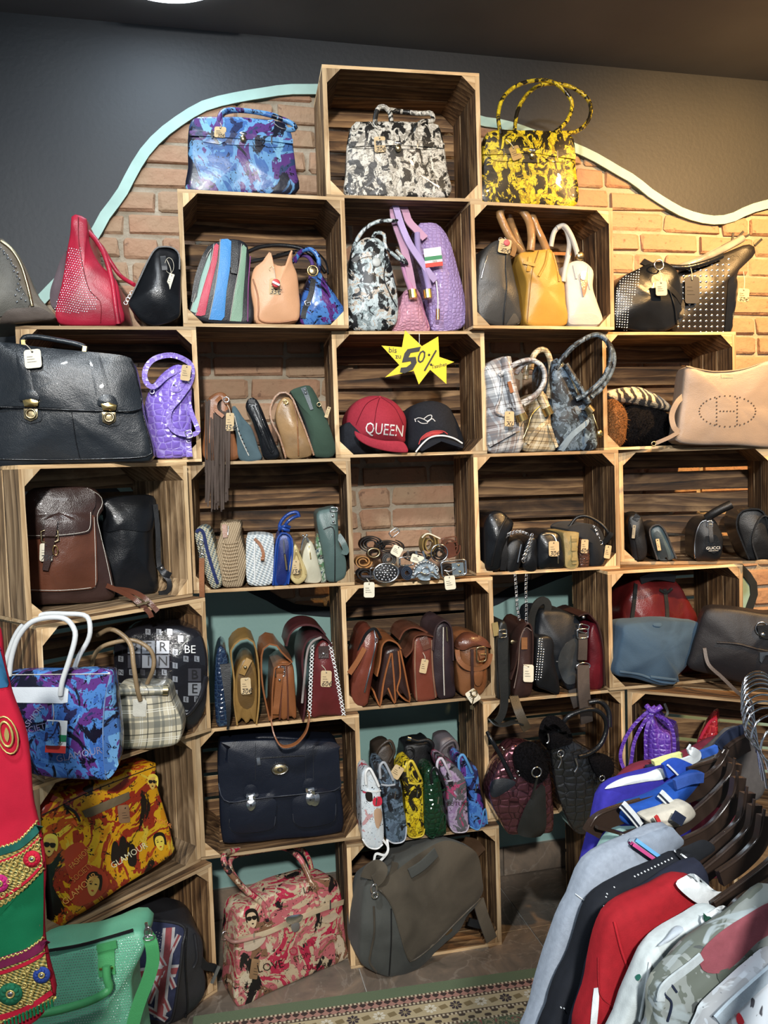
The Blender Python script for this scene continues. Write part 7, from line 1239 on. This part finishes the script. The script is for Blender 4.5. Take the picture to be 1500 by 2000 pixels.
b.ring('gold_motif', 12, 1434, 9, 2, GT, 2.2, .15, on=True, lift=.005); b.ring('gold_motif', 14, 1436, 15, 1.4, GT, 2., .2, on=True, lift=.005); b.patch('motif_centre', [(8, 1436), (12, 1420), (18, 1436), (14, 1450)], GT, .004, 0, 12)
for i in range(14): b.strap('fringe', [(10+i*7, 1994-i*3.2, -.02), (12+i*7, 2010-i*3.4, -.02)], 3, DG, .003, n=3)
for i in range(26): u = 66+i*1.6; b.disc('yellow_bead', 58+i*2, 1985-i*1.4+3*sin(i*2), 1.6, plain('yellow_bead', (.6, .52, .12), .5), .002, .006, n=6)
# ================================================================= clothes rack, foreground right
HB = plain('brown_plastic', (.030, .019, .014), .22); RY_ = .32; CHRM = plain('chrome', (.78, .80, .83), .12, 1.)
def rackfr(y, a=RY_): return Fr((.30, y, 0), a, .3)
SW = lambda nm, c, sc=120.: cloth(nm, c, .10, sc)
def shirt(name, label, y, pts, mat, th=.025, n=56, nz=.006, bulge=.010):
    b = Bag(name, label, 'shirt', rackfr(y), (pts[0][0], 1990), group='shirts on the chrome rack'); b.rm = (0, 0, 1.); b.body('body', pts, mat, th, bulge=bulge, nz=nz, nf=7., n=n, edge=.006, snap=False); return b
def hanger(i, y, arm, w, c, R, label, stem_to):
    b = Bag('clothes_hanger', label, 'hanger', rackfr(y), (arm[0][0], arm[0][1]), group='brown plastic hangers on the chrome rail'); b.rm = (0, 0, 1.)
    b.strap('arm', [(p[0], p[1]+w*.2, 0) for p in arm], w*1.45, HB, .008, n=40); b.tube('arm_ridge', [(p[0]-1, p[1]-w*.45, -.003) for p in arm], 2.6, HB, 40)
    cx, cy = c; b.tube('hook', [(cx+cos(t)*R, cy-sin(t)*R*1.05, -.004) for t in [(-.35+.42*k) for k in range(10)]]+[(cx-R*.35, cy+R*1.1, -.004), stem_to+(-.004,)], 2.0, CHRM, 44); return b
NVS, WTS = SW('shirt_navy', (.012, .018, .04)), SW('shirt_white', (.62, .66, .68))
s_ = shirt('polo_shirt', 'dark red shirt with a yellow and white collar, furthest along the rail', 1.14, [(1205, 1700), (1212, 1560), (1232, 1516), (1262, 1498), (1310, 1488), (1360, 1470), (1420, 1440), (1450, 1480), (1440, 1700)], SW('shirt_dark_red', (.14, .015, .03)))
s_.strap('collar', [(1276, 1492, -.01), (1300, 1484, -.015), (1330, 1476, -.015)], 12, SW('collar_yellow', (.72, .74, .30)), .008); s_.strap('dark_yoke', [(1262, 1500, -.008), (1310, 1492, -.01), (1350, 1482, -.01)], 8, NVS, .006)
s_ = shirt('polo_shirt', 'grey brown shirt with a curled white collar band near the far end of the rail', 1.11, [(1310, 1560), (1320, 1520), (1340, 1500), (1380, 1480), (1420, 1450), (1445, 1430), (1480, 1440), (1480, 1560)], SW('shirt_grey_brown', (.09, .08, .075)))
s_.strap('rolled_collar', [(1326, 1492, -.02), (1345, 1486, -.02), (1362, 1476, -.02), (1350, 1466, -.02), (1348, 1462, -.015)], 14, WTS, .004); s_.strap('blue_collar', [(1368, 1474, -.02), (1385, 1468, -.02), (1400, 1462, -.02)], 12, SW('collar_blue', (.03, .10, .42)), .006); s_.strap('black_collar', [(1330, 1500, -.018), (1350, 1490, -.02)], 20, SW('collar_black', (.015, .015, .017)), .004); s_.strap('navy_neck', [(1405, 1462, -.012), (1425, 1440, -.012), (1455, 1428, -.01)], 24, NVS, .004)
s_ = shirt('polo_shirt', 'royal blue shirt with a white shoulder panel hanging near the crates', 1.07, [(1118, 1900), (1135, 1740), (1150, 1680), (1165, 1620), (1176, 1570), (1184, 1548), (1205, 1528), (1250, 1512), (1300, 1500), (1340, 1500), (1350, 1560), (1345, 1700), (1300, 1900)], SW('shirt_royal', (.03, .025, .28)))
s_.patch('white_shoulder', [(1181, 1541), (1190, 1532), (1220, 1518), (1260, 1510), (1292, 1500), (1300, 1520), (1260, 1527), (1215, 1535), (1195, 1539)], WTS, .004, .001, 36); s_.strap('collar', [(1298, 1506, -.02), (1318, 1496, -.02), (1345, 1506, -.02)], 26, SW('shirt_blue_collar', (.02, .07, .42)), .006); s_.strap('collar_stripe', [(1304, 1494, -.026), (1320, 1510, -.026), (1332, 1524, -.026)], 3, WTS, .003)
s_ = shirt('polo_shirt', 'pale teal shirt showing only its edge under the brown hanger', 1.02, [(1150, 1800), (1165, 1700), (1180, 1660), (1200, 1632), (1230, 1620), (1270, 1640), (1280, 1800)], SW('shirt_teal', (.20, .32, .30)), .02)
s_ = shirt('polo_shirt', 'bright blue shirt with grey and white striped collar bands on a bare hanger', 1.0, [(1212, 1600), (1216, 1574), (1250, 1562), (1300, 1545), (1340, 1525), (1372, 1510), (1380, 1525), (1350, 1560), (1318, 1580), (1290, 1600), (1250, 1612)], SW('shirt_bright_blue', (.01, .06, .30)), .02)
for pts_ in ([(1216, 1572), (1234, 1592), (1250, 1612)], [(1290, 1550), (1304, 1564), (1318, 1578)]):
    s_.strap('striped_band', [(p[0], p[1], -.016) for p in pts_], 14, WTS, .004); s_.strap('navy_stripe', [(p[0]-2, p[1]+1, -.019) for p in pts_], 2.4, NVS, .003)
s_.strap('collar', [(1318, 1532, -.012), (1345, 1522, -.014), (1372, 1518, -.012)], 16, SW('collar_blue2', (.03, .08, .32)), .006)
s_ = shirt('polo_shirt', 'cream shirt collar with one red stripe in the middle of the rail', .965, [(1264, 1602), (1300, 1588), (1340, 1572), (1356, 1585), (1358, 1600), (1330, 1618), (1282, 1626), (1276, 1615)], SW('shirt_cream', (.48, .45, .38)), .02); s_.strap('red_stripe', [(1281, 1594, -.018), (1287, 1606, -.018), (1292, 1620, -.018)], 6, SW('stripe_red', (.42, .03, .03)), .003); s_.strap('black_collar', [(1316, 1592, -.02), (1334, 1604, -.02)], 16, NVS, .004)
s_ = shirt('polo_shirt', 'heather grey polo shirt with a pink and blue striped collar', .92, [(1050, 2060), (1058, 1980), (1078, 1890), (1102, 1800), (1126, 1748), (1138, 1712), (1160, 1680), (1200, 1658), (1250, 1640), (1290, 1622), (1318, 1618), (1336, 1640), (1330, 1690), (1300, 1760), (1290, 2060)], SW('shirt_heather', (.25, .29, .35), 180.), bulge=.02)
s_.patch('collar', [(1228, 1642), (1250, 1634), (1280, 1622), (1308, 1614), (1322, 1626), (1336, 1648), (1300, 1672), (1288, 1684)], SW('collar_heather', (.21, .25, .31)), .012, .003, 34, bvh=True)
s_.strap('pink_stripe', [(1229, 1644), (1250, 1658), (1284, 1682)], 6, SW('stripe_pink', (.45, .06, .20)), .002, on=True, lift=.004); s_.strap('blue_stripe', [(1242, 1640), (1264, 1656), (1292, 1676)], 6, SW('stripe_sky', (.12, .34, .62)), .002, on=True, lift=.004); s_.tube('shoulder_seam', [(1124, 1746), (1140, 1758), (1156, 1768)], .9, WTS, on=True); s_.tube('sleeve_fold', [(1150, 1775), (1130, 1860), (1100, 1960)], 1.6, SW('fold_heather', (.28, .32, .38)), on=True)
s_ = shirt('polo_shirt', 'black polo shirt with a row of sparkles along its shoulder', .88, [(1086, 2060), (1088, 1975), (1110, 1920), (1130, 1880), (1150, 1800), (1164, 1762), (1190, 1738), (1240, 1712), (1290, 1688), (1325, 1668), (1345, 1680), (1350, 1760), (1330, 2060)], SW('shirt_black', (.009, .011, .016)), bulge=.02)
for i in range(12): s_.disc('sparkle', 1240+i*6.6, 1712-i*3.2, 1.3, WTS, .001, .002, n=6)
for u, v in ((1200, 1733), (1184, 1752), (1186, 1746), (1102, 1970), (1096, 1968), (1180, 1770)): s_.disc('sparkle', u, v, 1.1, WTS, .001, .002, n=6)
s_.patch('collar', [(1318, 1664), (1345, 1650), (1375, 1640), (1398, 1658), (1372, 1678), (1350, 1690)], SW('collar_jet', (.012, .014, .018)), .008, .002, 24); s_.strap('white_piping', [(1318, 1662), (1330, 1668), (1345, 1680), (1352, 1690)], 3, WTS, .002, on=True, lift=.014)
s_ = shirt('polo_shirt', 'dark navy shirt between the black one and the red one', .84, [(1140, 2060), (1160, 1930), (1180, 1850), (1196, 1795), (1220, 1770), (1270, 1740), (1320, 1710), (1360, 1694), (1380, 1700), (1380, 1800), (1350, 2060)], SW('shirt_midnight', (.014, .017, .032)), bulge=.015)
s_ = shirt('polo_shirt', 'bright red polo shirt with a white collar in the foreground', .80, [(1158, 2060), (1162, 1930), (1170, 1870), (1182, 1820), (1200, 1790), (1240, 1764), (1290, 1740), (1325, 1722), (1360, 1720), (1400, 1750), (1410, 1800), (1390, 1900), (1380, 2060)], SW('shirt_red', (.27, .008, .014)), bulge=.014, nz=.008)
s_.patch('white_collar', [(1320, 1726), (1336, 1712), (1354, 1706), (1376, 1722), (1398, 1740), (1426, 1744), (1402, 1766), (1372, 1768), (1344, 1752)], WTS, .012, .004, 36); s_.tube('sleeve_seam', [(1168, 1870), (1172, 1940), (1200, 1968), (1216, 1980)], 1., SW('seam_red', (.25, .01, .015)), on=True); s_.patch('white_sleeve_panel', [(1160, 1930), (1170, 1940), (1166, 2000), (1158, 2050), (1150, 2050)], WTS, .003, 0, 16); s_.tube('fold', [(1200, 1800), (1215, 1860), (1240, 1930), (1250, 1990)], 2.4, SW('fold_red', (.36, .012, .02)), on=True)
s_ = shirt('polo_shirt', 'cream white polo shirt with a dark green collar band in the foreground', .755, [(1205, 2080), (1222, 1990), (1240, 1930), (1256, 1890), (1272, 1866), (1310, 1836), (1360, 1802), (1400, 1778), (1430, 1790), (1450, 1830), (1440, 1900), (1420, 2080)], SW('shirt_offwhite', (.48, .54, .55)), bulge=.014, nz=.008)
s_.patch('collar', [(1368, 1796), (1385, 1782), (1412, 1768), (1432, 1784), (1448, 1802), (1420, 1830), (1396, 1846)], WTS, .010, .003, 30, bvh=True); s_.strap('green_band', [(1378, 1788), (1392, 1808), (1412, 1828)], 13, SW('band_green', (.01, .055, .035)), .002, on=True, lift=.003); s_.patch('folded_sleeve', [(1284, 1848), (1300, 1832), (1320, 1808), (1336, 1816), (1310, 1838)], SW('sleeve_greywhite', (.42, .48, .54)), .01, .002, 20)
s_.tube('fold', [(1270, 1880), (1262, 1930), (1250, 1995)], 3, SW('fold_white', (.58, .63, .64)), on=True); s_.patch('green_button', [(1240, 1908), (1248, 1902), (1252, 1908), (1246, 1916)], SW('band_green2', (.02, .12, .09)), .002, 0, 10)
FLO = collage('grey_floral', ((.17, .19, .16), (.24, .27, .26), (.12, .14, .12), (.28, .30, .26), (.20, .21, .18)), 9., (.07, .08, .08), (.33, .39, .41), .8, .70, .62, .3)
FLO2 = collage('pale_floral', ((.42, .46, .50), (.50, .55, .60), (.38, .40, .42), (.55, .58, .60)), 12., (.05, .05, .06), (.6, .66, .7), .8, .66, .6, .3)
s_ = shirt('blouse', 'grey green floral blouse with a dusty red brush stroke in the foreground', .71, [(1275, 2080), (1282, 2000), (1282, 1950), (1296, 1920), (1330, 1890), (1370, 1850), (1420, 1810), (1470, 1775), (1530, 1740), (1560, 1800), (1540, 2080)], FLO, bulge=.014, nz=.008)
s_.patch('red_brush_print', [(1368, 1862), (1400, 1826), (1450, 1792), (1510, 1762), (1520, 1810), (1480, 1840), (1440, 1880), (1410, 1900), (1374, 1896)], SW('dusty_red', (.22, .06, .075)), .002, 0, 40); s_.patch('green_brush_print', [(1400, 1900), (1440, 1885), (1500, 1850), (1520, 1900), (1460, 1940), (1396, 1966), (1410, 1930)], SW('moss_print', (.07, .085, .07)), .002, 0, 34); s_.strap('sleeve_band', [(1290, 1955), (1300, 1925), (1350, 1885), (1370, 1868)], 14, SW('pale_band', (.46, .52, .54)), .002, on=True, lift=.004)
s_.tube('print_line', [(1306, 1912), (1298, 1940), (1312, 1960), (1304, 1995)], 2, NVS, on=True, m_=5); s_.tube('print_line', [(1308, 1918), (1322, 1938)], 2, NVS, on=True, m_=5)
s_ = shirt('blouse', 'pale blouse with a small red print at the bottom right corner', .665, [(1385, 2090), (1400, 2000), (1415, 1980), (1450, 1945), (1490, 1905), (1540, 1870), (1580, 1900), (1570, 2090)], FLO2, bulge=.02)
s_.strap('shoulder_band', [(1402, 1995), (1430, 1966), (1475, 1925), (1515, 1890)], 22, SW('pale_blue_band', (.48, .58, .66)), .003, on=True, lift=.004); s_.patch('red_print', [(1438, 1985), (1444, 1978), (1454, 1996), (1448, 2002), (1440, 1998)], SW('print_scarlet', (.4, .02, .03)), .002, 0, 12)
hs = [(1.005, [(1424, 1474), (1406, 1506), (1370, 1532), (1300, 1560), (1215, 1584), (1170, 1602), (1154, 1624)], 22, (1483, 1362), 34, (1478, 1470)),
 (.975, [(1436, 1488), (1424, 1525), (1370, 1580), (1314, 1618), (1230, 1642), (1190, 1662), (1180, 1680)], 16, (1485, 1372), 36, (1482, 1485)),
 (.94, [(1442, 1514), (1432, 1562), (1390, 1618), (1330, 1650), (1290, 1664)], 18, (1487, 1384), 38, (1484, 1500)),
 (.90, [(1460, 1544), (1448, 1604), (1400, 1650), (1350, 1690)], 18, (1489, 1396), 38, (1486, 1512)),
 (.86, [(1474, 1568), (1464, 1622), (1420, 1668), (1372, 1708)], 16, (1492, 1410), 39, (1490, 1524)),
 (.82, [(1494, 1588), (1484, 1640), (1450, 1680), (1405, 1712)], 18, (1496, 1424), 40, (1498, 1540)),
 (.78, [(1540, 1650), (1500, 1692), (1440, 1738), (1395, 1770)], 14, (1510, 1440), 42, (1516, 1570)),
 (.735, [(1550, 1700), (1500, 1732), (1450, 1762), (1430, 1785)], 16, (1530, 1462), 44, (1530, 1600)),
 (1.04, [(1416, 1470), (1400, 1490), (1370, 1500), (1345, 1508)], 14, (1481, 1352), 32, (1474, 1460)),
 (1.09, [(1460, 1446), (1440, 1456), (1422, 1470)], 20, (1480, 1344), 30, (1470, 1440))]
names_ = ['brown plastic hanger with its bare curved tip sticking out left, holding the bright blue shirt', 'brown plastic hanger above the heather grey shirt', 'brown hanger reaching into the heather grey shirt', 'brown hanger reaching into the black shirt', 'brown hanger reaching into the dark navy shirt', 'brown hanger reaching behind the red shirt collar', 'brown hanger between the red and the cream white shirts', 'brown hanger reaching into the cream white shirt', 'brown hanger of the royal blue shirt', 'brown hanger of the grey brown shirt at the far end']
for i, (y, arm, w_, c_, R_, st_) in enumerate(hs): hanger(i, y, arm, w_, c_, R_, names_[i], st_)
b = Bag('clothes_hanger', 'dark crossbar of the hanger under the bright blue collar with a small pale knob', 'hanger', rackfr(.99), (1200, 1620), group='brown plastic hangers on the chrome rail'); b.rm = (0, 0, 1.); b.strap('crossbar', [(1165, 1615, 0), (1200, 1624, 0), (1235, 1634, 0)], 5, HB, .006, n=8); b.strap('arm', [(1218, 1632, .0), (1260, 1618, .0), (1300, 1598, .0)], 8, HB, .008, n=10); b.disc('knob', 1218, 1634, 4, WTS, .006, .004, on=False)
p0 = rackfr(1.12).at(1522, 1338); p1 = rackfr(.72).at(1590, 1445); dv = (p1-p0)
rk = empty('clothes_rack', (p0.x, p0.y, 0)); tag(rk, 'chrome clothes rack rail carrying the shirts at the right', 'rack')
def rod(name, a, b_, r, par, n=14):
    a = V(a)-V(rk.location); b_ = V(b_)-V(rk.location); t = (b_-a).normalized(); s1 = t.cross(V((0, 0, 1))) if abs(t.z) < .9 else V((1, 0, 0)); s1.normalize(); s2 = t.cross(s1); vs = []
    for q in (a, b_):
        for i in range(n): vs.append(q+(s1*cos(2*pi*i/n)+s2*sin(2*pi*i/n))*r)
    link(name, fixn(mesh(name, vs, [[i, (i+1) % n, n+(i+1) % n, n+i] for i in range(n)]+[list(range(n)), list(range(n, 2*n))], True, 50)), CHRM, par)
e0 = p0-dv*.02; e1 = p1+dv*1.2
e0.z = e1.z = (p0.z+p1.z)/2-.0; rod('rail', e0, e1, .011, rk)
for e in (e0, e1): rod('post', (e.x, e.y, .03), (e.x, e.y, e.z), .012, rk); rod('foot', (e.x-.2, e.y+.05, .02), (e.x+.25, e.y-.06, .02), .012, rk)
